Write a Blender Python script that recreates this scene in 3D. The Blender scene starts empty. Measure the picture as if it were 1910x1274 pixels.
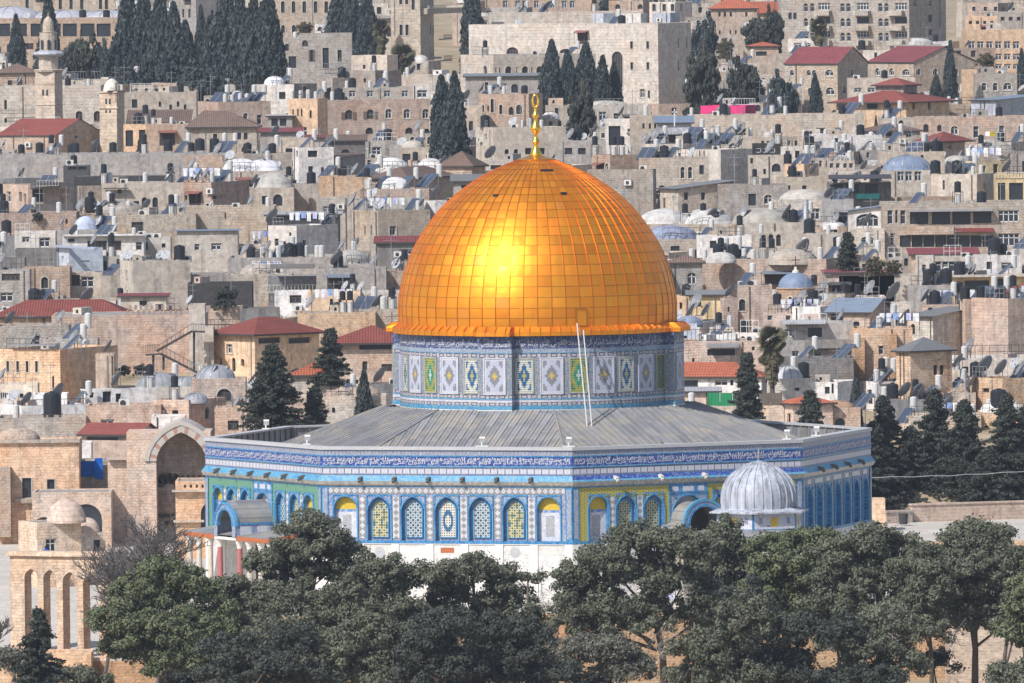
import bpy, math, random
import numpy as np
from mathutils import Vector, Matrix
R = math.radians
scene = bpy.context.scene
COL = scene.collection
# ------------------------------------------------------------------ camera
CAM = Vector((0.0, -900.0, 52.0))
F_PX = 20888.0                      # focal length in pixels of the 1910 px wide photograph
ROLL = 0.0105
fwd = (Vector((-2.16, 0.0, 19.4)) - CAM).normalized()
r0 = fwd.cross(Vector((0, 0, 1))).normalized()
u0 = r0.cross(fwd).normalized()
cr = r0 * math.cos(ROLL) - u0 * math.sin(ROLL)
cu = u0 * math.cos(ROLL) + r0 * math.sin(ROLL)
cam_d = bpy.data.cameras.new("camera")
cam_d.sensor_width = 36.0
cam_d.lens = F_PX * 36.0 / 1910.0
cam_d.clip_start = 5.0
cam_d.clip_end = 9000.0
cam_o = bpy.data.objects.new("camera", cam_d)
COL.objects.link(cam_o)
m3 = Matrix((cr, cu, -fwd)).transposed()
cam_o.matrix_world = Matrix.Translation(CAM) @ m3.to_4x4()
scene.camera = cam_o
# ------------------------------------------------------------------ world, sun, exposure
SUN_AZ = R(-40)      # seen from the dome: 0 is towards the camera, negative to its left
SUN_EL = R(44)
sun_dir = Vector((math.sin(SUN_AZ) * math.cos(SUN_EL), -math.cos(SUN_AZ) * math.cos(SUN_EL), math.sin(SUN_EL)))
w = bpy.data.worlds.new("World"); scene.world = w; w.use_nodes = True
nt = w.node_tree
bg = nt.nodes["Background"]
sky = nt.nodes.new("ShaderNodeTexSky"); sky.sky_type = 'NISHITA'; sky.sun_disc = False
sky.sun_elevation = SUN_EL
sky.sun_rotation = math.atan2(sun_dir.x, sun_dir.y)
sky.air_density = 1.0; sky.dust_density = 2.5; sky.ozone_density = 1.0; sky.altitude = 700
nt.links.new(sky.outputs[0], bg.inputs[0]); bg.inputs[1].default_value = 0.13
sun_d = bpy.data.lights.new("sun", 'SUN'); sun_d.energy = 4.2; sun_d.angle = R(0.6); sun_d.color = (1.0, 0.965, 0.925)
sun_o = bpy.data.objects.new("sun", sun_d); COL.objects.link(sun_o)
sun_o.rotation_euler = sun_dir.to_track_quat('Z', 'Y').to_euler()
scene.view_settings.view_transform = 'Standard'
scene.view_settings.look = 'None'
scene.view_settings.exposure = 0.15
scene.view_settings.gamma = 1.0
scene.cycles.max_bounces = 5; scene.cycles.diffuse_bounces = 3; scene.cycles.glossy_bounces = 3
scene.cycles.transparent_max_bounces = 6; scene.cycles.volume_bounces = 0
scene.cycles.use_adaptive_sampling = True; scene.cycles.adaptive_threshold = 0.015
scene.cycles.use_denoising = True
# ------------------------------------------------------------------ picture <-> place
def ray(px, py):
 return fwd + cr * ((px - 955.0) / F_PX) + cu * ((637.0 - py) / F_PX)
def at(px, py, Y):
 d = ray(px, py)
 return CAM + d * ((Y - CAM.y) / d.y)
def xat(px, Y, z):
 """x of the point at depth Y and height z that shows in column px"""
 a = at(px, 0, Y); b = at(px, 1274, Y)
 t = (z - a.z) / (b.z - a.z)
 return a.x + (b.x - a.x) * t
def mpp(Y): return (Y + 900.0) / F_PX            # metres per pixel of the photograph
def der(px, py): return py + (px - 955.0) * 0.0105
_DY = [(-40, 1010), (0, 900), (100, 720), (200, 560), (300, 430), (400, 320), (500, 235), (600, 170), (700, 125), (800, 95), (1300, 60)]
def DY(y):
 for (a, A), (b, B) in zip(_DY, _DY[1:]):
  if y <= b: return A + (B - A) * (y - a) / (b - a)
 return 60.0
def DYinv(Y):
 for (a, A), (b, B) in zip(_DY, _DY[1:]):
  if Y >= B: return a + (b - a) * (Y - A) / (B - A)
 return 1300.0
XL = -24.6
def ground_z(Y, x=0.0):
 if x < XL and -46.45 < Y < -8: return -3.0 * (-8 - Y) / 38.4
 if Y < -46: return -5.0 if Y > -140 else (-5.0 - (-140 - Y) * 0.35 if Y > -330 else (-71.5 if Y > -450 else min(46.0, -71.5 + (-450 - Y) * 0.26)))
 if Y < 92: return 0.0
 def f(Y): return 52.0 - (Y + 900.0) * (0.0057 + (DYinv(Y) + 64.0) / F_PX)
 if Y < 104: return f(104) * (Y - 92) / 12.0
 if Y < 1100: return f(Y)
 return f(1100) + (Y - 1100) * 0.004
# ------------------------------------------------------------------ node helpers
class N:
 def __init__(s, name):
  s.m = bpy.data.materials.new(name); s.m.use_nodes = True
  s.t = s.m.node_tree; s.n = s.t.nodes; s.b = s.n["Principled BSDF"]
 def link(s, a, b): s.t.links.new(a, b)
 def new(s, k): return s.n.new(k)
 def val(s, inp, v):
  if hasattr(v, "is_output") or isinstance(v, bpy.types.NodeSocket): s.link(v, inp)
  else: inp.default_value = v
 def math(s, op, a, b=0.0, c=None, clamp=False):
  n = s.new("ShaderNodeMath"); n.operation = op; n.use_clamp = clamp
  s.val(n.inputs[0], a); s.val(n.inputs[1], b)
  if c is not None: s.val(n.inputs[2], c)
  return n.outputs[0]
 def add(s, a, b): return s.math('ADD', a, b)
 def sub(s, a, b): return s.math('SUBTRACT', a, b)
 def mul(s, a, b): return s.math('MULTIPLY', a, b)
 def fr(s, a): return s.math('FRACT', a)
 def fl(s, a): return s.math('FLOOR', a)
 def ab(s, a): return s.math('ABSOLUTE', a)
 def lt(s, a, b): return s.math('LESS_THAN', a, b)
 def gt(s, a, b): return s.math('GREATER_THAN', a, b)
 def mx(s, a, b): return s.math('MAXIMUM', a, b)
 def mn(s, a, b): return s.math('MINIMUM', a, b)
 def mix(s, f, a, b, mode='MIX'):
  n = s.new("ShaderNodeMix"); n.data_type = 'RGBA'; n.blend_type = mode; n.clamp_factor = True
  s.val(n.inputs[0], f)
  for i, v in ((6, a), (7, b)):
   if isinstance(v, (tuple, list)): v = tuple(v) + ((1.0,) if len(v) == 3 else ())
   s.val(n.inputs[i], v)
  return n.outputs[2]
 def co(s, which='Object'): return s.new("ShaderNodeTexCoord").outputs[which]
 def sep(s, v):
  n = s.new("ShaderNodeSeparateXYZ"); s.link(v, n.inputs[0]); return n.outputs
 def comb(s, x, y, z=0.0):
  n = s.new("ShaderNodeCombineXYZ")
  for i, v in enumerate((x, y, z)): s.val(n.inputs[i], v)
  return n.outputs[0]
 def mapv(s, v, sc=(1, 1, 1), loc=(0, 0, 0)):
  n = s.new("ShaderNodeMapping"); s.link(v, n.inputs[0]); n.inputs['Scale'].default_value = sc; n.inputs['Location'].default_value = loc
  return n.outputs[0]
 def noise(s, v, scale=1.0, detail=4.0, rough=0.6, out=0):
  n = s.new("ShaderNodeTexNoise"); s.link(v, n.inputs['Vector']); n.inputs['Scale'].default_value = scale
  n.inputs['Detail'].default_value = detail; n.inputs['Roughness'].default_value = rough
  return n.outputs[out]
 def vor(s, v, scale=1.0, feat='F1', out='Color'):
  n = s.new("ShaderNodeTexVoronoi"); n.feature = feat; s.link(v, n.inputs['Vector']); n.inputs['Scale'].default_value = scale
  return n.outputs[out]
 def white(s, v):
  n = s.new("ShaderNodeTexWhiteNoise"); n.noise_dimensions = '3D'; s.link(v, n.inputs['Vector']); return n.outputs
 def brick(s, v, c1, c2, mo, scale=1.0, w=0.6, h=0.3, ms=0.02):
  n = s.new("ShaderNodeTexBrick"); s.link(v, n.inputs['Vector'])
  n.inputs['Color1'].default_value = (*c1, 1); n.inputs['Color2'].default_value = (*c2, 1); n.inputs['Mortar'].default_value = (*mo, 1)
  n.inputs['Scale'].default_value = scale; n.inputs['Brick Width'].default_value = w; n.inputs['Row Height'].default_value = h
  n.inputs['Mortar Size'].default_value = ms; n.inputs['Mortar Smooth'].default_value = 0.3
  return n.outputs
 def ramp(s, f, stops):
  n = s.new("ShaderNodeValToRGB"); s.val(n.inputs[0], f)
  e = n.color_ramp.elements
  while len(e) < len(stops): e.new(0.5)
  for k, (p, c) in enumerate(stops):
   e[k].position = p; e[k].color = (*c, 1) if not isinstance(c, (int, float)) else (c, c, c, 1)
  return n.outputs[0]
 def bump(s, h, st=0.3, dist=0.05):
  n = s.new("ShaderNodeBump"); n.inputs['Strength'].default_value = st; n.inputs['Distance'].default_value = dist
  s.link(h, n.inputs['Height']); s.link(n.outputs[0], s.b.inputs['Normal'])
 def fin(s, col, rough=0.85, metal=0.0, spec=0.3):
  if isinstance(col, (tuple, list)): col = (*col[:3], 1.0)
  s.val(s.b.inputs['Base Color'], col); s.val(s.b.inputs['Roughness'], rough); s.val(s.b.inputs['Metallic'], metal)
  s.b.inputs['Specular IOR Level'].default_value = spec
  return s.m
 def ocol(s):
  n = s.new("ShaderNodeObjectInfo"); return n.outputs['Color']
 def orand(s):
  n = s.new("ShaderNodeObjectInfo"); return n.outputs['Random']
 def uv(s): return s.new("ShaderNodeUVMap").outputs[0]
MAT = {}
def simple(name, c, rough=0.8, metal=0.0, var=0.12, scale=1.5, spec=0.3):
 n = N(name); v = n.noise(n.co(), scale, 5)
 col = n.mix(n.math('MULTIPLY', v, 1.0), tuple(x * (1 - var * 1.6) for x in c), tuple(min(1, x * (1 + var * 1.6)) for x in c))
 MAT[name] = n.fin(col, rough, metal, spec); return MAT[name]
def stone_mat(name, bw=0.55, bh=0.3, contrast=0.16, streak=0.5, rough_b=0.6, ms=0.02, warm=0.5):
 """masonry tinted by each object's own colour"""
 n = N(name); co = n.co(); x, y, z = n.sep(co)
 u = n.add(x, n.mul(y, 0.9))
 wq = n.noise(co, 0.9, 2, 0.5); wz = n.noise(n.mapv(co, (1, 1, 1), (9, 4, 2)), 1.1, 2, 0.5)
 uvv = n.comb(n.add(u, n.mul(wq, 0.5)), n.add(z, n.mul(wz, 0.22)), 0.0)
 br = n.brick(uvv, (1, 1, 1), (1 - contrast * 1.3,) * 3, (1 - contrast * 1.7,) * 3, 1.0, bw, bh, ms)
 vis = n.ramp(n.noise(co, 0.5, 4, 0.6), [(0.35, 0.15), (0.6, 1.0)])
 base = n.mix(vis, n.ocol(), n.mix(1.0, n.ocol(), br[0], 'MULTIPLY'))
 big = n.noise(co, 0.22, 5, 0.65)
 wv = n.noise(co, 0.55, 4, 0.6)
 base = n.mix(n.math('MULTIPLY', n.ramp(big, [(0.42, 0.0), (0.62, 1.0)]), warm), base, n.mix(1.0, base, (1.12, 0.90, 0.74), 'MULTIPLY'))
 base = n.mix(n.math('MULTIPLY', n.ramp(wv, [(0.45, 0.0), (0.68, 1.0)]), 0.55), base, n.mix(1.0, base, (1.28, 1.3, 1.32), 'MULTIPLY'))
 vb = n.new('ShaderNodeRGBToBW'); n.link(n.vor(co, 2.2), vb.inputs[0]); vd = n.ramp(vb.outputs[0], [(.2, (.45, .44, .43)), (.8, (1.25, 1.22, 1.18))])
 base = n.mix(0.38, base, n.mix(1.0, base, n.mix(0.35, vd, (1, 1, 1)), 'MULTIPLY'))
 md = n.noise(co, 2.6, 5, 0.75)
 base = n.mix(n.ramp(md, [(0.38, 0.75), (0.52, 0.0)]), base, n.mix(1.0, base, (0.66, 0.64, 0.63), 'MULTIPLY'))
 base = n.mix(n.ramp(md, [(0.55, 0.0), (0.70, 0.8)]), base, n.mix(1.0, base, (1.25, 1.24, 1.22), 'MULTIPLY'))
 st = n.noise(n.mapv(co, (1.5, 1.5, 0.16)), 1.0, 5, 0.7)
 stf = n.math('MULTIPLY', n.ramp(st, [(0.50, 0.0), (0.72, 1.0)]), streak)
 base = n.mix(stf, base, n.mix(1.0, base, (0.34, 0.33, 0.34), 'MULTIPLY'))
 g2 = n.noise(co, 1.3, 6, 0.75)
 base = n.mix(n.math('MULTIPLY', n.ramp(g2, [(0.5, 0.0), (0.75, 1.0)]), 0.45), base, n.mix(1.0, base, (0.5, 0.49, 0.48), 'MULTIPLY'))
 f = n.noise(co, 6.0, 4, 0.6)
 base = n.mix(1.0, base, (0.96, 0.945, 0.94), 'MULTIPLY')
 hgt = n.add(n.mul(f, rough_b), br[1])
 n.bump(n.sub(n.mul(f, rough_b), br[1]), 0.7, 0.06)
 MAT[name] = n.fin(base, 0.92, 0.0, 0.15); return MAT[name]
stone_mat('ashlar', 0.55, 0.3, 0.10); stone_mat('rubble', 0.42, 0.24, 0.14, 0.6, 1.6, 0.03, 0.7)
stone_mat('plaster', 9.0, 7.0, 0.03, 0.6, 0.4, 0.002, 0.25); stone_mat('smooth_stone', 0.9, 0.42, 0.08, 0.3, 0.3, 0.012, 0.3)
def tile_roof_mat():
 n = N('roof_tiles'); co = n.uv()
 u, v, _ = n.sep(co)
 rv = n.fr(n.mul(v, 1.0 / 0.36)); ru = n.fr(n.mul(u, 1.0 / 0.26))
 row = n.white(n.comb(n.fl(n.mul(u, 1 / 0.26)), n.fl(n.mul(v, 1 / 0.36)), 0))[0]
 base = n.mix(n.mul(row, 0.4), n.ocol(), n.mix(1.0, n.ocol(), (0.55, 0.6, 0.65), 'MULTIPLY'))
 base = n.mix(n.math('MULTIPLY', n.lt(rv, 0.22), 0.6), base, n.mix(1.0, base, (0.35, 0.35, 0.38), 'MULTIPLY'))
 big = n.noise(n.co(), 0.35, 5, 0.7)
 base = n.mix(n.math('MULTIPLY', n.ramp(big, [(0.45, 0.0), (0.7, 1.0)]), 0.5), base, n.mix(1.0, base, (0.6, 0.62, 0.65), 'MULTIPLY'))
 h = n.add(n.math('SINE', n.mul(u, 2 * math.pi / 0.26)), n.mul(rv, 2.0))
 n.bump(h, 0.6, 0.05)
 MAT['roof_tiles'] = n.fin(base, 0.85, 0, 0.2)
tile_roof_mat()
def sheet_mat():
 n = N('metal_sheet'); u, v, _ = n.sep(n.uv())
 h = n.math('SINE', n.mul(u, 2 * math.pi / 0.3))
 c = n.mix(n.math('MULTIPLY', n.add(h, 1.0), 0.2), n.ocol(), n.mix(1.0, n.ocol(), (0.5, 0.5, 0.52), 'MULTIPLY'))
 c = n.mix(n.ramp(n.noise(n.co(), 0.9, 5, 0.7), [(0.5, 0.0), (0.75, 0.8)]), c, n.mix(1.0, c, (0.7, 0.55, 0.45), 'MULTIPLY'))
 MAT['metal_sheet'] = n.fin(c, 0.55, 0.2, 0.4)
sheet_mat()
def flat_roof_mat():
 n = N('roof_screed'); co = n.co()
 a = n.noise(co, 0.5, 6, 0.7); b = n.noise(co, 3.0, 4, 0.6)
 c = n.mix(n.ramp(a, [(0.3, 0.0), (0.7, 1.0)]), (0.20, 0.19, 0.18), (0.42, 0.40, 0.375))
 c = n.mix(n.mul(b, 0.4), c, (0.2, 0.19, 0.18))
 MAT['roof_screed'] = n.fin(c, 0.95, 0, 0.1)
flat_roof_mat()
def ocol_mat(name, rough=0.6, metal=0.0, var=0.25, scale=1.2, spec=0.4):
 n = N(name); v = n.noise(n.co(), scale, 5, 0.65)
 c = n.mix(n.ramp(v, [(0.35, 0.0), (0.7, 1.0)]), n.mix(1.0, n.ocol(), (1 + var * .5,) * 3, 'MULTIPLY'), n.mix(1.0, n.ocol(), (1 - var,) * 3, 'MULTIPLY'))
 MAT[name] = n.fin(c, rough, metal, spec)
ocol_mat('painted'); ocol_mat('cloth', 0.95, 0, 0.3, 3.0, 0.1); ocol_mat('dome_plaster', 0.95, 0, 0.4, 1.1, 0.1)
simple('pane_dark', (0.025, 0.03, 0.04), 0.35, 0.0, 0.5, 1.0, 0.5)
simple('frame_white', (0.62, 0.62, 0.62), 0.6); simple('frame_brown', (0.14, 0.11, 0.09), 0.7); simple('frame_dark', (0.05, 0.05, 0.055), 0.6)
simple('black_plastic', (0.018, 0.02, 0.026), 0.45, 0, 0.2); simple('tank_white', (0.54, 0.53, 0.51), 0.6, 0, 0.22, 2.5)
simple('solar_glass', (0.055, 0.07, 0.105), 0.3, 0, 0.3, 1.0, 0.6); simple('dish_grey', (0.22, 0.22, 0.23), 0.6, 0, 0.2)
simple('dish_pale', (0.42, 0.43, 0.45), 0.5, 0, 0.2); simple('steel', (0.3, 0.31, 0.32), 0.5, 0.4, 0.2)
simple('ac_white', (0.6, 0.59, 0.56), 0.6); simple('rust', (0.055, 0.05, 0.05), 0.8)
# ------------------------------------------------------------------ mesh builder
class MB:
 def __init__(s): s.v = []; s.f = []; s.m = []; s.uv = []; s.T = None; s.mats = []; s.sm = []; s.cur = 0; s.smooth = False
 def mat(s, name):
  if name not in s.mats: s.mats.append(name)
  s.cur = s.mats.index(name); return s
 def p(s, *c):
  v = Vector(c[0]) if len(c) == 1 else Vector(c)
  if s.T is not None: v = s.T @ v
  s.v.append(v[:]); return len(s.v) - 1
 def face(s, idx, uv=None):
  s.f.append(tuple(idx)); s.m.append(s.cur); s.uv.append(uv); s.sm.append(s.smooth)
 def poly(s, pts, uv=None): s.face([s.p(q) for q in pts], uv)
 def box(s, x0, x1, y0, y1, z0, z1, skip=''):
  i = [s.p(x, y, z) for z in (z0, z1) for y in (y0, y1) for x in (x0, x1)]
  fs = {'d': (0, 2, 3, 1), 'u': (4, 5, 7, 6), 'f': (0, 1, 5, 4), 'b': (2, 6, 7, 3), 'l': (0, 4, 6, 2), 'r': (1, 3, 7, 5)}
  for k, q in fs.items():
   if k not in skip: s.face([i[j] for j in q])
 def prism(s, pts, z0, z1, caps=True, taper=1.0, c=None):
  n = len(pts); cx, cy = c or (0, 0)
  a = [s.p(x, y, z0) for x, y in pts]; b = [s.p(cx + (x - cx) * taper, cy + (y - cy) * taper, z1) for x, y in pts]
  for k in range(n): s.face((a[k], a[(k + 1) % n], b[(k + 1) % n], b[k]))
  if caps: s.face(b); s.face(a[::-1])
 def lathe(s, prof, n=16, cx=0, cy=0, a0=0.0, a1=2 * math.pi, phase=0.0):
  full = abs(a1 - a0 - 2 * math.pi) < 1e-6
  k = n if full else n + 1
  rows = []
  for r, z in prof:
   if r < 1e-5: rows.append([s.p(cx, cy, z)]); continue
   rows.append([s.p(cx + r * math.cos(phase + a0 + (a1 - a0) * j / n), cy + r * math.sin(phase + a0 + (a1 - a0) * j / n), z) for j in range(k)])
  for A, B in zip(rows, rows[1:]):
   for j in range(n):
    j2 = (j + 1) % k if full else j + 1
    if len(A) == 1 and len(B) == 1: continue
    if len(A) == 1: s.face((A[0], B[j2], B[j]))
    elif len(B) == 1: s.face((A[j], A[j2], B[0]))
    else: s.face((A[j], A[j2], B[j2], B[j]))
 def tube(s, pts, r, n=6, r2=None):
  pts = [Vector(p) for p in pts]; r2 = r if r2 is None else r2
  rings = []
  for k, p in enumerate(pts):
   d = (pts[min(k + 1, len(pts) - 1)] - pts[max(k - 1, 0)]).normalized()
   a = d.orthogonal().normalized(); b = d.cross(a)
   rr = r + (r2 - r) * k / max(1, len(pts) - 1)
   rings.append([s.p(p + a * (rr * math.cos(2 * math.pi * j / n)) + b * (rr * math.sin(2 * math.pi * j / n))) for j in range(n)])
  for A, B in zip(rings, rings[1:]):
   for j in range(n): s.face((A[j], A[(j + 1) % n], B[(j + 1) % n], B[j]))
  s.face(rings[0][::-1]); s.face(rings[-1])
 def beam(s, a, b, w=0.06, h=None):
  a = Vector(a); b = Vector(b); h = h or w; d = (b - a).normalized()
  up = Vector((0, 0, 1)) if abs(d.z) < 0.95 else Vector((0, 1, 0))
  x = d.cross(up).normalized() * (w / 2); y = x.cross(d).normalized() * (h / 2)
  i = [s.p(q + x * sx + y * sy) for q in (a, b) for sx, sy in ((-1, -1), (1, -1), (1, 1), (-1, 1))]
  for k in range(4): s.face((i[k], i[(k + 1) % 4], i[4 + (k + 1) % 4], i[4 + k]))
  s.face(i[3::-1]); s.face(i[4:])
 def mesh(s, name):
  me = bpy.data.meshes.new(name); me.from_pydata(s.v, [], s.f)
  for k in s.mats: me.materials.append(MAT[k])
  me.polygons.foreach_set('material_index', s.m)
  me.polygons.foreach_set('use_smooth', s.sm)
  if any(u is not None for u in s.uv):
   l = me.uv_layers.new(name='UVMap'); out = []
   for f, u in zip(s.f, s.uv):
    out += [c for q in (u if u is not None else [(0, 0)] * len(f)) for c in q]
   l.data.foreach_set('uv', out)
  me.update(); return me
 def build(s, name, parent=None, color=None, label=None):
  if not s.f: return None
  o = bpy.data.objects.new(name, s.mesh(name)); COL.objects.link(o)
  if parent is not None: o.parent = parent
  if color is not None: o.color = (*color[:3], 1)
  if label: o['label'] = label
  return o
def empty(name, loc, rz=0.0):
 o = bpy.data.objects.new(name, None); COL.objects.link(o); o.location = loc; o.rotation_euler = (0, 0, rz); o.empty_display_size = 0.5
 return o
THINGS = []
def tag(o, label, cat, group=None, kind=None):
 if label: o['label'] = label; o['category'] = cat; THINGS.append(o)
 if group: o['group'] = group
 if kind: o['kind'] = kind
 return o
def copy_tree(o, parent=None):
 c = o.copy(); COL.objects.link(c); c.parent = parent
 for ch in KIDS.get(o.name, ()): copy_tree(ch, c)
 return c
KIDS = {}
def note_kids(o):
 """remember a thing's parts once, so that copying it needs no search"""
 for x in bpy.data.objects:
  if x.parent is not None: KIDS.setdefault(x.parent.name, [])
 KIDS.clear()
 for x in bpy.data.objects:
  if x.parent is not None: KIDS.setdefault(x.parent.name, []).append(x)
# ------------------------------------------------------------------ walls with real openings
def arch_pts(w, zs, rise, n=10, kind='a'):
 """outline of an arch head from its left springing to its right one"""
 r = w / 2; out = []
 for k in range(n + 1):
  x = -math.cos(math.pi * k / n)
  c = math.sqrt(max(0.0, 1 - x * x))
  h = c if kind == 'a' else 0.72 * c + 0.28 * (1 - abs(x))
  out.append((x * r, zs + rise * h))
 return out
def opening(h):
 """(uc, w, zb, zt, kind) -> closed outline, counter-clockwise from the lower left"""
 uc, w, zb, zt, kind = h[:5]
 if kind == 'r': return [(uc - w / 2, zb), (uc + w / 2, zb), (uc + w / 2, zt), (uc - w / 2, zt)]
 if kind == 'o':
  r = w / 2; zc = (zb + zt) / 2
  return [(uc + r * math.cos(a), zc + (zt - zb) / 2 * math.sin(a)) for a in [2 * math.pi * k / 16 for k in range(16)]]
 rise = min(w / 2 * (1.0 if kind == 'a' else 1.15), (zt - zb) * 0.6)
 if kind == 's': rise = w * 0.22
 a = arch_pts(w, zt - rise, rise, 10, 'p' if kind == 'p' else 'a')
 return [(uc - w / 2, zb), (uc + w / 2, zb)] + [(uc + x, z) for x, z in reversed(a)]
def wall_face(mb, fr, u0, u1, z0, z1, holes, depth=0.25, d=0.0, uvs=False, reveal=None):
 """fr(u, z, d) -> point; a wall from u0 to u1 with recessed openings"""
 face_mat = mb.cur
 hs = []
 for h in holes:
  if h[0] - h[1] / 2 > u0 + 0.001 and h[0] + h[1] / 2 < u1 - 0.001 and h[2] > z0 + 0.001 and h[3] < z1 - 0.001: hs.append(h)
 us = sorted({u0, u1} | {h[0] - h[1] / 2 for h in hs} | {h[0] + h[1] / 2 for h in hs})
 zs = sorted({z0, z1} | {h[2] for h in hs} | {h[3] for h in hs})
 def q(pts): mb.poly([fr(a, b, d) for a, b in pts], [(a, b) for a, b in pts] if uvs else None)
 for b0, b1 in zip(zs, zs[1:]):
  if b1 - b0 < 1e-5: continue
  run = None
  for a0, a1 in zip(us, us[1:]):
   if a1 - a0 < 1e-5: continue
   ac, bc = (a0 + a1) / 2, (b0 + b1) / 2
   inside = any(abs(ac - h[0]) < h[1] / 2 and h[2] < bc < h[3] for h in hs)
   if inside:
    if run: q([(run[0], b0), (run[1], b0), (run[1], b1), (run[0], b1)]); run = None
   else: run = (run[0] if run else a0, a1)
  if run: q([(run[0], b0), (run[1], b0), (run[1], b1), (run[0], b1)])
 for h in hs:
  o = opening(h); uc, wd, zb, zt, kind = h[:5]
  if kind in 'aps':
   head = o[2:]                      # right springing ... left springing
   mid = len(head) // 2
   for k in range(len(head) - 1):
    c = (uc + wd / 2, zt) if k < mid else (uc - wd / 2, zt)
    q([head[k], c, head[k + 1]] if k < mid else [head[k], c, head[k + 1]])
  elif kind == 'o':
   cs = [(uc + wd / 2, zt), (uc - wd / 2, zt), (uc - wd / 2, zb), (uc + wd / 2, zb)]
   for k in range(16): q([o[k], cs[k // 4], o[(k + 1) % 16]])
  if reveal: mb.mat(reveal)
  for k in range(len(o)):
   a, b = o[k], o[(k + 1) % len(o)]
   L = math.hypot(b[0] - a[0], b[1] - a[1])
   mb.poly([fr(a[0], a[1], d), fr(b[0], b[1], d), fr(b[0], b[1], d - depth), fr(a[0], a[1], d - depth)], [(a[0], a[1]), (b[0], b[1]), (b[0], b[1]), (a[0], a[1])] if uvs else None)
  mb.cur = face_mat
 return hs
def pane(mb, fr, h, d, inset=0.0):
 o = opening(h); mb.poly([fr(a, b, d) for a, b in o], [(a - h[0], b - h[2]) for a, b in o])
def outline_strip(mb, fr, h, wdt, d0, d1, open_bottom=True):
 """a raised band that follows an opening's outline"""
 o = opening(h); uc, zc = h[0], (h[2] + h[3]) / 2
 o = o[1:] + o[:1] if open_bottom else o
 def off(pt, prv, nxt):
  dx, dz = nxt[0] - prv[0], nxt[1] - prv[1]; L = math.hypot(dx, dz) or 1
  return (pt[0] + dz / L * wdt, pt[1] - dx / L * wdt)
 n = len(o); out = []
 for k in range(n):
  prv = o[k - 1] if (k > 0 or not open_bottom) else o[k]; nxt = o[(k + 1) % n] if (k < n - 1 or not open_bottom) else o[k]
  out.append(off(o[k], prv, nxt))
 for k in range(n - (1 if open_bottom else 0)):
  a, b, c, e = o[k], o[(k + 1) % n], out[(k + 1) % n], out[k]
  mb.poly([fr(a[0], a[1], d1), fr(e[0], e[1], d1), fr(c[0], c[1], d1), fr(b[0], b[1], d1)], [(k * .2, 0), (k * .2, wdt), (k * .2 + .2, wdt), (k * .2 + .2, 0)])
  mb.poly([fr(e[0], e[1], d0), fr(c[0], c[1], d0), fr(c[0], c[1], d1), fr(e[0], e[1], d1)], [(0, 0)] * 4)
  mb.poly([fr(b[0], b[1], d0), fr(a[0], a[1], d0), fr(a[0], a[1], d1), fr(b[0], b[1], d1)], [(0, 0)] * 4)
# ================================================================== tile and metal materials of the shrine
def mosaic(n, cell, cols, seed=0.0):
 """small glazed pieces picked from a palette, in metres of the UV map"""
 u, v, _ = n.sep(n.uv())
 r = n.white(n.comb(n.fl(n.mul(u, 1 / cell)), n.fl(n.mul(v, 1 / cell)), seed))[0]
 k = len(cols); st = []
 for i, c in enumerate(cols): st.append(((i + 0.5) / k, c))
 return n.ramp(r, st)
def aged(n, c, amt=0.35):
 g = n.noise(n.co(), 0.8, 5, 0.7)
 c = n.mix(n.math('MULTIPLY', n.ramp(g, [(0.45, 0.0), (0.75, 1.0)]), amt), c, n.mix(1.0, c, (0.6, 0.6, 0.62), 'MULTIPLY'))
 s = n.noise(n.mapv(n.co(), (2.5, 2.5, 0.25)), 1.0, 4, 0.7)
 return n.mix(n.math('MULTIPLY', n.ramp(s, [(0.52, 0.0), (0.75, 1.0)]), amt), c, n.mix(1.0, c, (1.25, 1.22, 1.2), 'MULTIPLY'))
def tmat(name, cell, cols, rough=0.45):
 n = N(name); MAT[name] = n.fin(aged(n, mosaic(n, cell, cols)), rough, 0, 0.4)
AZ = (0.035, 0.20, 0.62)
tmat('tile_azure', 0.10, [(0.035, 0.17, 0.38), (0.05, 0.22, 0.46), (0.10, 0.31, 0.50), (0.03, 0.14, 0.34)])
tmat('tile_navy', 0.12, [(0.04, 0.06, 0.16), (0.08, 0.10, 0.22), (0.22, 0.24, 0.32), (0.03, 0.05, 0.14)])
tmat('tile_deep_blue', 0.12, [(0.02, 0.055, 0.26), (0.035, 0.09, 0.33), (0.14, 0.20, 0.40), (0.02, 0.045, 0.21)])
tmat('tile_cyan', 0.16, [(0.06, 0.25, 0.45), (0.08, 0.29, 0.48), (0.10, 0.30, 0.46), (0.18, 0.33, 0.40)])
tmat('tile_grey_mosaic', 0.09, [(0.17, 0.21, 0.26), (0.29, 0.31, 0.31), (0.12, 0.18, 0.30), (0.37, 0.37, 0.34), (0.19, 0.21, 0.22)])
tmat('tile_lavender', 0.08, [(0.24, 0.30, 0.40), (0.42, 0.44, 0.45), (0.12, 0.19, 0.36), (0.32, 0.36, 0.40)])
tmat('tile_blue_grey', 0.10, [(0.18, 0.24, 0.42), (0.34, 0.35, 0.4), (0.12, 0.2, 0.45), (0.45, 0.44, 0.44)])
tmat('tile_molding', 0.14, [(0.36, 0.34, 0.28), (0.45, 0.42, 0.36), (0.28, 0.29, 0.3), (0.5, 0.48, 0.42)])
tmat('tile_white_speckle', 0.07, [(0.51, 0.51, 0.54), (0.7, 0.69, 0.68), (0.40, 0.42, 0.6), (0.54, 0.53, 0.54)])
tmat('tile_yellow_lunette', 0.12, [(0.62, 0.42, 0.03), (0.7, 0.48, 0.05), (0.5, 0.36, 0.1), (0.65, 0.42, 0.03)])
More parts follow.
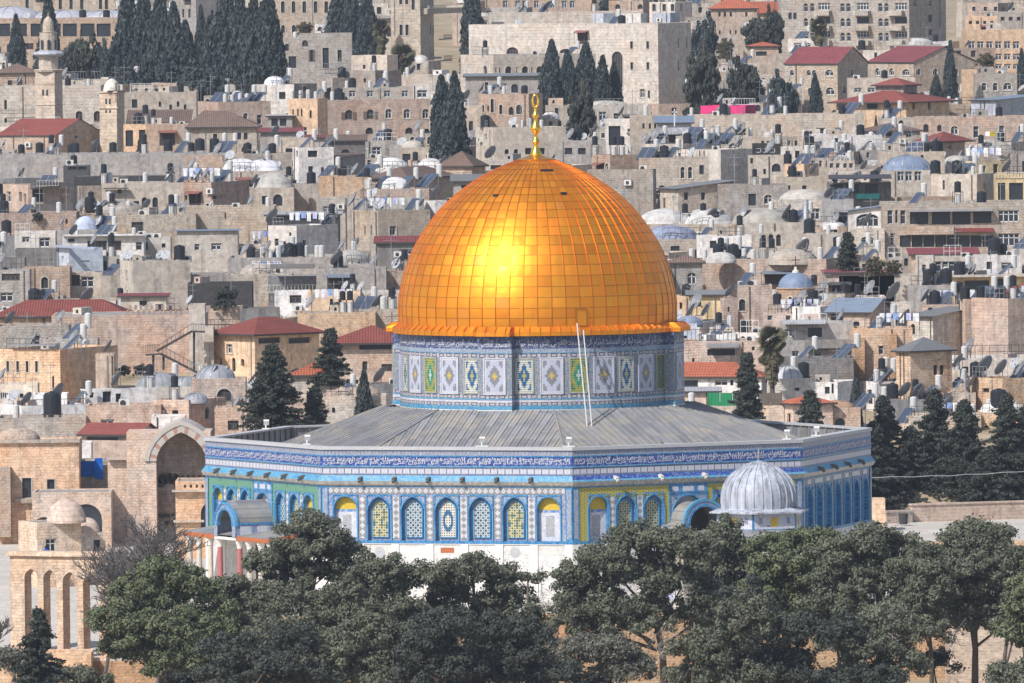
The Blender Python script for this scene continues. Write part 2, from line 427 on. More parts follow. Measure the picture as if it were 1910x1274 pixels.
def pattern(name, fn, rough=0.45):
 n = N(name); u, v, _ = n.sep(n.uv()); MAT[name] = n.fin(aged(n, fn(n, u, v)), rough, 0, 0.4)
def cen(n, u, p): return n.sub(n.fr(n.mul(u, 1 / p)), 0.5)
pattern('tile_green_lattice', lambda n, u, v: n.mix(n.mn(1.0, n.add(n.lt(n.ab(cen(n, n.add(u, v), 0.3)), 0.13), n.lt(n.ab(cen(n, n.sub(u, v), 0.3)), 0.13))),
  (0.02, 0.17, 0.08), (0.26, 0.42, 0.33)))
pattern('tile_yellow_lattice', lambda n, u, v: n.mix(n.lt(n.add(n.ab(cen(n, u, 0.26)), n.ab(cen(n, n.add(v, n.mul(n.fl(n.mul(u, 1 / 0.26)), 0.13)), 0.26))), 0.24),
  n.mix(n.noise(n.co(), 0.25, 2), (0.44, 0.33, 0.05), (0.36, 0.36, 0.12)), (0.10, 0.16, 0.10)))
def diam(p, zc, h, ground):
 def f(n, u, v):
  a = n.ab(cen(n, u, p)); b = n.ab(n.mul(n.sub(v, zc), 1 / h)); d = n.add(a, b)
  c = n.mix(n.lt(d, 0.43), ground, (0.54, 0.53, 0.54))
  return n.mix(n.lt(d, 0.12), c, (0.2, 0.25, 0.5))
 return f
pattern('tile_diamonds', diam(0.49, 8.605, 0.5, (0.26, 0.25, 0.25)))
def vdiam(n, u, v):       # u counted from the strip's own centre line
 d = n.add(n.ab(n.mul(u, 1 / 0.52)), n.ab(cen(n, v, 0.51)))
 return n.mix(n.lt(d, 0.45), (0.27, 0.26, 0.26), (0.54, 0.53, 0.54))
pattern('tile_diamond_column', vdiam)
def vdiam2(n, u, v):
 d = n.add(n.ab(n.mul(u, 1 / 0.52)), n.ab(cen(n, v, 0.51)))
 return n.mix(n.lt(d, 0.45), (0.54, 0.53, 0.54), (0.27, 0.26, 0.26))
pattern('tile_pale_diamond_column', vdiam2)
def rects(p, zc, hh):
 def f(n, u, v):
  a = n.mn(n.lt(n.ab(cen(n, u, p)), 0.42), n.lt(n.ab(n.sub(v, zc)), hh))
  x = n.lt(n.ab(n.sub(n.ab(cen(n, u, p)), n.ab(n.mul(n.sub(v, zc), 0.9)))), 0.06)
  pale = n.mix(n.mul(x, 0.45), (0.54, 0.53, 0.56), (0.35, 0.36, 0.5))
  return n.mix(a, mosaic(n, 0.1, [(0.10, 0.16, 0.32), (0.18, 0.19, 0.23), (0.08, 0.14, 0.32), (0.24, 0.24, 0.26)]), pale)
 return f
pattern('tile_cartouches', rects(0.60, 10.13, 0.19))
def teeth(n, u, v):
 t = n.ab(cen(n, u, 0.30)); f = n.mul(n.sub(v, 11.38), 1 / 0.42)
 return n.mix(n.gt(n.mul(t, 2.0), f), mosaic(n, 0.08, [(0.19, 0.23, 0.34), (0.30, 0.31, 0.33), (0.13, 0.18, 0.38)]), mosaic(n, 0.08, [(0.36, 0.36, 0.39), (0.26, 0.26, 0.29)]))
pattern('tile_crenel_band', teeth)
def motif(z0, p=0.8):
 def f(n, u, v):
  a = n.ab(cen(n, u, p)); b = n.ab(n.mul(n.sub(v, z0), 1 / 0.28))
  ring = n.mn(n.lt(n.mx(n.mul(a, 2.6), n.mul(b, 1.6)), 0.9), n.gt(n.mx(n.mul(a, 3.4), n.mul(b, 2.8)), 0.75))
  return n.mix(ring, mosaic(n, 0.1, [(0.42, 0.40, 0.37), (0.5, 0.47, 0.43), (0.34, 0.34, 0.38)]), (0.13, 0.12, 0.2))
 return f
pattern('tile_cloud_motif_high', motif(18.68)); pattern('tile_cloud_motif_low', motif(15.4)); pattern('tile_cloud_motif_base', motif(14.82))
def lattice(kind):
 def f(n, u, v):
  p = 0.2
  cu_, cv_ = cen(n, u, p), cen(n, v, p)
  iu, iv = n.fl(n.mul(u, 1 / p)), n.fl(n.mul(v, 1 / p))
  par = n.math('MODULO', n.ab(n.add(iu, iv)), 2.0)
  r = n.white(n.comb(iu, iv, 0))[0]
  if kind == 'yellow':
   pale = n.mix(n.gt(r, 0.75), n.mix(par, (0.62, 0.58, 0.42), (0.36, 0.31, 0.08)), (0.12, 0.2, 0.2))
  elif kind == 'blue':
   pale = n.mix(par, (0.60, 0.60, 0.56), n.mix(n.gt(r, 0.5), (0.04, 0.13, 0.22), (0.14, 0.26, 0.36)))
  elif kind == 'medallion':
   d = n.mx(n.mul(n.ab(u), 1 / 0.42), n.mul(n.ab(n.sub(v, 1.25)), 1 / 0.85))
   d = n.mx(d, n.mul(n.add(n.mul(n.ab(u), 1 / 0.42), n.mul(n.ab(n.sub(v, 1.25)), 1 / 0.85)), 0.72))
   pale = n.mix(n.mn(n.lt(d, 1.0), n.gt(d, 0.55)), (0.62, 0.59, 0.5), (0.04, 0.15, 0.3))
  elif kind == 'olive':
   pale = n.mix(par, (0.50, 0.46, 0.30), n.mix(n.gt(r, 0.55), (0.10, 0.2, 0.16), (0.3, 0.3, 0.18)))
  else:
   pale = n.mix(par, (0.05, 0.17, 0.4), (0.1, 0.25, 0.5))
  hole = n.lt(n.add(n.mul(cu_, cu_), n.mul(cv_, cv_)), 0.075)
  return n.mix(n.mul(hole, 0.92), pale, (0.02, 0.022, 0.03))
 return f
for k in ('yellow', 'blue', 'medallion', 'olive', 'shaded'): pattern('grille_' + k, lattice(k), 0.6)
def blind(n, u, v):       # a tiled panel in place of a window
 core = n.mn(n.lt(n.ab(u), 0.36), n.lt(n.ab(n.sub(v, 1.15)), 0.82))
 edge = n.mosaic if False else None
 c = n.mix(core, mosaic(n, 0.09, [(0.52, 0.52, 0.54), (0.7, 0.69, 0.7), (0.45, 0.46, 0.6), (0.56, 0.55, 0.56)]), mosaic(n, 0.07, [(0.36, 0.36, 0.37), (0.45, 0.45, 0.46), (0.28, 0.28, 0.3)]))
 c = n.mix(n.mn(n.gt(v, 2.22), n.lt(v, 2.42)), c, mosaic(n, 0.1, [(0.05, 0.2, 0.5), (0.4, 0.42, 0.5)]))
 return n.mix(n.gt(v, 2.42), c, mosaic(n, 0.1, [(0.60, 0.42, 0.03), (0.68, 0.47, 0.05), (0.45, 0.33, 0.08), (0.64, 0.42, 0.03)]))
pattern('tile_blind_panel', blind)
def stepped(kind):        # UV runs -0.5..0.5 both ways: stepped lozenges in squares
 def f(n, u, v):
  nu, nv = (11.0, 15.0)
  a = n.mul(n.math('ROUND', n.mul(n.ab(u), nu)), 2 / nu); b = n.mul(n.math('ROUND', n.mul(n.ab(v), nv)), 2 / nv)
  d = n.add(a, b); edge = n.gt(n.mx(a, b), 0.86)
  if kind == 'white':
   c = n.mix(n.lt(d, 1.18), (0.23, 0.24, 0.27), (0.45, 0.47, 0.56))
   c = n.mix(n.lt(d, 0.66), c, (0.22, 0.22, 0.24)); c = n.mix(n.lt(d, 0.26), c, (0.55, 0.40, 0.08))
   c = n.mix(edge, c, (0.52, 0.52, 0.57))
   sp = n.vor(n.mapv(n.uv(), (26, 38, 1)), 1.0, out='Distance')
   return n.mix(n.mul(n.lt(sp, 0.30), 0.5), c, n.mix(1.0, c, (0.35, 0.35, 0.45), 'MULTIPLY'))
  cols = {'blue': ((0.02, 0.13, 0.30), (0.60, 0.60, 0.52), (0.02, 0.12, 0.28), (0.5, 0.42, 0.1)),
    'green': ((0.02, 0.19, 0.14), (0.36, 0.34, 0.08), (0.03, 0.27, 0.18), (0.6, 0.6, 0.55)),
    'olive': ((0.10, 0.14, 0.07), (0.22, 0.2, 0.07), (0.06, 0.18, 0.16), (0.35, 0.3, 0.12))}[kind]
  c = n.mix(n.lt(d, 1.22), cols[0], cols[1]); c = n.mix(n.lt(d, 0.72), c, cols[2]); c = n.mix(n.lt(d, 0.3), c, cols[3])
  c = n.mix(edge, c, cols[1] if kind != 'green' else (0.35, 0.36, 0.08))
  hu, hv = n.sub(n.fr(n.add(n.mul(n.ab(u), nu), 0.5)), 0.5), n.sub(n.fr(n.add(n.mul(n.ab(v), nv), 0.5)), 0.5)
  return n.mix(n.mul(n.lt(n.add(n.mul(hu, hu), n.mul(hv, hv)), 0.07), 0.9), c, (0.02, 0.025, 0.035))
 return f
for k in ('white', 'blue', 'green', 'olive'): pattern('drum_panel_' + k, stepped(k))
simple('marble_white', (0.74, 0.71, 0.66), 0.5, 0, 0.06, 0.5)
def marble_mat():
 n = N('marble_dado'); co = n.co(); u, v, _ = n.sep(n.uv())
 c = n.mix(n.ramp(n.noise(co, 0.7, 6, 0.7), [(0.4, 0.0), (0.7, 1.0)]), (0.72, 0.70, 0.67), (0.56, 0.53, 0.49))
 vn = n.ab(n.sub(n.noise(n.mapv(co, (1, 1, .6)), 0.8, 6, .65), 0.5)); c = n.mix(n.mul(n.lt(vn, 0.018), 0.5), c, (.38, .38, .40))
 seam = n.mx(n.lt(n.ab(cen(n, u, 2.94)), 0.012), n.lt(n.ab(cen(n, v, 1.45)), 0.01))
 c = n.mix(n.mul(seam, 0.7), c, (0.34, 0.31, 0.28))
 s = n.noise(n.mapv(co, (3, 3, 0.3)), 1.0, 4, 0.7)
 c = n.mix(n.ramp(s, [(0.55, 0.0), (0.8, 0.6)]), c, (0.55, 0.40, 0.26))
 MAT['marble_dado'] = n.fin(c, 0.45, 0, 0.4)
marble_mat()
simple('terracotta', (0.42, 0.13, 0.05), 0.8); simple('marble_red', (0.42, 0.14, 0.13), 0.45, 0, 0.3, 4.0); simple('marble_cream', (0.55, 0.5, 0.42), 0.5, 0, 0.25, 3.0)
def lead_mat():
 n = N('lead'); u, v, _ = n.sep(n.uv()); co = n.co()
 r = n.white(n.comb(n.fl(n.mul(u, 1 / 0.62)), n.fl(n.mul(v, 1 / 2.4)), 0))[0]
 c = n.mix(r, (0.19, 0.195, 0.205), (0.31, 0.31, 0.32))
 c = n.mix(n.ramp(n.noise(n.mapv(co, (0.5, 0.5, 0.5)), 1.0, 6, 0.7), [(0.46, 0.0), (0.66, 0.75)]), c, (0.40, 0.35, 0.27))
 c = n.mix(n.ramp(n.noise(co, 0.35, 5, 0.7), [(0.5, 0.0), (0.62, 0.6)]), c, (0.17, 0.17, 0.19))
 c = n.mix(n.mul(n.lt(n.ab(cen(n, u, 0.62)), 0.06), 0.5), c, (0.10, 0.10, 0.11))
 MAT['lead'] = n.fin(c, 0.62, 0.15, 0.4)
 n = N('lead_dome'); co = n.co(); s = n.noise(n.mapv(co, (2.2, 2.2, 0.35)), 1.0, 6, 0.7)
 c = n.ramp(s, [(0.32, (0.16, 0.16, 0.17)), (0.45, (0.34, 0.36, 0.41)), (0.55, (0.44, 0.46, 0.52)), (0.7, (0.55, 0.55, 0.57))])
 c = n.mix(n.ramp(n.noise(n.mapv(co, (1.2, 1.2, .5)), 1.0, 5, .75), [(.56, 0.0), (.66, .7)]), c, (.17, .16, .16)); MAT['lead_dome'] = n.fin(c, 0.66, 0.08, 0.35)
lead_mat()
def gold_mat():
 n = N('gold_panel'); u, v, _ = n.sep(n.uv()); co = n.co()
 iu, iv = n.fl(u), n.fl(v); wn = n.white(n.comb(iu, iv, 0)); r = wn[0]; r2 = n.white(n.comb(iu, iv, 7.0))[0]
 c = n.mix(r, (0.88, 0.345, 0.015), (0.83, 0.26, 0.010))
 c = n.mix(n.mul(n.gt(r2, 0.95), 0.6), c, (0.62, 0.26, 0.05))
 c = n.mix(n.ramp(n.noise(co, 0.45, 6, 0.7), [(0.45, 0.0), (0.72, 0.55)]), c, (0.80, 0.26, 0.012))
 c = n.mix(n.ramp(n.noise(co, 2.4, 5, 0.7), [(0.6, 0.0), (0.78, 0.55)]), c, (0.45, 0.18, 0.03))
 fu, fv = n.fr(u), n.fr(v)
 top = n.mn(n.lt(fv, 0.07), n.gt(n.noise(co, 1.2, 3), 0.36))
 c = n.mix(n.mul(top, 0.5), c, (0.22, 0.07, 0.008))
 rough = n.add(0.36, n.mul(r2, 0.18))
 n.bump(n.noise(co, 1.6, 3, 0.5), 0.25, 0.06)
 n.b.inputs['Coat Weight'].default_value = .07; n.b.inputs['Coat Roughness'].default_value = .42
 MAT['gold_panel'] = n.fin(c, rough, 0.70, 0.5)
gold_mat()
simple('gold_seam', (0.62, 0.22, 0.015), 0.35, 0.8, 0.1); simple('gold_plain', (0.95, 0.40, 0.03), 0.28, 0.85, 0.12, 2.0); simple('gold_finial', (0.98, 0.56, 0.08), 0.22, 0.9, 0.05)
# ================================================================== the shrine
simple('coping_stone', (0.44, 0.44, 0.45), 0.7, 0, 0.1)
CX = xat(1005, 0.0, 12.1)
shrine = tag(empty('domed_shrine', (CX, 0, 0)), 'octagonal blue-tiled shrine under a great golden dome', 'shrine')
RV, AP, SIDE = 26.9, 24.85, 20.59
FACES = [-17 + 45 * k for k in range(-3, 5)]
def facef(alpha, ap=AP):
 a = R(alpha); nx, ny = math.sin(a), -math.cos(a); tx, ty = math.cos(a), math.sin(a)
 return lambda u, z, d=0.0: (nx * (ap + d) + tx * u, ny * (ap + d) + ty * u, z)
def octo_band(mb, z0, z1, d0, d1=None, faces=FACES, capt=False, capb=False):
 d1 = d0 if d1 is None else d1; t = math.tan(R(22.5))
 for al in faces:
  f = facef(al); h0 = (AP + d0) * t; h1 = (AP + d1) * t
  mb.poly([f(-h0, z0, d0), f(h0, z0, d0), f(h1, z1, d1), f(-h1, z1, d1)], [(-h0, z0), (h0, z0), (h1, z1), (-h1, z1)])
def octo_flat(mb, z, d0, d1, faces=FACES):
 t = math.tan(R(22.5))
 for al in faces:
  f = facef(al); h0 = (AP + d0) * t; h1 = (AP + d1) * t
  mb.poly([f(-h0, z, d0), f(h0, z, d0), f(h1, z, d1), f(-h1, z, d1)], [(-h0, 0), (h0, 0), (h1, .3), (-h1, .3)])
b = MB()
b.mat('marble_dado'); octo_band(b, 0, 4.40, -0.02)
b.build('marble_dado', shrine)
b = MB(); b.mat('marble_white'); octo_band(b, 4.40, 4.46, 0.05); octo_flat(b, 4.46, -0.02, 0.05)
for al in FACES:
 f = facef(al)
 for k in range(8):
  u = -SIDE / 2 + 0.32 + k * (SIDE - 0.64) / 7
  b.poly([f(u - .3, 0, .07), f(u + .3, 0, .07), f(u + .3, 4.4, .07), f(u - .3, 4.4, .07)])
  for s in (-.3, .3): b.poly([f(u + s, 0, -.02), f(u + s, 0, .07), f(u + s, 4.4, .07), f(u + s, 4.4, -.02)])
b.build('marble_pilaster', shrine)
f = facef(-17); q = MB(); q.mat('terracotta'); q.poly([f(-.55, 3.75, .0), f(.55, 3.75, .0), f(.55, 4.15, .0), f(-.55, 4.15, .0)]); q.mat('coping_stone')
for u in (-5.56, 5.56): q.poly([f(u + .42 * math.cos(t), 3.8 + .42 * math.sin(t), .0) for t in [k * .393 for k in range(16)]])
q.build('marble_inlay', shrine)
# upper tile bands
b = MB()
b.mat('tile_crenel_band'); octo_band(b, 11.38, 11.80, 0.0)
b.mat('tile_azure'); octo_band(b, 11.28, 11.38, 0.04); octo_flat(b, 11.38, 0.0, 0.04)
b.mat('tile_deep_blue'); octo_band(b, 10.55, 11.28, 0.0)
b.mat('tile_cyan'); octo_band(b, 10.46, 10.55, 0.05); octo_flat(b, 10.55, 0, .05)
b.mat('tile_cartouches'); octo_band(b, 9.80, 10.46, 0.0)
b.build('parapet_wall', shrine)
b = MB(); b.mat('tile_cyan'); octo_band(b, 9.36, 9.80, 0.32, 0.0, [F for F in FACES if F != 28]); octo_band(b, 9.36, 9.50, 0.32, 0.22, [28]); b.mat('tile_deep_blue'); octo_band(b, 9.50, 9.80, 0.22, 0.0, [28])
b.mat('tile_molding'); octo_band(b, 9.08, 9.36, 0.20, 0.32); octo_band(b, 8.94, 9.08, 0.0, 0.20)
b.build('cornice', shrine)
b = MB(); b.mat('tile_azure'); octo_band(b, 8.86, 8.94, 0.03); octo_flat(b, 8.86, 0, .03)
b.mat('tile_azure'); octo_band(b, 4.46, 4.68, 0.06); octo_flat(b, 4.68, -0.02, .06)
for al in FACES:
 f = facef(al)
 for s in (-1, 1):                 # narrow pale panel at every corner of the octagon
  a0, a1 = sorted((s * 10.29, s * 9.72))
  b.mat('tile_azure'); b.poly([f(a0, 4.68, 0.05), f(a1, 4.68, 0.05), f(a1, 8.86, 0.05), f(a0, 8.86, 0.05)], [(a0, 0), (a1, 0), (a1, 4.2), (a0, 4.2)])
  b.mat('tile_lavender'); b.poly([f(a0 + .09, 4.9, 0.065), f(a1 - .09, 4.9, 0.065), f(a1 - .09, 8.75, 0.065), f(a0 + .09, 8.75, 0.065)], [(a0, 0), (a1, 0), (a1, 3.9), (a0, 3.9)])
b.build('tile_border', shrine)
b = MB(); b.mat('coping_stone'); octo_band(b, 11.80, 12.05, 0.12); octo_flat(b, 12.05, -0.75, 0.12); octo_flat(b, 11.80, 0, .12); octo_band(b, 11.9, 12.05, -0.75)
b.build('coping', shrine)
b = MB(); b.mat('lead'); octo_band(b, 9.5, 11.9, -0.60)
for al in FACES:
 f = facef(al)
 for k in range(15):
  u = -9.8 + k * 1.4
  b.poly([f(u - .06, 9.6, -.72), f(u + .06, 9.6, -.72), f(u + .06, 11.9, -.72), f(u - .06, 11.9, -.72)], [(0, 0)] * 4)
  b.poly([f(u - .06, 9.6, -.6), f(u - .06, 9.6, -.72), f(u - .06, 11.9, -.72), f(u - .06, 11.9, -.6)], [(0, 0)] * 4)
b.build('parapet_back', shrine)
# bays with their windows
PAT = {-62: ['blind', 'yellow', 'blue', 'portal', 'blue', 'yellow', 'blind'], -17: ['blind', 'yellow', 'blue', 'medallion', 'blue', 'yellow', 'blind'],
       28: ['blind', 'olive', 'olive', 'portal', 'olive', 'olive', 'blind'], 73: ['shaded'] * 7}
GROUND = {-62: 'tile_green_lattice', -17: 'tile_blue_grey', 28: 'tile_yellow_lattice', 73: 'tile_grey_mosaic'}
for al in FACES:
 f = facef(al); vis = al in PAT; pat = PAT.get(al, ['blue'] * 7)
 g = GROUND.get(al, 'tile_blue_grey')
 if 'portal' in pat: ctr = [-7.9, -5.35, -2.95 - .25, 0, 3.2, 5.35 + .1, 7.9]; ctr = [-8.0, -5.55, -3.1, 0, 3.1, 5.55, 8.0]
 else: ctr = [-8.34 + 2.78 * k for k in range(7)]
 holes = []
 for k, c in enumerate(ctr):
  if pat[k] == 'portal': holes.append((c, 2.7, 4.69, 8.0, 'a'))
  else: holes.append((c, 1.86 if 'portal' not in pat else 1.75, 4.69, 8.14, 'p' if pat[k] != 'blind' else 'a'))
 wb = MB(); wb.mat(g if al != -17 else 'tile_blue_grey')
 zt = 8.86
 wall_face(wb, f, -9.72, 9.72, 4.68, zt, holes, 0.42, 0.0, True, 'tile_azure')
 if al == -17:
  wb.mat('tile_diamonds'); wb.poly([f(-9.7, 8.34, .03), f(9.7, 8.34, .03), f(9.7, 8.86, .03), f(-9.7, 8.86, .03)], [(-9.7, 8.34), (9.7, 8.34), (9.7, 8.86), (-9.7, 8.86)])
 # framed fields round each arch, and the diamond columns between the bays
 for k, c in enumerate(ctr):
  hw = 1.39 if 'portal' not in pat else (1.24 if pat[k] != 'portal' else 1.72)
  lo, hi = c - hw + .42, c + hw - .42
  if pat[k] == 'portal': lo, hi = c - 1.62, c + 1.62
  sp_ = [(c, holes[k][1] + .02, 4.69, holes[k][3], holes[k][4])]
  wb.mat('tile_lavender')
  if vis and hi - holes[k][1] / 2 > 0:
   hh = [holes[k]]
   wall_face(wb, f, min(lo, c - holes[k][1] / 2 - .03), max(hi, c + holes[k][1] / 2 + .03), 4.685, 8.24, hh, 0.02, 0.02, True)
  wb.mat('tile_azure')
  for e in (lo - .03, hi + .03):
   wb.poly([f(e - .06, 4.68, .07), f(e + .06, 4.68, .07), f(e + .06, 8.32, .07), f(e - .06, 8.32, .07)], [(0, 0), (.12, 0), (.12, 3.6), (0, 3.6)])
   for s in (-.06, .06): wb.poly([f(e + s, 4.68, 0), f(e + s, 4.68, .07), f(e + s, 8.32, .07), f(e + s, 8.32, 0)], [(0, 0), (.1, 0), (.1, 3.6), (0, 3.6)])
  wb.poly([f(lo - .09, 8.22, .072), f(hi + .09, 8.22, .072), f(hi + .09, 8.33, .072), f(lo - .09, 8.33, .072)], [(0, 0), (2, 0), (2, .1), (0, .1)])
 if vis and al != 73:
  for k in range(6):
   if pat[k] == 'portal' or pat[k + 1] == 'portal': continue
   m = (ctr[k] + ctr[k + 1]) / 2; wd = .27
   wb.mat('tile_diamond_column' if k % 2 == 0 else 'tile_pale_diamond_column')
   wb.poly([f(m - wd, 4.85, .035), f(m + wd, 4.85, .035), f(m + wd, 8.1, .035), f(m - wd, 8.1, .035)], [(-wd, 4.85), (wd, 4.85), (wd, 8.1), (-wd, 8.1)])
 if al == 73:
  for k in range(7):
   m = ctr[k]; wd = 1.15 if k % 2 else .55
   wb.mat('tile_white_speckle'); wb.poly([f(m - wd, 8.42, .03), f(m + wd, 8.42, .03), f(m + wd, 8.78, .03), f(m - wd, 8.78, .03)], [(-wd, 0), (wd, 0), (wd, .4), (-wd, .4)])
 if 'portal' in pat:
  wb.mat('tile_azure'); wb.poly([f(-1.72, 8.0, .04), f(1.72, 8.0, .04), f(1.72, 8.86, .04), f(-1.72, 8.86, .04)], [(-1.7, 8), (1.7, 8), (1.7, 8.9), (-1.7, 8.9)])
  for c, wd in ((-1.15, .28), (0, .5), (1.15, .28)):
   wb.mat('tile_white_speckle'); wb.poly([f(c - wd, 8.2, .06), f(c + wd, 8.2, .06), f(c + wd, 8.72, .06), f(c - wd, 8.72, .06)], [(c - wd, 0), (c + wd, 0), (c + wd, .5), (c - wd, .5)])
 wb.build('tile_wall', shrine)
 if not vis:
  pb = MB(); pb.mat('grille_blue')
  for h in holes: pane(pb, f, h, -.4)
  pb.build('window', shrine); continue
 for k, c in enumerate(ctr):
  h = holes[k]; kd = pat[k]
  pb = MB(); pb.mat('tile_blind_panel' if kd == 'blind' else ('tile_white_speckle' if kd == 'portal' else 'tile_blue_grey')); pane(pb, f, h, -.40)
  fo = pb.mat('tile_azure'); outline_strip(pb, f, h, 0.11, 0.0, 0.10)
  win = pb.build('window', shrine)
  if kd not in ('blind', 'portal'):
   ih = (c, h[1] - .62, 4.98, 7.80, 'p')
   ib = MB(); ib.mat('grille_' + kd); pane(ib, f, ih, -.30)
   ib.mat('tile_azure'); outline_strip(ib, f, ih, 0.10, -.40, -.24, False)
   ib.build('window_grille', win)
# water spouts along the cornice
def spout(f, u, col):
 s = MB(); s.mat(col); s.beam(f(u, 9.62, .1), f(u, 9.50, .62), .26, .22); s.beam(f(u, 9.48, .45), f(u, 9.30, .66), .16, .2)
 return s.build('spout', shrine)
simple('lead_spout', (0.12, 0.11, 0.10), 0.7); simple('stone_pale', (0.62, 0.58, 0.5), 0.8)
for al, us, cl in ((-17, [-7 + 2.8 * k for k in range(6)], 'lead_spout'), (28, [-6.6, -2.6, 1.3, 5.6], 'stone_pale'), (-62, [-7.5, -4.5, -1.5, 1.5, 4.5, 7.5], 'lead_spout'), (73, [-6, -2, 2, 6], 'lead_spout')):
 for u in us: spout(facef(al), u, cl)
# ------------------------------------------------------------------ inscription in Arabic letters
_FORM = {'ا': (0xFE8D, 2), 'ب': (0xFE8F, 4), 'ة': (0xFE93, 2), 'ت': (0xFE95, 4), 'ث': (0xFE99, 4), 'ج': (0xFE9D, 4), 'ح': (0xFEA1, 4), 'خ': (0xFEA5, 4), 'د': (0xFEA9, 2), 'ذ': (0xFEAB, 2),
         'ر': (0xFEAD, 2), 'ز': (0xFEAF, 2), 'س': (0xFEB1, 4), 'ش': (0xFEB5, 4), 'ص': (0xFEB9, 4), 'ض': (0xFEBD, 4), 'ط': (0xFEC1, 4), 'ظ': (0xFEC5, 4), 'ع': (0xFEC9, 4), 'غ': (0xFECD, 4),
         'ف': (0xFED1, 4), 'ق': (0xFED5, 4), 'ك': (0xFED9, 4), 'ل': (0xFEDD, 4), 'م': (0xFEE1, 4), 'ن': (0xFEE5, 4), 'ه': (0xFEE9, 4), 'و': (0xFEED, 2), 'ى': (0xFEEF, 2), 'ي': (0xFEF1, 4), 'ء': (0xFE80, 1)}
def shape(txt):
 out = []
 for i, c in enumerate(txt):
  if c not in _FORM: out.append(c); continue
  base, n = _FORM[c]
  prv = i > 0 and txt[i - 1] in _FORM and _FORM[txt[i - 1]][1] == 4
  nxt = i + 1 < len(txt) and txt[i + 1] in _FORM and n == 4 and _FORM[txt[i + 1]][1] > 1
  out.append(chr(base + (3 if prv and nxt else 2 if nxt else 1 if prv and n > 1 else 0)))
 return ''.join(reversed(out))
def text_tris(txt):
 cu_ = bpy.data.curves.new('letters', 'FONT'); cu_.body = shape(txt); cu_.resolution_u = 1; cu_.offset = 0.004
 o = bpy.data.objects.new('letters', cu_); COL.objects.link(o)
 dg = bpy.context.evaluated_depsgraph_get(); me = o.evaluated_get(dg).to_mesh()
 v = [(p.co.x, p.co.y) for p in me.vertices]; f = [tuple(p.vertices) for p in me.polygons]
 o.evaluated_get(dg).to_mesh_clear(); bpy.data.objects.remove(o); bpy.data.curves.remove(cu_)
 xs = [a for a, _ in v]; ys = [c for _, c in v]; x0, x1, y0, y1 = min(xs), max(xs), min(ys), max(ys)
 return [((a - x0) / (x1 - x0), (c - y0) / (y1 - y0)) for a, c in v], f
VERSES = ['يس والقران الحكيم انك لمن المرسلين على صراط مستقيم تنزيل العزيز الرحيم', 'لتنذر قوما ما انذر اباوهم فهم غافلون لقد حق القول على اكثرهم فهم لا يومنون',
          'انا جعلنا في اعناقهم اغلالا فهي الى الاذقان فهم مقمحون وجعلنا من بين ايديهم سدا', 'ومن خلفهم سدا فاغشيناهم فهم لا يبصرون وسواء عليهم ءانذرتهم ام لم تنذرهم']
simple('letter_white', (0.56, 0.56, 0.60), 0.5, 0, 0.05)
TX = [text_tris(t) for t in VERSES]
for i, al in enumerate((-62, -17, 28, 73)):
 f = facef(al); ib = MB(); ib.mat('letter_white')
 for j, (zz, hh, dd) in enumerate(((10.56, 0.44, 0.03), (10.76, 0.42, 0.035), (10.93, 0.33, 0.04))):
  vv, ff = TX[(i + j) % 4]; off = len(ib.v)
  for a, c in vv: ib.p(*f(-10.1 + 20.2 * a, zz + hh * c, dd))
  for q in ff: ib.face([off + t for t in q])
 ib.build('inscription', shrine)
# ------------------------------------------------------------------ lead roof
b = MB(); b.mat('lead'); t225 = math.tan(R(22.5))
RI, ZI, RO, ZO = 11.6, 14.35, 23.9, 9.62
for al in FACES:
 f = facef(al, 0.0)
 b.poly([f(-RO * t225, ZO, RO), f(RO * t225, ZO, RO), f(RI * t225, ZI, RI), f(-RI * t225, ZI, RI)], [(-RO * t225, 0), (RO * t225, 0), (RI * t225, 12.6), (-RI * t225, 12.6)])
 k = 0
 while k * 0.62 < RO * t225:        # standing seams down the slope
  for s in ((-1, 1) if k else (1,)):
   u = s * k * 0.62; r_in = max(RI, abs(u) / t225)
   if r_in < RO - .3: b.beam(f(u, ZI + (r_in - RI) * (ZO - ZI) / (RO - RI) + .02, r_in), f(u, ZO + .02, RO), .05, .09)
  k += 1
 b.beam(f(RI * t225, ZI + .03, RI), f(RO * t225, ZO + .03, RO), .16, .14)
octo_flat(b, 9.58, -1.05, -0.60)
rf = b.build('lead_roof', shrine)
for (u, r_) in ((1.6, 19.5),):
 hb = MB(); hb.mat('lead_dome'); f = facef(28, 0.0); zz = ZI + (r_ - RI) * (ZO - ZI) / (RO - RI)
 hb.poly([f(u - .6, zz + .05, r_ + .6), f(u + .8, zz - .05, r_ + .6), f(u + .8, zz + .45, r_ - .4), f(u - .6, zz + .55, r_ - .4)], [(0, 0)] * 4)
 hb.mat('pane_dark'); hb.poly([f(u - .6, zz + .05, r_ + .6), f(u - .6, zz + .55, r_ - .4), f(u - 1.0, zz + .75, r_ - .4), f(u - 1.0, zz + .2, r_ + .6)]); hb.build('roof_hatch', rf)
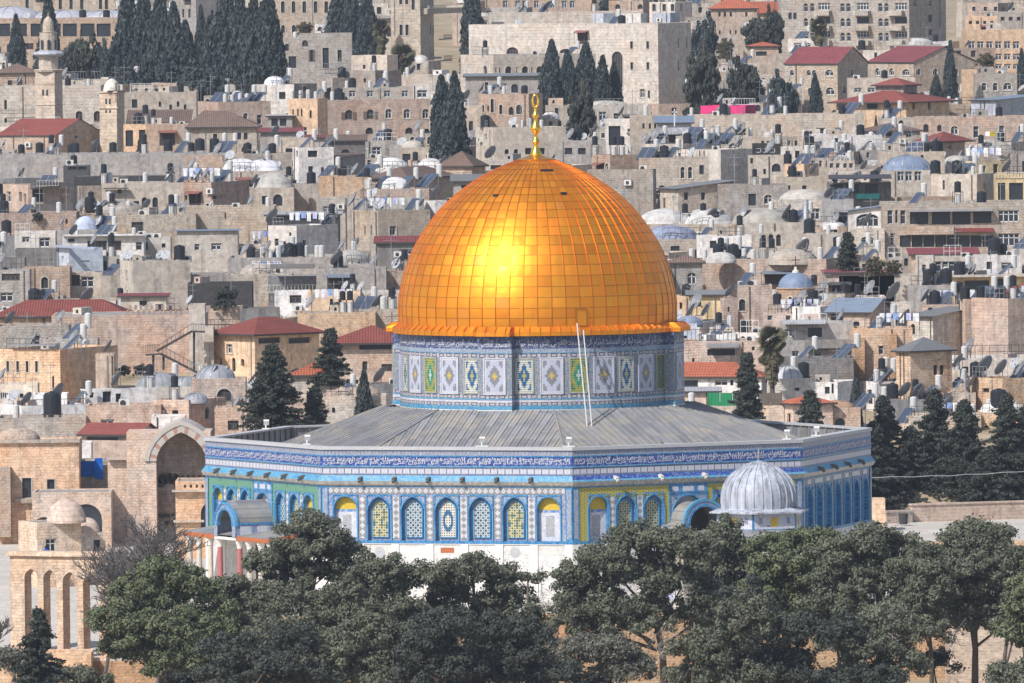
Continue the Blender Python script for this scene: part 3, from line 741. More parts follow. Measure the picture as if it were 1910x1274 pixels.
# ------------------------------------------------------------------ drum
RD = 11.1
def drum_outline(extra=0.0):
 """closed outline of the drum with its four buttresses: (x, y, arc length)"""
 pts = []; half = math.degrees(math.asin(1.42 / RD))
 for q in range(4):
  c = -17 + 90 * q
  f = facef(c, 0.0)
  pts += [('b', c, f(-1.42, 0, (RD + .72) + extra)), ('b', c, f(1.42, 0, (RD + .72) + extra))]
  n = 28; a0 = c + half; a1 = c + 90 - half
  for k in range(n + 1):
   a = R(a0 + (a1 - a0) * k / n); pts.append(('c', c, ((RD + extra) * math.sin(a), -(RD + extra) * math.cos(a), 0)))
 out = []; L = 0.0; prev = None
 for _, _, p in pts:
  if prev is not None: L += math.hypot(p[0] - prev[0], p[1] - prev[1])
  out.append((p[0], p[1], L)); prev = p
 return out
def drum_band(mb, z0, z1, e0, e1=None):
 A = drum_outline(e0); B = drum_outline(e0 if e1 is None else e1); n = len(A)
 for k in range(n):
  a, b_, c, d = A[k], A[(k + 1) % n], B[(k + 1) % n], B[k]
  L2 = b_[2] if k < n - 1 else a[2] + 1
  mb.poly([(a[0], a[1], z0), (b_[0], b_[1], z0), (c[0], c[1], z1), (d[0], d[1], z1)], [(a[2], z0), (L2, z0), (L2, z1), (a[2], z1)])
b = MB()
b.mat('lead'); drum_band(b, 13.9, 14.28, 0.12, 0.02)
b.mat('marble_white'); drum_band(b, 14.28, 14.36, 0.08)
b.mat('tile_cyan'); drum_band(b, 14.36, 14.70, 0.05)
b.mat('tile_cloud_motif_base'); drum_band(b, 14.70, 14.96, 0.0)
b.mat('tile_white_speckle'); drum_band(b, 14.96, 15.16, 0.02)
b.mat('tile_cyan'); drum_band(b, 15.16, 15.27, 0.05)
b.mat('tile_cloud_motif_low'); drum_band(b, 15.27, 15.55, 0.0)
b.mat('tile_grey_mosaic'); drum_band(b, 15.55, 18.52, 0.0)
b.mat('tile_cloud_motif_high'); drum_band(b, 18.52, 18.84, 0.0)
b.mat('tile_cyan'); drum_band(b, 18.84, 18.89, 0.04)
b.mat('tile_lavender'); drum_band(b, 18.89, 19.2, 0.0)
b.mat('tile_navy'); drum_band(b, 19.2, 20.2, 0.0)
drum = b.build('drum', shrine)
VD = text_tris('سبحان الذي اسرى بعبده ليلا من المسجد الحرام الى المسجد الاقصى الذي باركنا حوله')
ib = MB(); ib.mat('letter_white')
for q in (-107, -17, 73):
 half = math.degrees(math.asin(1.42 / RD)); a0 = q + half; a1 = q + 90 - half; vv, ff = VD; off = len(ib.v)
 for a, c in vv:
  an = R(a0 + .8 + (a1 - a0 - 1.6) * a); ib.p((RD + .03) * math.sin(an), -(RD + .03) * math.cos(an), 19.2 + .72 * c)
 for t in ff: ib.face([off + z for z in t])
VB = text_tris('المسجد الاقصى')
for q in (-107, -17, 73):
 f = facef(q, RD + .72); off = len(ib.v)
 for a, c in VB[0]: ib.p(*f(-1.3 + 2.6 * a, 19.2 + .72 * c, .03))
 for t in VB[1]: ib.face([off + z for z in t])
ib.build('inscription', drum)
kinds = ['white', 'blue', 'white', 'green', 'white', 'blue', 'white', 'olive']
for k in range(32):
 ang = -17 + 11.25 * k; kind = kinds[k % 8]
 kind = {27: 'blue', 29: 'green', 31: 'blue'}.get(k, kind)
 on_b = k % 8 == 0; wd = 0.84 if kind == 'white' else 0.66
 pb = MB(); z0, z1 = (15.66, 18.44) if kind == 'white' else (15.72, 18.38)
 ft = facef(ang, 0.0)
 def P(s, z, d, _a=ang):
  if on_b: return ft(s, z, RD + .72 + d)
  an = R(_a) + s / RD; return ((RD + d) * math.sin(an), -(RD + d) * math.cos(an), z)
 d = 0.05 if kind == 'white' else 0.03
 pb.mat('drum_panel_' + kind)
 for j in range(4):
  s0, s1 = -wd + wd / 2 * j, -wd + wd / 2 * (j + 1)
  pb.poly([P(s0, z0, d), P(s1, z0, d), P(s1, z1, d), P(s0, z1, d)], [(-.5 + j / 4, -.5), (-.5 + (j + 1) / 4, -.5), (-.5 + (j + 1) / 4, .5), (-.5 + j / 4, .5)])
 fm = 'tile_white_speckle' if kind == 'white' else 'tile_molding'; pb.mat(fm)
 for (s0, s1, c0, c1) in ((-wd - .09, -wd, z0 - .09, z1 + .09), (wd, wd + .09, z0 - .09, z1 + .09), (-wd, wd, z1, z1 + .09), (-wd, wd, z0 - .09, z0)):
  pb.poly([P(s0, c0, d + .05), P(s1, c0, d + .05), P(s1, c1, d + .05), P(s0, c1, d + .05)], [(s0, c0), (s1, c0), (s1, c1), (s0, c1)])
  for sx in (s0, s1): pb.poly([P(sx, c0, 0), P(sx, c0, d + .05), P(sx, c1, d + .05), P(sx, c1, 0)], [(0, 0)] * 4)
 pb.build('window' if kind != 'white' else 'tile_panel', drum)
# ------------------------------------------------------------------ golden dome
prof = [(11.12, 20.75), (11.17, 21.6), (11.18, 22.4), (11.10, 23.25), (10.93, 24.1), (10.72, 24.95), (10.44, 25.8), (10.10, 26.6), (9.70, 27.38), (9.24, 28.12), (8.75, 28.82), (8.25, 29.5),
  (7.70, 30.14), (7.08, 30.75), (6.40, 31.33), (5.67, 31.88), (4.9, 32.4), (4.1, 32.87), (3.25, 33.28), (2.4, 33.65), (1.62, 33.95), (1.1, 34.12)]
NM = 62; rng = random.Random(5)
b = MB(); b.mat('gold_panel'); b.smooth = True
for i in range(NM):
 a0, a1 = 2 * math.pi * i / NM, 2 * math.pi * (i + 1) / NM
 for j in range(len(prof) - 1):
  (ra, za), (rb, zb) = prof[j], prof[j + 1]
  tl, tv, bul = rng.gauss(0, .006), rng.gauss(0, .006), rng.uniform(.006, .03)
  base = len(b.v); M = 3
  nz = (ra - rb); nr = (zb - za); L = math.hypot(nz, nr); nr, nz = nr / L, nz / L
  for q in range(M + 1):
   for p in range(M + 1):
    fu, fv = p / M, q / M
    d = bul * (1 - (2 * fu - 1) ** 2) * (1 - (2 * fv - 1) ** 2) + tl * (fu - .5) * 1.1 + tv * (fv - .5) + (1 - fv) * .012
    a = a0 + (a1 - a0) * fu
    if q in (0, M) and p in (0, M): pass
    r_ = ra + (rb - ra) * fv + nr * d; z_ = za + (zb - za) * fv + nz * d
    b.p(r_ * math.sin(a), -r_ * math.cos(a), z_)
  for q in range(M):
   for p in range(M):
    k0 = base + q * (M + 1) + p
    us = [(i + (p + .0) / M * .998 + .001, j + q / M * .998 + .001), (i + (p + 1) / M * .998 + .001, j + q / M * .998 + .001),
                      (i + (p + 1) / M * .998 + .001, j + (q + 1) / M * .998 + .001), (i + p / M * .998 + .001, j + (q + 1) / M * .998 + .001)]
    b.face((k0, k0 + 1, k0 + M + 2, k0 + M + 1), us)
dome = b.build('golden_dome', shrine)
b = MB(); b.mat('gold_seam')
for i in range(NM):
 a = 2 * math.pi * i / NM; s, c = math.sin(a), -math.cos(a)
 pts = []
 for r_, z_ in prof:
  pts.append((r_, z_))
 for (ra, za), (rb, zb) in zip(pts, pts[1:]):
  hw = .022 if ra > 3 else .014
  tx, ty = math.cos(a) * hw, math.sin(a) * hw; e = .06
  A = [(s * ra - tx, c * ra - ty, za), (s * (ra + e) - tx, c * (ra + e) - ty, za + e * .3), (s * (ra + e) + tx, c * (ra + e) + ty, za + e * .3), (s * ra + tx, c * ra + ty, za)]
  B = [(s * rb - tx, c * rb - ty, zb), (s * (rb + e) - tx, c * (rb + e) - ty, zb + e * .3), (s * (rb + e) + tx, c * (rb + e) + ty, zb + e * .3), (s * rb + tx, c * rb + ty, zb)]
  for k in range(3): b.poly([A[k], A[k + 1], B[k + 1], B[k]])
b.build('dome_seam', dome)
b = MB(); b.mat('gold_plain'); b.lathe([(1.55, 34.06), (1.0, 34.2), (.42, 34.4), (.0, 34.45)], 31)
b.mat('gold_seam'); b.lathe([(1.57, 33.98), (1.57, 34.06)], 31)
b.build('dome_cap', dome)
# little dark vents and an open hatch in the shell
vb = MB(); vb.mat('black_plastic')
for ang, z_, r_, w_, h_ in ((14, 33.2, 3.5, .5, .10), (20, 31.4, 6.35, .22, .12), (-30, 31.3, 6.5, .2, .1)):
 a = R(ang); vb.T = Matrix.Translation((r_ * math.sin(a), -r_ * math.cos(a), z_)) @ Matrix.Rotation(a, 4, 'Z'); vb.box(-w_, w_, -.12, .1, -h_, h_); vb.T = None
vb.build('vent', dome)
f = facef(18.0, 11.2); hb = MB(); hb.mat('gold_seam')
for (u0, u1, z0, z1) in ((-.5, .5, 22.3, 22.4), (-.5, -.42, 21.0, 22.3), (.42, .5, 21.0, 22.3)): hb.poly([f(u0, z0, .14), f(u1, z0, .14), f(u1, z1, .12), f(u0, z1, .12)])
hb.mat('gold_panel'); hb.poly([f(-.42, 21.0, .08), (f(.42, 21.0, .08)), f(.42, 22.3, .06), f(-.42, 22.3, .06)], [(3.1, 3.1), (3.9, 3.1), (3.9, 3.9), (3.1, 3.9)])
hb.build('dome_hatch', dome)
# gilt eaves
b = MB()
def eave(mb, z0, z1, e0, e1): drum_band(mb, z0, z1, e0, e1)
b.mat('gold_panel')
A = drum_outline(.56); B = drum_outline(.02); n = len(A)
for k in range(n):
 a, b_, c, d = A[k], A[(k + 1) % n], B[(k + 1) % n], B[k]; u = a[2] / .55; u2 = (b_[2] if k < n - 1 else a[2] + 1) / .55
 b.poly([(a[0], a[1], 20.55), (b_[0], b_[1], 20.55), (c[0], c[1], 20.98), (d[0], d[1], 20.98)], [(u, 30.1), (u2, 30.1), (u2, 30.9), (u, 30.9)])
 b.poly([(a[0], a[1], 20.23), (b_[0], b_[1], 20.23), (b_[0], b_[1], 20.55), (a[0], a[1], 20.55)], [(u, 32.15), (u2, 32.15), (u2, 32.9), (u, 32.9)])
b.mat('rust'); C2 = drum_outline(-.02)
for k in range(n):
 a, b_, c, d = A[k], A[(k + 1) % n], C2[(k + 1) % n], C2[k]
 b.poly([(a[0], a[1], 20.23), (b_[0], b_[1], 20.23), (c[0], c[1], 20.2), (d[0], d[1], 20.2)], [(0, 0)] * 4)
b.mat('gold_seam')
# seams across the eaves
per = A[-1][2]; k = 0; pos = 0.0
for i in range(n - 1):
 while pos <= A[i + 1][2]:
  t = (pos - A[i][2]) / max(1e-6, A[i + 1][2] - A[i][2])
  p = (A[i][0] + (A[i + 1][0] - A[i][0]) * t, A[i][1] + (A[i + 1][1] - A[i][1]) * t); q = (B[i][0] + (B[i + 1][0] - B[i][0]) * t, B[i][1] + (B[i + 1][1] - B[i][1]) * t)
  b.beam((p[0], p[1], 20.64), (q[0], q[1], 21.0), .05, .06); b.beam((p[0] * 1.001, p[1] * 1.001, 20.23), (p[0] * 1.001, p[1] * 1.001, 20.64), .04, .04)
  pos += .83
b.build('gilt_eaves', shrine)
# finial
FP = [(9.4, 289.8), (9.0, 287), (6.2, 281), (4.3, 275), (3.4, 270.5), (5.0, 268), (7.0, 266), (7.0, 264.6), (5.2, 262), (3.4, 258), (3.0, 254.5), (4.0, 250), (7.5, 244.5), (9.0, 241), (7.2, 236.5),
      (4.2, 231), (3.0, 226), (2.8, 222), (5.4, 218), (5.6, 215.8), (4.4, 213), (2.7, 209), (2.2, 203)]
b = MB(); b.mat('gold_finial'); b.smooth = True
b.lathe([(r_ * 1.18 / 23.2, 34.38 + (289.8 - y) / 23.2) for r_, y in FP], 20)
zc = 34.38 + (289.8 - 189.5) / 23.2; rings = []
for k in range(28):
 a = 2 * math.pi * k / 28; th = .075 + .06 * (1 - math.sin(a)) * .5
 c = Vector((.22 * math.cos(a), 0, .50 * math.sin(a))); o_ = c.normalized(); ring = []
 for j in range(8):
  t = 2 * math.pi * j / 8; ring.append(b.p(c.x + o_.x * th * math.cos(t), th * math.sin(t), zc + c.z + o_.z * th * math.cos(t)))
 rings.append(ring)
for k in range(28):
 for j in range(8): b.face((rings[k][j], rings[k][(j + 1) % 8], rings[(k + 1) % 28][(j + 1) % 8], rings[(k + 1) % 28][j]))
b.build('finial', dome)
# ------------------------------------------------------------------ porches
def vault(mb, f, r, z, d0, d1, r_in=None, mat='lead', n=14, uc=0.0):
 mb.mat(mat)
 for k in range(n):
  a, c = math.pi * k / n, math.pi * (k + 1) / n
  mb.poly([f(uc + r * math.cos(a), z + r * math.sin(a), d0), f(uc + r * math.cos(c), z + r * math.sin(c), d0), f(uc + r * math.cos(c), z + r * math.sin(c), d1), f(uc + r * math.cos(a), z + r * math.sin(a), d1)],
    [(k * .3, 0), (k * .3 + .3, 0), (k * .3 + .3, 3), (k * .3, 3)])
def ring_front(mb, f, r0, r1, z, d, mat, n=18, uc=0.0, th=.3):
 mb.mat(mat)
 for k in range(n):
  a, c = math.pi * k / n, math.pi * (k + 1) / n
  q = lambda r, t, dd: f(uc + r * math.cos(t), z + r * math.sin(t), dd)
  mb.poly([q(r0, a, d), q(r1, a, d), q(r1, c, d), q(r0, c, d)], [(k * .2, 0), (k * .2, .3), (k * .2 + .2, .3), (k * .2 + .2, 0)])
  for rr in (r0, r1): mb.poly([q(rr, a, d), q(rr, c, d), q(rr, c, d - th), q(rr, a, d - th)], [(0, 0), (.2, 0), (.2, .2), (0, .2)])
# east porch
fe = facef(28); pb = MB()
vault(pb, fe, 1.62, 5.9, 0.0, 2.7)
pb.mat('lead')
for s in (-1, 1):
 pb.poly([fe(s * 1.62, 5.9, 0), fe(s * 2.5, 5.65, 0), fe(s * 2.5, 5.65, 2.7), fe(s * 1.62, 5.9, 2.7)], [(0, 0), (.5, 0), (.5, 3), (0, 3)])
pb.mat('tile_white_speckle')
for s in (-1, 1): pb.poly([fe(s * 2.45, 0, 0), fe(s * 2.45, 0, 2.7), fe(s * 2.45, 4.5, 2.7), fe(s * 2.45, 4.5, 0)], [(0, 0)] * 4)
for s in (-1, 1): pb.poly([fe(s * 2.45, 4.5, 0), fe(s * 2.45, 4.5, 2.7), fe(s * 2.45, 5.65, 2.7), fe(s * 2.45, 5.65, 0)], [(0, 0), (3, 0), (3, 1), (0, 1)])
porch = pb.build('porch', shrine, label='east porch with a lead barrel vault and blue arch')
pb = MB(); ring_front(pb, fe, 1.3, 1.50, 5.9, 2.76, 'tile_azure'); ring_front(pb, fe, 1.50, 1.72, 5.9, 2.7, 'tile_blue_grey'); ring_front(pb, fe, 1.72, 1.92, 5.9, 2.76, 'tile_cyan')
pb.mat('tile_azure')
for s in (-1, 1):
 a0, a1 = sorted((s * 1.3, s * 1.92)); pb.poly([fe(a0, 0.0, 2.72), fe(a1, 0.0, 2.72), fe(a1, 5.9, 2.72), fe(a0, 5.9, 2.72)], [(a0, 0), (a1, 0), (a1, 5.9), (a0, 5.9)])
 pb.poly([fe(s * 1.3, 0, 2.72), fe(s * 1.3, 0, 2.4), fe(s * 1.3, 5.9, 2.4), fe(s * 1.3, 5.9, 2.72)], [(0, 0), (.6, 0), (.6, 5.9), (0, 5.9)])
pb.build('arch', porch)
simple('dark_brown', (0.05, 0.04, 0.035), 0.8)
pb = MB(); pb.mat('dark_brown'); h = (0, 3.2, 0.0, 7.45, 'a'); pane(pb, fe, h, .3); pb.build('doorway', porch)
# south porch
fs_ = facef(-62); L = 3.4; UW = 7.6
pb = MB(); pb.mat('lead'); HR = 5.0
pb.poly([fs_(-UW, HR - .25, L), fs_(UW, HR - .25, L), fs_(UW, HR + .2, 0), fs_(-UW, HR + .2, 0)], [(-UW, 0), (UW, 0), (UW, 3), (-UW, 3)])
pb.mat('marble_white'); pb.poly([fs_(-UW, HR - .55, L - .1), fs_(UW, HR - .55, L - .1), fs_(UW, HR - .55, 0), fs_(-UW, HR - .55, 0)])
sp_ = pb.build('porch', shrine, label='south porch on marble columns with a lead vault over its middle')
pb = MB(); pb.mat('terracotta')
for (u0, u1) in ((-UW, -1.95), (1.95, UW)):
 pb.poly([fs_(u0, HR - .6, L), fs_(u1, HR - .6, L), fs_(u1, HR - .25, L), fs_(u0, HR - .25, L)])
 pb.poly([fs_(u0, HR - .6, L), fs_(u0, HR - .6, 0), fs_(u0, HR + .15, 0), fs_(u0, HR - .25, L)])
 pb.poly([fs_(u1, HR - .6, L), fs_(u1, HR - .6, 0), fs_(u1, HR + .15, 0), fs_(u1, HR - .25, L)])
pb.build('fascia', sp_)
pb = MB(); vault(pb, fs_, 1.75, 5.75, 0.0, L)
pb.mat('tile_blue_grey')
for s in (-1, 1): pb.poly([fs_(s * 1.85, 4.6, 0), fs_(s * 1.85, 4.6, L), fs_(s * 1.85, 5.75, L), fs_(s * 1.85, 5.75, 0)], [(0, 0), (3.4, 0), (3.4, 1.1), (0, 1.1)])
pb.mat('tile_white_speckle')
for s in (-1, 1):
 for q in (.5, 2.0): pb.poly([fs_(s * 1.88, 4.8, q), fs_(s * 1.88, 4.8, q + 1.0), fs_(s * 1.88, 5.5, q + 1.0), fs_(s * 1.88, 5.5, q)], [(0, 0), (1, 0), (1, .8), (0, .8)])
pb.mat('tile_azure');
for s in (-1, 1): pb.poly([fs_(s * 1.89, 5.6, 0), fs_(s * 1.89, 5.6, L), fs_(s * 1.89, 5.78, L), fs_(s * 1.89, 5.78, 0)], [(0, 0), (3.4, 0), (3.4, .2), (0, .2)])
vp = pb.build('vault', sp_)
pb = MB(); ring_front(pb, fs_, 1.28, 1.46, 5.5, L + .08, 'tile_azure'); ring_front(pb, fs_, 1.46, 1.72, 5.5, L + .02, 'tile_blue_grey'); ring_front(pb, fs_, 1.72, 1.92, 5.5, L + .08, 'tile_azure')
pb.mat('tile_lavender')
for s in (-1, 1):
 a0, a1 = sorted((s * 1.3, s * 1.9)); pb.poly([fs_(a0, 4.6, L + .05), fs_(a1, 4.6, L + .05), fs_(a1, 5.5, L + .05), fs_(a0, 5.5, L + .05)], [(a0, 0), (a1, 0), (a1, 1), (a0, 1)])
pb.build('arch', vp)
pb = MB(); pb.mat('tile_white_speckle'); pane(pb, fs_, (0, 2.6, 4.6, 6.85, 'a'), .15); pb.build('tympanum', vp)
for k, u in enumerate((-7.2, -5.5, -3.5, -1.75, 1.75, 3.5, 5.5, 7.2)):
 cb = MB(); cb.smooth = True
 x, y, _ = fs_(u, 0, L - .4); red = abs(u) < 2
 cb.mat('marble_red' if red else 'marble_cream'); cb.lathe([(.24, .35), (.23, 2.0), (.20, 3.75)], 14, x, y)
 cb.mat('marble_white'); cb.lathe([(.42, 0), (.42, .18), (.34, .25), (.34, .35)], 14, x, y)
 c_ = cb.build('column', sp_)
 cb = MB(); cb.mat('marble_white'); cb.lathe([(.21, 3.75), (.23, 3.95), (.32, 4.2), (.34, 4.3), (.34, 4.42)], 12, x, y); cb.build('capital', c_)
sb = MB(); sb.mat('marble_white')
for s in (-1, 1): sb.beam(fs_(s * 1.7, 4.42, L - .5), fs_(s * 1.7, 4.62, L - .5), .9, .6)
sb.poly([fs_(-1.9, 4.4, L + .02), fs_(1.9, 4.4, L + .02), fs_(1.9, 4.62, L + .02), fs_(-1.9, 4.62, L + .02)]); sb.build('lintel', sp_)
fd = MB(); fd.mat('dark_brown'); pane(fd, fs_, (0, 2.4, 0, 4.2, 'r'), .12); fd.build('door', shrine)
# things on the shrine
lad = empty('ladder', (0, 0, 0)); tag(lad, 'white metal ladder leaning from the lead roof up to the gilt eaves', 'ladder')
la, lb = at(1095, 796, -14.5), at(1076, 603, -11.75); lc = at(1104, 797, -14.5); le = at(1088, 616, -11.75)
lad.location = la; lad_o = Vector(la)
q = MB(); q.mat('frame_white'); q.beam(la - lad_o, lb - lad_o, .07, .1); q.build('rail', lad)
q = MB(); q.mat('frame_white'); q.beam(lc - lad_o, le - lad_o, .07, .1); q.build('rail', lad)
q = MB(); q.mat('steel')
for k in range(1, 20):
 t = k / 20; q.beam(la.lerp(lb, t) - lad_o, lc.lerp(le, t) - lad_o, .035)
q.build('rung', lad)
def lamp(px, py, Y, label, w=.5, white=True):
 p = at(px, py, Y); o = empty('floodlight', p); tag(o, label, 'floodlight', 'floodlights on the shrine roof')
 q = MB(); q.mat('ac_white'); q.box(-w, w, -.2, .2, 0, .1); q.build('base', o)
 q = MB(); q.mat('frame_white' if white else 'steel'); q.box(-.06, .06, -.06, .06, .1, .45); q.T = Matrix.Translation((.05, 0, .55)) @ Matrix.Rotation(.5, 4, 'X'); q.box(-.22, .22, -.14, .14, -.17, .2); q.build('lamp_head', o)
def on_coping(px, py0, lab, w=.5):
 """a floodlight whose foot stands on the coping under column px"""
 best = None
 for al in (-62, -17, 28, 73, 118, -107):
  f = facef(al)
  for k in range(-100, 101):
   x, y, z = f(k * .1, 12.06, -.35); X = x + CX
   d = Vector((X, y, z)) - CAM; t = d.dot(fwd); sx = 955 + F_PX * d.dot(cr) / t; sy = 637 - F_PX * d.dot(cu) / t
   if abs(sx - px) < 2 and (best is None or abs(sy - py0) < best[0]): best = (abs(sy - py0), sx, sy, y)
 lamp(best[1], best[2], best[3], lab, w)
on_coping(900, 825, 'white floodlight on the coping in front of the lead roof, below the drum buttress')
on_coping(1061, 832, 'low floodlight box where the two front walls of the shrine meet')
on_coping(1466, 817, 'pale floodlight on the coping above the yellow-tiled wall', .35)
on_coping(494, 800, 'small floodlight on the rear coping behind the green-tiled wall', .3)
on_coping(1520, 803, 'white floodlight on a bracket near the shaded wall of the shrine', .4)
on_coping(574, 794, 'small floodlight on the far coping near the dark conifer', .3)
# ================================================================== ground
def ground_mat():
 n = N('pavement_stone'); co = n.co(); x, y, z = n.sep(co)
 br = n.brick(n.comb(x, y, 0), (0.60, 0.56, 0.50), (0.50, 0.46, 0.41), (0.35, 0.32, 0.28), 1.0, 1.1, 0.7, 0.02)
 c = n.mix(n.ramp(n.noise(co, 0.12, 6, 0.7), [(0.4, 0.0), (0.65, 0.7)]), br[0], (0.42, 0.38, 0.32))
 MAT['pavement_stone'] = n.fin(c, 0.9, 0, 0.2)
 n = N('dry_earth'); co = n.co()
 c = n.ramp(n.noise(co, 0.25, 8, 0.75), [(0.3, (0.16, 0.13, 0.08)), (0.5, (0.34, 0.27, 0.18)), (0.7, (0.45, 0.38, 0.28))])
 MAT['dry_earth'] = n.fin(c, 1.0, 0, 0.1)
ground_mat()
ys = [-2500, -1600, -1200, -1000, -900, -800, -700, -600, -520, -450, -400, -330, -280, -220, -180, -140, -110, -80, -60, -46.5, -46.4] + [-46.3] + \
     [-40, -30, -20, -8, 20, 50, 66, 80, 92, 96, 100, 104, 110, 120, 140, 165, 200, 240, 280, 330, 380, 430, 480, 530, 580, 640, 700, 760, 830, 900, 960, 1040, 1150, 1400, 1800, 2500, 4000]
xs_ = [-2600, -1200, -600, -300, -160, -90, -45, XL - .01, XL + .01, 0, 45, 90, 160, 300, 600, 1200, 2600]
b = MB(); idx = {}
for j, y in enumerate(ys):
 for i, x in enumerate(xs_):
  z = ground_z(y if y != -46.3 else -46.0, x)
  idx[i, j] = b.p(x, y, z - (0.02 if -60 < y < 92 else 0))
for j in range(len(ys) - 1):
 for i in range(len(xs_) - 1):
  ymid = (ys[j] + ys[j + 1]) / 2
  b.mat('pavement_stone' if -46.4 < ymid < 92 else 'dry_earth'); b.face((idx[i, j], idx[i + 1, j], idx[i + 1, j + 1], idx[i, j + 1]))
gr = b.build('ground'); gr['kind'] = 'structure'
def platform_edge():
 b = MB(); b.mat('rubble'); b.box(XL, 90, -46.55, -46.35, -5.2, 0.02); b.box(-90, XL, -46.55, -46.35, -5.2, -2.98); b.box(XL - .1, XL + .1, -46.3, -8, -3.2, 0.02)
 b.mat('smooth_stone'); b.box(XL, 90, -46.75, -46.1, 0.02, 0.28)
 o = b.build('retaining_wall', None, (0.62, 0.44, 0.28)); tag(o, 'rough golden stone retaining wall under the shrine platform, seen between pine trunks', 'wall', kind='thing')
platform_edge()
# ================================================================== house builder: columns and rows are those of the photograph, every house stands on the hill at its own depth
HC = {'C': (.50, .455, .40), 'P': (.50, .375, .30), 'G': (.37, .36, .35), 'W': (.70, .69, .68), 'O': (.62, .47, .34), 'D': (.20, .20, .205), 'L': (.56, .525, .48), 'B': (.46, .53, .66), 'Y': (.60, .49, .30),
      'K': (.06, .06, .065), 'M': (.46, .375, .31), 'S': (.42, .395, .365)}
RC = {'red': (.28, .085, .07), 'orange': (.45, .14, .08), 'brown': (.20, .14, .115), 'purple': (.26, .075, .085), 'blue': (.22, .28, .38), 'grey': (.25, .25, .25), 'pale': (.5, .5, .5), 'magenta': (.60, .03, .16), 'teal': (.05, .35, .32)}
simple('trim_stone', (.50, .45, .38), .9)
HC['P'] = (.50, .41, .355); HC['B'] = (.46, .51, .60)
ROOFS = []; HOUSES = []; rnd = random.Random(11)
def jit(c, a=.05):
 k = 1 + rnd.uniform(-a, a) * 1.8; h = rnd.uniform(-.008, .045); return (c[0] * k * (1 + h), c[1] * k, c[2] * k * (1 - h * 1.4))
FR = {'w': 'frame_white', 'b': 'frame_brown', 'd': 'frame_dark'}
def window(root, T, f, h, style='b', depth=.22):
 pb = MB(); pb.T = T; pb.mat('pane_dark'); pane(pb, f, h, -depth)
 uc, w, zb, zt, kind = h[:5]
 if style != 'n':
  pb.mat(FR.get(style[0], 'frame_brown')); t = min(.09, w * .1) ; dd = -depth + .05
  def bar(a0, a1, b0, b1): pb.poly([f(a0, b0, dd), f(a1, b0, dd), f(a1, b1, dd), f(a0, b1, dd)])
  bar(uc - w / 2, uc - w / 2 + t, zb, zt - (w * .4 if kind in 'ap' else 0)); bar(uc + w / 2 - t, uc + w / 2, zb, zt - (w * .4 if kind in 'ap' else 0)); bar(uc - w / 2, uc + w / 2, zb, zb + t)
  if w > .7: bar(uc - t / 2, uc + t / 2, zb, zt - .02)
  if w > 1.6:
   for q in (-.25, .25): bar(uc + q * w - t / 2, uc + q * w + t / 2, zb, zt - .05 * (kind == 'r') - (w * .14 if kind != 'r' else 0))
  bar(uc - w / 2, uc + w / 2, zb + (zt - zb) * .62, zb + (zt - zb) * .62 + t * .7)
  if kind == 'r': bar(uc - w / 2, uc + w / 2, zt - t, zt)
 o = pb.build('window', root)
 if 's' in style and o is not None:
  sb = MB(); sb.T = T; sb.mat('trim_stone')
  outline_strip(sb, f, h, .10, 0, .05, True); sb.poly([f(uc - w / 2 - .1, zb - .1, .07), f(uc + w / 2 + .1, zb - .1, .07), f(uc + w / 2 + .1, zb, .07), f(uc - w / 2 - .1, zb, .07)])
  sb.build('frame', o)
 if 'h' in style:
  sb = MB(); sb.T = T; sb.mat('frame_brown')
  for s in (-1, 1):
   a0, a1 = sorted((uc + s * w * .52, uc + s * w * 1.0)); sb.poly([f(a0, zb, .06), f(a1, zb, .06), f(a1, zt - (w * .3 if kind in 'ap' else 0), .06), f(a0, zt - (w * .3 if kind in 'ap' else 0), .06)])
  sb.build('shutter', o)
 return o
def dome_part(root, T, cx, cy, z, r, h, col, kind='plaster', name='dome', squash=1.0):
 b = MB(); b.T = T; b.smooth = True
 b.mat({'plaster': 'dome_plaster', 'lead': 'painted', 'tile': 'smooth_stone', 'rough': 'rubble'}.get(kind, 'dome_plaster'))
 n = 9; pr = [(r * 1.03, z - .35), (r * 1.03, z - .02)] + [(r * math.cos(math.pi / 2 * k / n), z + h * math.sin(math.pi / 2 * k / n) ** (1.0)) for k in range(n + 1)]
 if kind == 'cone': pr = [(r * 1.03, z - .35), (r, z), (r * .62, z + h * .62), (r * .25, z + h * .93), (0, z + h)]; b.smooth = False
 pr[-1] = (0, pr[-1][1])
 if squash != 1.0:
  b.T = T @ Matrix.Translation((cx, cy, 0)) @ Matrix.Diagonal((squash, 1, 1, 1)) @ Matrix.Translation((-cx, -cy, 0))
 b.lathe(pr, 28, cx, cy)
 if kind == 'lead':
  b.smooth = False; b.mat('steel')
  for k in range(14):
   a = 2 * math.pi * k / 14
   P = [(cx + rr * math.cos(a), cy + rr * math.sin(a), zz + .02) for rr, zz in pr[2:]]
   for p, q in zip(P, P[1:]): b.beam(p, q, .06, .06)
 return b.build(name, root, col)
import re
RX = re.compile(r',| (?:with|under|on|behind|beside|by|before|below|above|in|of|left|right|at|between|around|close|touching|from|against|near|just|and) ')
def core(d): return RX.split(d)[0]
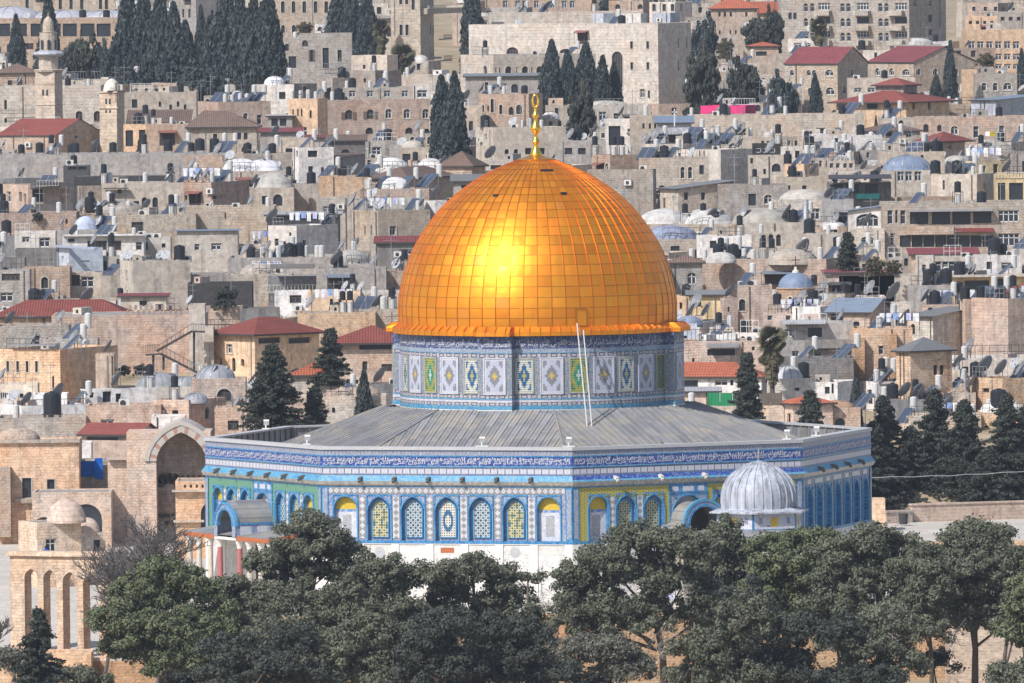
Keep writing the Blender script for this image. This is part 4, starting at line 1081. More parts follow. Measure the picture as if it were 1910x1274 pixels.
def H(x0, x1, yt, yb, col, desc, sp=None, mat='ashlar', roof='flat', rh=0, rc='red', win=(), dm=(), cat='house', name=None, Y=None, D=None, par=.3, ov=.35, th=None, ridge=None, clut=True, extra='', zb=None, lean=0):
 xc = (x0 + x1) / 2; Yf = DY(der(xc, yb)) if Y is None else Y
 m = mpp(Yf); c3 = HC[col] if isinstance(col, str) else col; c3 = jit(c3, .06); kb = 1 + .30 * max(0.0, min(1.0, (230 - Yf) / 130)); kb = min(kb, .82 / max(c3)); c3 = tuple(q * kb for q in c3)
 zt = at(xc, yt, Yf).z; zg = (ground_z(Yf) - 1.5) if zb is None else zb
 zg = min(zg, zt - .5)
 if sp is None:
  A = Vector((xat(x0, Yf, zt), Yf, 0)); B = Vector((xat(x1, Yf, zt), Yf, 0)); wd = (B - A).length
  Dp = D if D else max(4.0, min(11.0, wd * .9)); du = Vector((1, 0, 0)); dv = Vector((0, 1, 0)); Lr = Dp; mainu = wd
  corner = A; thr = 0
  P0, P1, P2, P3 = A, B, B + dv * Dp, A + dv * Dp
  faces = [('A', A, du, wd, x0, 1.0)]
 else:
  wl, wr = (sp - x0) * m, (x1 - sp) * m; thr = th if th is not None else min(R(74), max(R(14), math.atan2(wr, wl)))
  thr = R(thr) if thr > 2 else thr
  L, Dp = wl / math.cos(thr), wr / math.sin(thr)
  if D: Dp = D
  C0 = Vector((xat(sp, Yf, zt), Yf, 0)); du = Vector((math.cos(thr), -math.sin(thr), 0)); dv = Vector((math.sin(thr), math.cos(thr), 0))
  A = C0 - du * L; mainu = L
  P0, P1, P2, P3 = A, C0, C0 + dv * Dp, A + dv * Dp
  faces = [('A', A, du, L, x0, math.cos(thr)), ('B', C0, dv, Dp, sp, math.sin(thr))]
 base = Vector((((P0 + P2) / 2).x, ((P0 + P2) / 2).y, zg))
 root = empty(name or {'wall': 'stone_wall', 'shed': 'rooftop_shed', 'tower': 'stone_tower', 'church': 'church', 'building': 'stone_building', 'terrace': 'roof_terrace'}.get(cat, {'plaster': 'plaster_house', 'rubble': 'rubble_house', 'ashlar': 'ashlar_house'}.get(mat, 'stone_house')), base)
 tag(root, desc + (', ' + extra if extra else ''), cat, kind='thing')
 T = Matrix.Translation(-base)
 wb = MB(); wb.T = T; wb.mat(mat)
 frs = {}
 for nm, o, d, ln, px0, cs in faces:
  nrm = Vector((d.y, -d.x, 0))
  f = (lambda u, z, dd=0.0, o=o, d=d, nrm=nrm: (o.x + d.x * u + nrm.x * dd, o.y + d.y * u + nrm.y * dd, z)); frs[nm] = (f, o, d, ln, px0, cs)
 holes = {'A': [], 'B': []}; styles = {'A': [], 'B': []}
 for w_ in win:
  kind, xs, yc, ww, hh = w_[:5]; st = w_[5] if len(w_) > 5 else 'b'
  if isinstance(xs, tuple): xs = [xs[0] + (xs[1] - xs[0]) * k / (xs[2] - 1) for k in range(xs[2])]
  elif not isinstance(xs, list): xs = [xs]
  for px in xs:
   nm = 'B' if (sp is not None and px > sp) else 'A'
   f, o, d, ln, px0, cs = frs[nm]
   u = (px - px0) * m / cs; q = o + d * u; mm = mpp(q.y)
   z = at(px, yc, q.y).z; w2 = ww * mm / cs if cs > .5 else ww * mm * 1.3; h2 = hh * mm
   u = min(max(u, w2 / 2 + .05), ln - w2 / 2 - .05)
   if w2 > ln - .1 or z - h2 / 2 < zg + .02: continue
   z_hi = min(z + h2 / 2, zt - .12 if roof in ('flat', 'none') else zt - .05); z_lo = z - h2 / 2
   if z_hi - z_lo < .3 and z_hi < z + h2 / 2 - .01: continue
   if any(abs(u - g[0]) < (w2 + g[1]) / 2 + .02 and z_lo < g[3] and z_hi > g[2] for g in holes[nm]): continue
   holes[nm].append((u, w2, z_lo, z_hi, kind)); styles[nm].append(st)
 if cat == 'house' and Yf > 80 and not any(k in desc for k in ('blank', 'wall', 'stained', 'brick', 'shaft')):
  ln = frs['A'][3]
  for q in range(int(ln / 2.4)):
   w2, h2 = rnd.uniform(.5, 1.1), rnd.uniform(.8, 1.4); u = rnd.uniform(.6, max(.7, ln - .6)); zc = zt - rnd.choice((1.4, 1.6, 4.2))
   if u + w2 / 2 > ln - .2 or zc - h2 / 2 < zg + .1 or any(abs(u - g[0]) < (w2 + g[1]) / 2 + .5 and zc - h2 / 2 - .3 < g[3] and zc + h2 / 2 + .3 > g[2] for g in holes['A']): continue
   holes['A'].append((u, w2, zc - h2 / 2, zc + h2 / 2, rnd.choice('rrra'))); styles['A'].append(rnd.choice(('d', 'd', 'b', 'w', 'n', 'ws')))
 for nm in frs:
  f, o, d, ln, px0, cs = frs[nm]
  wall_face(wb, f, 0, ln, zg, zt, holes[nm], .28)
 # back and hidden sides
 pts = [P0, P1, P2, P3]
 seg = [(P2, P3), (P3, P0)] + ([(P1, P2)] if sp is None else [])
 for a, c in seg: wb.poly([(a.x, a.y, zg), (c.x, c.y, zg), (c.x, c.y, zt), (a.x, a.y, zt)])
 roofz = zt
 cen_ = (P0 + P2) / 2
 def inset(p, k):
  v = (cen_ - p); a = v.dot(du); c = v.dot(dv); return p + du * math.copysign(k, a) + dv * math.copysign(k, c)
 if roof in ('flat', 'none'):
  roofz = zt - (par if roof == 'flat' else .02); tk = .22
  ins = [inset(p, tk) for p in pts]
  for k in range(4):
   a, c, e, g = pts[k], pts[(k + 1) % 4], ins[(k + 1) % 4], ins[k]
   wb.poly([(a.x, a.y, zt), (c.x, c.y, zt), (e.x, e.y, zt), (g.x, g.y, zt)])
   wb.poly([(g.x, g.y, zt), (e.x, e.y, zt), (e.x, e.y, roofz), (g.x, g.y, roofz)])
  rb = MB(); rb.T = T; rb.mat('roof_screed'); rb.poly([(p.x, p.y, roofz) for p in ins]); rb.build('roof', root)
 elif roof in ('hip', 'gable', 'gablef', 'shed', 'shedf', 'pyr'):
  rz = at(xc, yt - rh, Yf).z - zt
  o_ = ov; e = [P0 - du * o_ - dv * o_, P1 + du * o_ - dv * o_, P2 + du * o_ + dv * o_, P3 - du * o_ + dv * o_]
  if rc in ('red', 'orange', 'brown', 'purple'): rm = 'roof_tiles'
  else: rm = 'metal_sheet'
  rb = MB(); rb.T = T; rb.mat(rm)
  LU, LV = mainu + 2 * o_, Dp + 2 * o_
  def Z(p, z): return (p.x, p.y, z)
  def rp(idx, lst):
   P = [Vector(q) for q in lst]; ax = (P[1] - P[0]).normalized(); nn = ax.cross((P[-1] - P[0])).normalized(); ay = nn.cross(ax)
   rb.poly(lst, [((q - P[0]).dot(ax), (q - P[0]).dot(ay)) for q in P])
  ze = zt + .03
  if roof == 'pyr' or (roof == 'hip' and ridge is None and abs(LU - LV) < .15 * LU):
   c_ = cen_
   for k in range(4): rp(k, [Z(e[k], ze), Z(e[(k + 1) % 4], ze), Z(c_, zt + rz)])
  elif roof == 'hip':
   if ridge is not None: ins_ = [ridge[0] * mainu, ridge[1] * mainu]; r1 = P0 + du * ins_[0] + dv * Dp / 2; r2 = P0 + du * ins_[1] + dv * Dp / 2
   elif LU >= LV: r1 = cen_ - du * (LU - LV) / 2; r2 = cen_ + du * (LU - LV) / 2
   else: r1 = cen_ - dv * (LV - LU) / 2; r2 = cen_ + dv * (LV - LU) / 2
   if ridge is not None or LU >= LV:
    rp(0, [Z(e[0], ze), Z(e[1], ze), Z(r2, zt + rz), Z(r1, zt + rz)]); rp(1, [Z(e[1], ze), Z(e[2], ze), Z(r2, zt + rz)])
    rp(2, [Z(e[2], ze), Z(e[3], ze), Z(r1, zt + rz), Z(r2, zt + rz)]); rp(3, [Z(e[3], ze), Z(e[0], ze), Z(r1, zt + rz)])
   else:
    rp(0, [Z(e[0], ze), Z(e[1], ze), Z(r1, zt + rz)]); rp(1, [Z(e[1], ze), Z(e[2], ze), Z(r2, zt + rz), Z(r1, zt + rz)])
    rp(2, [Z(e[2], ze), Z(e[3], ze), Z(r2, zt + rz)]); rp(3, [Z(e[3], ze), Z(e[0], ze), Z(r1, zt + rz), Z(r2, zt + rz)])
  elif roof == 'gable':
   r1 = P0 - du * o_ + dv * Dp / 2; r2 = P1 + du * o_ + dv * Dp / 2
   rp(0, [Z(e[0], ze), Z(e[1], ze), Z(r2, zt + rz), Z(r1, zt + rz)]); rp(1, [Z(e[3], ze), Z(e[2], ze), Z(r2, zt + rz), Z(r1, zt + rz)])
   for p, q in ((P0, P3), (P1, P2)):
    mid = (p + q) / 2; wb.poly([Z(p, zt), Z(q, zt), Z(mid, zt + rz - .08)])
  elif roof == 'gablef':
   r1 = (P0 + P1) / 2 - dv * o_; r2 = (P3 + P2) / 2 + dv * o_
   rp(0, [Z(e[0], ze), Z(e[3], ze), Z(r2, zt + rz), Z(r1, zt + rz)]); rp(1, [Z(e[1], ze), Z(e[2], ze), Z(r2, zt + rz), Z(r1, zt + rz)])
   for p, q in ((P0, P1), (P3, P2)):
    mid = (p + q) / 2; wb.poly([Z(p, zt), Z(q, zt), Z(mid, zt + rz - .08)])
   bb = MB(); bb.T = T; bb.mat('stone_pale'); mid = (P0 + P1) / 2 - dv * .1
   bb.beam(Z(P0 - dv * .1, zt), Z(mid, zt + rz), .2, .25); bb.beam(Z(P1 - dv * .1, zt), Z(mid, zt + rz), .2, .25); bb.build('verge', root)
  elif roof == 'shed':      # rises to the back
   rp(0, [Z(e[0], ze), Z(e[1], ze), Z(e[2], zt + rz), Z(e[3], zt + rz)])
   for p, q in ((P0, P3), (P1, P2)): wb.poly([Z(p, zt), Z(q, zt), Z(q, zt + rz - .05)])
   wb.poly([Z(P3, zt), Z(P2, zt), Z(P2, zt + rz - .05), Z(P3, zt + rz - .05)])
  elif roof == 'shedf':     # higher at its left end (rh > 0) or its right one (rh < 0)
   a_, c_ = (rz, 0) if rz > 0 else (0, -rz)
   rp(0, [Z(e[0], ze + a_), Z(e[1], ze + c_), Z(e[2], ze + c_), Z(e[3], ze + a_)])
   for p, q in ((P0, P1), (P3, P2)): wb.poly([Z(p, zt), Z(q, zt), Z(q, zt + c_), Z(p, zt + a_)])
  for k in range(4):        # eaves board
   a, c = e[k], e[(k + 1) % 4]
   if roof in ('hip', 'pyr') or (roof == 'gable' and k in (0, 2)) or (roof == 'gablef' and k in (1, 3)) or (roof == 'shed' and k == 0):
    rb.mat('rust'); rb.poly([Z(a, ze - .16), Z(c, ze - .16), Z(c, ze), Z(a, ze)]); rb.poly([Z(a, ze - .16), Z(c, ze - .16), Z(pts[(k + 1) % 4], ze - .16), Z(pts[k], ze - .16)])
  rb.build('roof', root, jit(RC[rc], .08))
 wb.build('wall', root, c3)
 for nm in frs:
  for h, st in zip(holes[nm], styles[nm]): window(root, T, frs[nm][0], h, st)
 for d_ in dm:
  px, rpx, hpx = d_[:3]; kd = d_[3] if len(d_) > 3 else 'plaster'; dc = d_[4] if len(d_) > 4 else (.50, .48, .45); back = d_[5] if len(d_) > 5 else 0
  r = rpx * m; yy = Yf + max(.4, min(r + .2 + back, 30)); X = xat(px, yy, roofz)
  dome_part(root, T, X, yy, roofz + .05 + (.25 if kd != 'rough' else 0), r, hpx * m, dc, kd, squash=d_[6] if len(d_) > 6 else 1.0)
 if cat != 'wall' and zb is None and mat != 'cloth':
  f, o, d, ln, px0, cs = frs['A']
  for q in range(rnd.choice((0, 1, 1, 2))):       # drain pipes
   u = rnd.uniform(.04, .96) * ln
   if any(abs(u - g[0]) < g[1] / 2 + .2 for g in holes['A']): continue
   pb = MB(); pb.T = T; pb.mat(rnd.choice(('rust', 'steel', 'frame_brown'))); pb.beam(f(u, zt - .1, .06), f(u, max(zg, zt - 9), .06), .09); pb.build('drainpipe', root)
  if rnd.random() < .38 and ln > 3.5 and Yf > 90:      # dark awning over a shaded opening
   w_ = rnd.uniform(1.2, min(4, ln * .5)); u = rnd.uniform(.1, ln - w_ - .1); z_ = zt - rnd.uniform(.5, 1.6)
   if not any(abs(u + w_ / 2 - g[0]) < (g[1] + w_) / 2 + .1 and g[2] - .2 < z_ < g[3] + 2.2 for g in holes['A']):
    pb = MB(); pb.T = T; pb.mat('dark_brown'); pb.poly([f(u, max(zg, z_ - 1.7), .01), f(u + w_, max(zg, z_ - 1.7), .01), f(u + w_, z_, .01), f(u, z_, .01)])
    pb.mat('metal_sheet'); pb.poly([f(u - .2, z_ - .15, 1.1), f(u + w_ + .2, z_ - .15, 1.1), f(u + w_ + .2, z_ + .15, 0), f(u - .2, z_ + .15, 0)], [(0, 0), (w_, 0), (w_, 1), (0, 1)])
    pb.mat('rust')
    for e_ in (u, u + w_): pb.beam(f(e_, max(zg, z_ - 1.7), 1.0), f(e_, z_, 1.0), .06)
    pb.build('lean_to', root, rnd.choice([(.1, .1, .1), (.35, .35, .36), (.3, .12, .1), (.2, .24, .3)]))
  if rnd.random() < .3 and ln > 3:
   u = rnd.uniform(.1, .9) * ln; z_ = zt - rnd.uniform(.9, 2.0)
   if not any(abs(u - g[0]) < g[1] / 2 + .5 and g[2] - .4 < z_ < g[3] + .8 for g in holes['A']):
    pb = MB(); pb.T = T; pb.mat('ac_white'); i = [pb.p(f(u + a, z_ + c, e_)) for e_ in (0, .35) for c in (0, .6) for a in (0, .8)]
    for q in ((4, 5, 7, 6), (0, 1, 5, 4), (2, 3, 7, 6), (0, 2, 6, 4), (1, 3, 7, 5)): pb.face([i[k] for k in q])
    pb.mat('dark_brown'); pb.poly([f(u + .2, z_ + .1, .36), f(u + .55, z_ + .1, .36), f(u + .55, z_ + .48, .36), f(u + .2, z_ + .48, .36)]); pb.build('air_conditioner', root)
 if roof == 'flat' and cat in ('house', 'terrace', 'building') and Yf > 90 and rnd.random() < .4:      # iron rail on the roof edge
  f, o, d, ln, px0, cs = frs['A']; a_ = rnd.uniform(0, .4) * ln; c_ = a_ + rnd.uniform(.35, .6) * ln; rb = MB(); rb.T = T; rb.mat(rnd.choice(('rust', 'rust', 'steel', 'frame_white'))); hh = rnd.uniform(.8, 1.2)
  for z_ in (zt + hh, zt + hh * .5): rb.beam(f(a_, z_, -.12), f(c_, z_, -.12), .045)
  for q in range(int((c_ - a_) / .7) + 2): u = a_ + (c_ - a_) * q / (int((c_ - a_) / .7) + 1); rb.beam(f(u, zt, -.12), f(u, zt + hh, -.12), .045)
  rb.build('railing', root)
 rec = dict(x0=x0, x1=x1, yt=yt, yb=yb, Y=Yf, z=roofz, D=Dp, desc=desc, root=root, roof=roof, used=0, sp=sp, P=pts, zt=zt, du=du, dv=dv, frs=frs, T=T, m=m)
 HOUSES.append(rec)
 if clut and roof in ('flat', 'none'): ROOFS.append(rec)
 return rec
# extra pieces of a house, by picture rows: balcony, railing, canopy, stairs
def piece(rec, name, mat, x0, x1, y0, y1, out0=0.0, out1=.5, color=None, frame='A'):
 """a slab on the wall between columns x0..x1 and rows y0 (top)..y1 (bottom), from out0 to out1 in front of it"""
 f, o, d, ln, px0, cs = rec['frs'][frame]; m = rec['m']
 u0, u1 = (x0 - px0) * m / cs, (x1 - px0) * m / cs; Yq = (o + d * (u0 + u1) / 2).y
 z1, z0 = at((x0 + x1) / 2, y0, Yq).z, at((x0 + x1) / 2, y1, Yq).z
 b = MB(); b.T = rec['T']; b.mat(mat)
 i = [b.p(f(u, z, q)) for q in (out0, out1) for z in (z0, z1) for u in (u0, u1)]
 for q in ((0, 1, 3, 2), (4, 5, 7, 6), (0, 1, 5, 4), (2, 3, 7, 6), (0, 2, 6, 4), (1, 3, 7, 5)): b.face([i[k] for k in q], [(0, 0), (u1 - u0, 0), (u1 - u0, z1 - z0), (0, z1 - z0)])
 return b.build(name, rec['root'], color)
def rail(rec, x0, x1, y0, y1, out=.05, n=None, mat='rust', name='railing', frame='A', step=.35):
 f, o, d, ln, px0, cs = rec['frs'][frame]; m = rec['m']
 u0, u1 = (x0 - px0) * m / cs, (x1 - px0) * m / cs; Yq = (o + d * (u0 + u1) / 2).y
 z1, z0 = at((x0 + x1) / 2, y0, Yq).z, at((x0 + x1) / 2, y1, Yq).z
 b = MB(); b.T = rec['T']; b.mat(mat); n = n or max(2, int((u1 - u0) / step))
 for z in (z1, z0 + .05): b.beam(f(u0, z, out), f(u1, z, out), .05)
 for k in range(n + 1):
  u = u0 + (u1 - u0) * k / n; b.beam(f(u, z0, out), f(u, z1, out), .035)
 return b.build(name, rec['root'])
def slab_roof(rec, x0, x1, y, out=1.0, th_=.12, mat='metal_sheet', color=None, name='canopy', rise=0.3, frame='A'):
 f, o, d, ln, px0, cs = rec['frs'][frame]; m = rec['m']
 u0, u1 = (x0 - px0) * m / cs, (x1 - px0) * m / cs; Yq = (o + d * (u0 + u1) / 2).y; z = at((x0 + x1) / 2, y, Yq).z
 b = MB(); b.T = rec['T']; b.mat(mat)
 for zz in (0, th_): b.poly([f(u0, z + zz, out), f(u1, z + zz, out), f(u1, z + zz + rise, 0), f(u0, z + zz + rise, 0)], [(0, 0), (u1 - u0, 0), (u1 - u0, 1), (0, 1)])
 b.poly([f(u0, z, out), f(u1, z, out), f(u1, z + th_, out), f(u0, z + th_, out)], [(0, 0)] * 4)
 return b.build(name, rec['root'], color)
# ------------------------------------------------------------------ things on the roofs
PROTO = {}; PEND = []
def proto(key, name, fn, *parts):
 if key not in PROTO:
  r = empty(name, (0, 0, -300)); ch = fn(r); PROTO[key] = (r, [c for c in r.children], {c.name: list(c.children) for c in r.children}, [False])
 return PROTO[key]
def place(key, loc, rz, scale, label, cat, group, name=None):
 r, ch, sub, used = PROTO[key]
 if not used[0]: used[0] = True; o = r
 else:
  o = r.copy(); COL.objects.link(o)
  for c in ch:
   k = c.copy(); COL.objects.link(k); k.parent = o
   for s in sub[c.name]:
    g = s.copy(); COL.objects.link(g); g.parent = k
 o.location = loc; o.rotation_euler = (0, 0, rz); o.scale = (scale,) * 3 if not isinstance(scale, tuple) else scale
 PEND.append((o, label, cat, group)); THINGS.append(o); o['group'] = group; o['category'] = cat; o['label'] = label
 return o
def cyl(mat, r, h, z0=0, n=14, top=True, x=0, y=0):
 b = MB(); b.smooth = False; b.mat(mat); pr = [(0, z0), (r, z0), (r, z0 + h)]
 pr += [(r * .75, z0 + h + r * .25), (r * .3, z0 + h + r * .33), (r * .3, z0 + h + r * .42), (0, z0 + h + r * .42)] if top else [(0, z0 + h)]
 b.lathe(pr, n, x, y); return b
def mk_black(r):
 cyl('black_plastic', .48, 1.0, .35).build('tank', r)
 b = MB(); b.mat('rust')
 for sx in (-.4, .4):
  for sy in (-.4, .4): b.beam((sx, sy, 0), (sx, sy, .35), .06)
 b.box(-.5, .5, -.5, .5, .3, .35); b.build('stand', r)
def mk_white(r):
 b = cyl('tank_white', .26, 1.05, .15, 12); b.build('tank', r)
 b = MB(); b.mat('steel'); b.box(-.3, .3, -.3, .3, 0, .15); b.tube([(.33, 0, .3), (.42, 0, .3), (.42, 0, 0)], .03, 5); b.build('stand', r)
def mk_stack(r):
 cyl('tank_white', .30, 1.1, .1, 12, False).build('boiler', r)
 cyl('black_plastic', .33, .85, 1.45, 12).build('tank', r)
 b = MB(); b.mat('rust')
 for sx in (-.4, .4):
  for sy in (-.4, .4): b.beam((sx, sy, 0), (sx, sy, 1.45), .05)
 b.box(-.42, .42, -.42, .42, 1.38, 1.44); b.build('stand', r)
def mk_panel(n, withtank):
 def f(r):
  b = MB(); a = R(42)
  for k in range(n):
   x = (k - (n - 1) / 2) * 1.05; b.T = Matrix.Translation((x, 0, .15)) @ Matrix.Rotation(a, 4, 'X')
   b.mat('solar_glass'); b.box(-.47, .47, 0, 1.9, 0, .06); b.mat('steel')
   for q in (-.5, .47): b.box(q, q + .04, 0, 1.9, .0, .08)
  b.T = None; b.build('collector', r)
  b = MB(); b.mat('steel')
  for x in (-n * .5, n * .5):
   b.beam((x, 1.4, 0), (x, 1.4, 1.4), .05); b.beam((x, 0, .1), (x, 1.4, 1.4), .05); b.beam((x, 0, 0.05), (x, 1.4, .05), .05)
  b.build('stand', r)
  if withtank:
   t = cyl('tank_white', .30, 1.2, 1.1, 12, True, n * .5 - .4, 1.75); t.build('boiler', r)
 return f
def mk_dish(mat, rad):
 def f(r):
  b = MB(); b.mat('steel'); b.beam((0, 0, 0), (0, 0, rad + .3), .06); b.build('mast', r)
  b = MB(); b.smooth = True; b.mat(mat); b.T = Matrix.Translation((0, 0, rad + .3)) @ Matrix.Rotation(R(58), 4, 'X')
  n = 6; pr = [(rad * k / n, .30 * rad * (k / n) ** 2) for k in range(n + 1)]; b.lathe(pr, 22)
  b.smooth = False; b.lathe([(rad, .30 * rad), (rad * 1.02, .30 * rad - .02), (rad * .9, .24 * rad - .05), (0, -.06)], 22); b.build('reflector', r)
  b = MB(); b.mat('steel'); b.T = Matrix.Translation((0, 0, rad + .3)) @ Matrix.Rotation(R(58), 4, 'X')
  for k in range(3):
   q = 2 * math.pi * k / 3; b.beam((rad * .9 * math.cos(q), rad * .9 * math.sin(q), .24 * rad), (0, 0, rad * .75), .025)
  b.box(-.06, .06, -.06, .06, rad * .7, rad * .85); b.build('feed_arm', r)
 return f
def mk_ac(r):
 b = MB(); b.mat('ac_white'); b.box(-.42, .42, -.16, .16, .08, .70); b.build('casing', r)
 b = MB(); b.mat('dark_brown'); b.T = Matrix.Translation((-.1, -.17, .4)) @ Matrix.Rotation(R(90), 4, 'X'); b.lathe([(0, 0.01), (.24, 0.01), (.24, -.01), (0, -.01)], 16); b.build('fan', r)
 b = MB(); b.mat('steel')
 for x in (-.3, .3): b.box(x - .03, x + .03, -.2, .2, 0, .08)
 b.build('bracket', r)
def mk_antenna(r):
 b = MB(); b.mat('steel'); b.beam((0, 0, 0), (0, 0, 3.2), .05); b.build('mast', r)
 b = MB(); b.mat('steel'); b.beam((-.7, 0, 2.9), (.7, 0, 2.9), .035)
 for k in range(6): b.beam((-.6 + k * .24, -.3, 2.92), (-.6 + k * .24, .3, 2.92), .02)
 b.beam((-.5, 0, 2.2), (.5, 0, 2.2), .03); b.build('aerial', r)
def mk_wash(r):
 b = MB(); b.mat('rust')
 for x in (-2, 2): b.beam((x, 0, 0), (x, 0, 1.7), .05)
 b.beam((-2, 0, 1.65), (2, 0, 1.65), .02); b.build('line', r)
 g = random.Random(3)
 for k, c in enumerate(((.7, .7, .72), (.6, .62, .75), (.25, .35, .6), (.72, .7, .68), (.5, .5, .7), (.7, .7, .7))):
  b = MB(); b.mat('cloth'); x = -1.7 + k * .62; w_, h_ = g.uniform(.4, .58), g.uniform(.6, 1.0); pts = []
  for j in range(4):
   for i in range(5): pts.append(b.p(x + w_ * i / 4, .05 * math.sin(i * 1.7 + k) * j / 3, 1.64 - h_ * j / 3))
  for j in range(3):
   for i in range(4): b.face((pts[j * 5 + i], pts[j * 5 + i + 1], pts[j * 5 + i + 6], pts[j * 5 + i + 5]))
  b.build('washing', r, c)
for k_, nm_, fn_ in (('black', 'water_tank', mk_black), ('white', 'water_tank', mk_white), ('stack', 'boiler_stack', mk_stack), ('panel1', 'solar_heater', mk_panel(1, True)), ('panel2', 'solar_heater', mk_panel(2, True)),
                     ('panel3', 'solar_collector', mk_panel(3, False)), ('dish', 'satellite_dish', mk_dish('dish_grey', .75)), ('dishp', 'satellite_dish', mk_dish('dish_pale', .55)), ('ac', 'air_conditioner', mk_ac), ('antenna', 'tv_antenna', mk_antenna), ('wash', 'washing_line', mk_wash)):
 proto(k_, nm_, fn_)
KIND = {'black': ('black plastic water tank', 'water tank', 'water tanks on the roofs'), 'white': ('white boiler', 'water tank', 'water tanks on the roofs'), 'stack': ('black-topped boiler', 'water tank', 'water tanks on the roofs'),
  'panel1': ('single solar water heater', 'solar heater', 'solar heaters on the roofs'), 'panel2': ('double solar water heater', 'solar heater', 'solar heaters on the roofs'), 'panel3': ('solar collector row', 'solar collector', 'solar heaters on the roofs'),
  'dish': ('dark satellite dish', 'satellite dish', 'satellite dishes on the roofs'), 'dishp': ('pale satellite dish', 'satellite dish', 'satellite dishes on the roofs'), 'ac': ('white air conditioner', 'air conditioner', 'air conditioners on the roofs'),
  'antenna': ('thin tv antenna', 'antenna', 'antennas on the roofs'), 'wash': ('washing line', 'washing line', 'washing lines on the roofs')}
def short(d):
 c = core(d)
 if len(c.split()) >= 3 and sum(core(h['desc']) == c for h in HOUSES) == 1: return c
 return ' '.join(d.split()[:9])
def onroof(key, px, py, s=1.0, rz=None, rec=None):
 """stand a thing on the flat roof whose front edge shows nearest to row py in column px"""
 best = rec
 if rec is None:
  bd = 1e9
  for r in ROOFS:
   if r['x0'] + 3 <= px <= r['x1'] - 3:
    d = abs(der(px, py) - der((r['x0'] + r['x1']) / 2, r['yt']) - 0);
    if d < bd: bd = d; best = r
  if best is None or bd > 26: return None
 P = best['P']; u = (px - best['x0']) / (best['x1'] - best['x0'])
 # point on the roof behind the front edge at that column
 edge_y = best['P'][0].y + (best['P'][1].y - best['P'][0].y) * min(1, max(0, (px - best['x0']) / ((best['sp'] or best['x1']) - best['x0'])))
 if best['sp'] and px > best['sp']: edge_y = P[1].y + (P[2].y - P[1].y) * (px - best['sp']) / (best['x1'] - best['sp'])
 dep = min(1.1 + (best['used'] % 3) * .5, best['D'] * .4); best['used'] += 1
 Y = edge_y + dep; X = xat(px, Y, best['z'])
 nm, cat, grp = KIND[key]
 rz = rnd.uniform(-.25, .25) if rz is None else rz
 return place(key, (X, Y, best['z']), rz, s, nm + ' on the ' + short(best['desc']), cat, grp)
# ================================================================== things round the shrine
# --- small ribbed lead dome in front
Yc = -36.0; cxn = xat(1416, Yc, 7.5); ch = empty('small_domed_pavilion', (cxn, Yc, 0)); tag(ch, 'small pavilion with a ribbed silver lead dome before the shrine', 'pavilion')
def hexf(al, ap):
 a = R(al); return lambda u, z, d=0.0: (math.sin(a) * (ap + d) + math.cos(a) * u, -math.cos(a) * (ap + d) + math.sin(a) * u, z)
HA = [21 + 60 * k for k in range(6)]; RH = 3.56; AH_ = RH * math.cos(R(30))
b = MB()
for k, al in enumerate(HA):
 f = hexf(al, AH_); h = RH / 2
 b.mat('tile_white_speckle'); b.poly([f(-h, 6.05, 0), f(h, 6.05, 0), f(h, 7.35, 0), f(-h, 7.35, 0)], [(-h, 0), (h, 0), (h, 1.3), (-h, 1.3)])
 b.mat('tile_azure')
 for q in (-h + .04, h - .04): b.poly([f(q - .05, 6.05, .02), f(q + .05, 6.05, .02), f(q + .05, 7.35, .02), f(q - .05, 7.35, .02)], [(0, 0), (.1, 0), (.1, 1.3), (0, 1.3)])
 b.poly([f(-h, 6.05, .02), f(h, 6.05, .02), f(h, 6.15, .02), f(-h, 6.15, .02)], [(0, 0), (3, 0), (3, .1), (0, .1)])
 for j, q in enumerate((-1.15, 0.0, 1.15)):
  b.mat('tile_yellow_lunette' if j == 1 else 'tile_blue_grey')
  w_ = .3 if j == 1 else .14; z0 = 6.35 if j == 1 else 6.55
  b.poly([f(q - w_, z0, .03), f(q + w_, z0, .03), f(q + w_, 7.05, .03), f(q - w_, 7.05, .03)], [(q, 0), (q + .5, 0), (q + .5, .7), (q, .7)])
b.build('tiled_drum', ch)
b = MB(); b.mat('lead_dome'); n6 = 6
b.lathe([(3.45, 7.30), (4.15, 7.34), (4.15, 7.46), (2.9, 7.75)], 6, phase=R(21 - 90 + 30)); b.build('eaves', ch)
DP = [(2.84, 7.6), (2.92, 8.2), (2.88, 8.8), (2.74, 9.35), (2.48, 9.85), (2.10, 10.28), (1.62, 10.65), (1.08, 10.95), (.5, 11.18), (0, 11.32)]
b = MB(); b.smooth = True; b.mat('lead_dome'); b.lathe(DP, 48); dm_ = b.build('lead_dome', ch)
b = MB(); b.mat('lead_dome')
for k in range(26):
 a = 2 * math.pi * (k + .3) / 26; P = [((r_ + .03) * math.sin(a), -(r_ + .03) * math.cos(a), z_) for r_, z_ in DP[:-1]]
 for p, q in zip(P, P[1:]): b.beam(p, q, .085, .085)
b.build('dome_batten', dm_)
b = MB(); b.mat('steel'); b.smooth = True; b.lathe([(.12, 11.25), (.06, 11.45), (.16, 11.62), (.05, 11.8), (.11, 11.95), (.04, 12.1), (.03, 12.2)], 12)
b.smooth = False
for s in (-1, 1): b.beam((0, 0, 12.2), (s * .12, 0, 12.32), .035); b.beam((s * .12, 0, 12.32), (s * .06, 0, 12.5), .03)
b.build('finial', dm_)
b = MB(); b.mat('lead'); b.lathe([(7.0, 5.15), (7.0, 5.3), (3.7, 6.1)], 11); b.mat('marble_white'); b.lathe([(6.6, 4.5), (6.6, 5.15)], 11); b.build('lower_roof', ch)
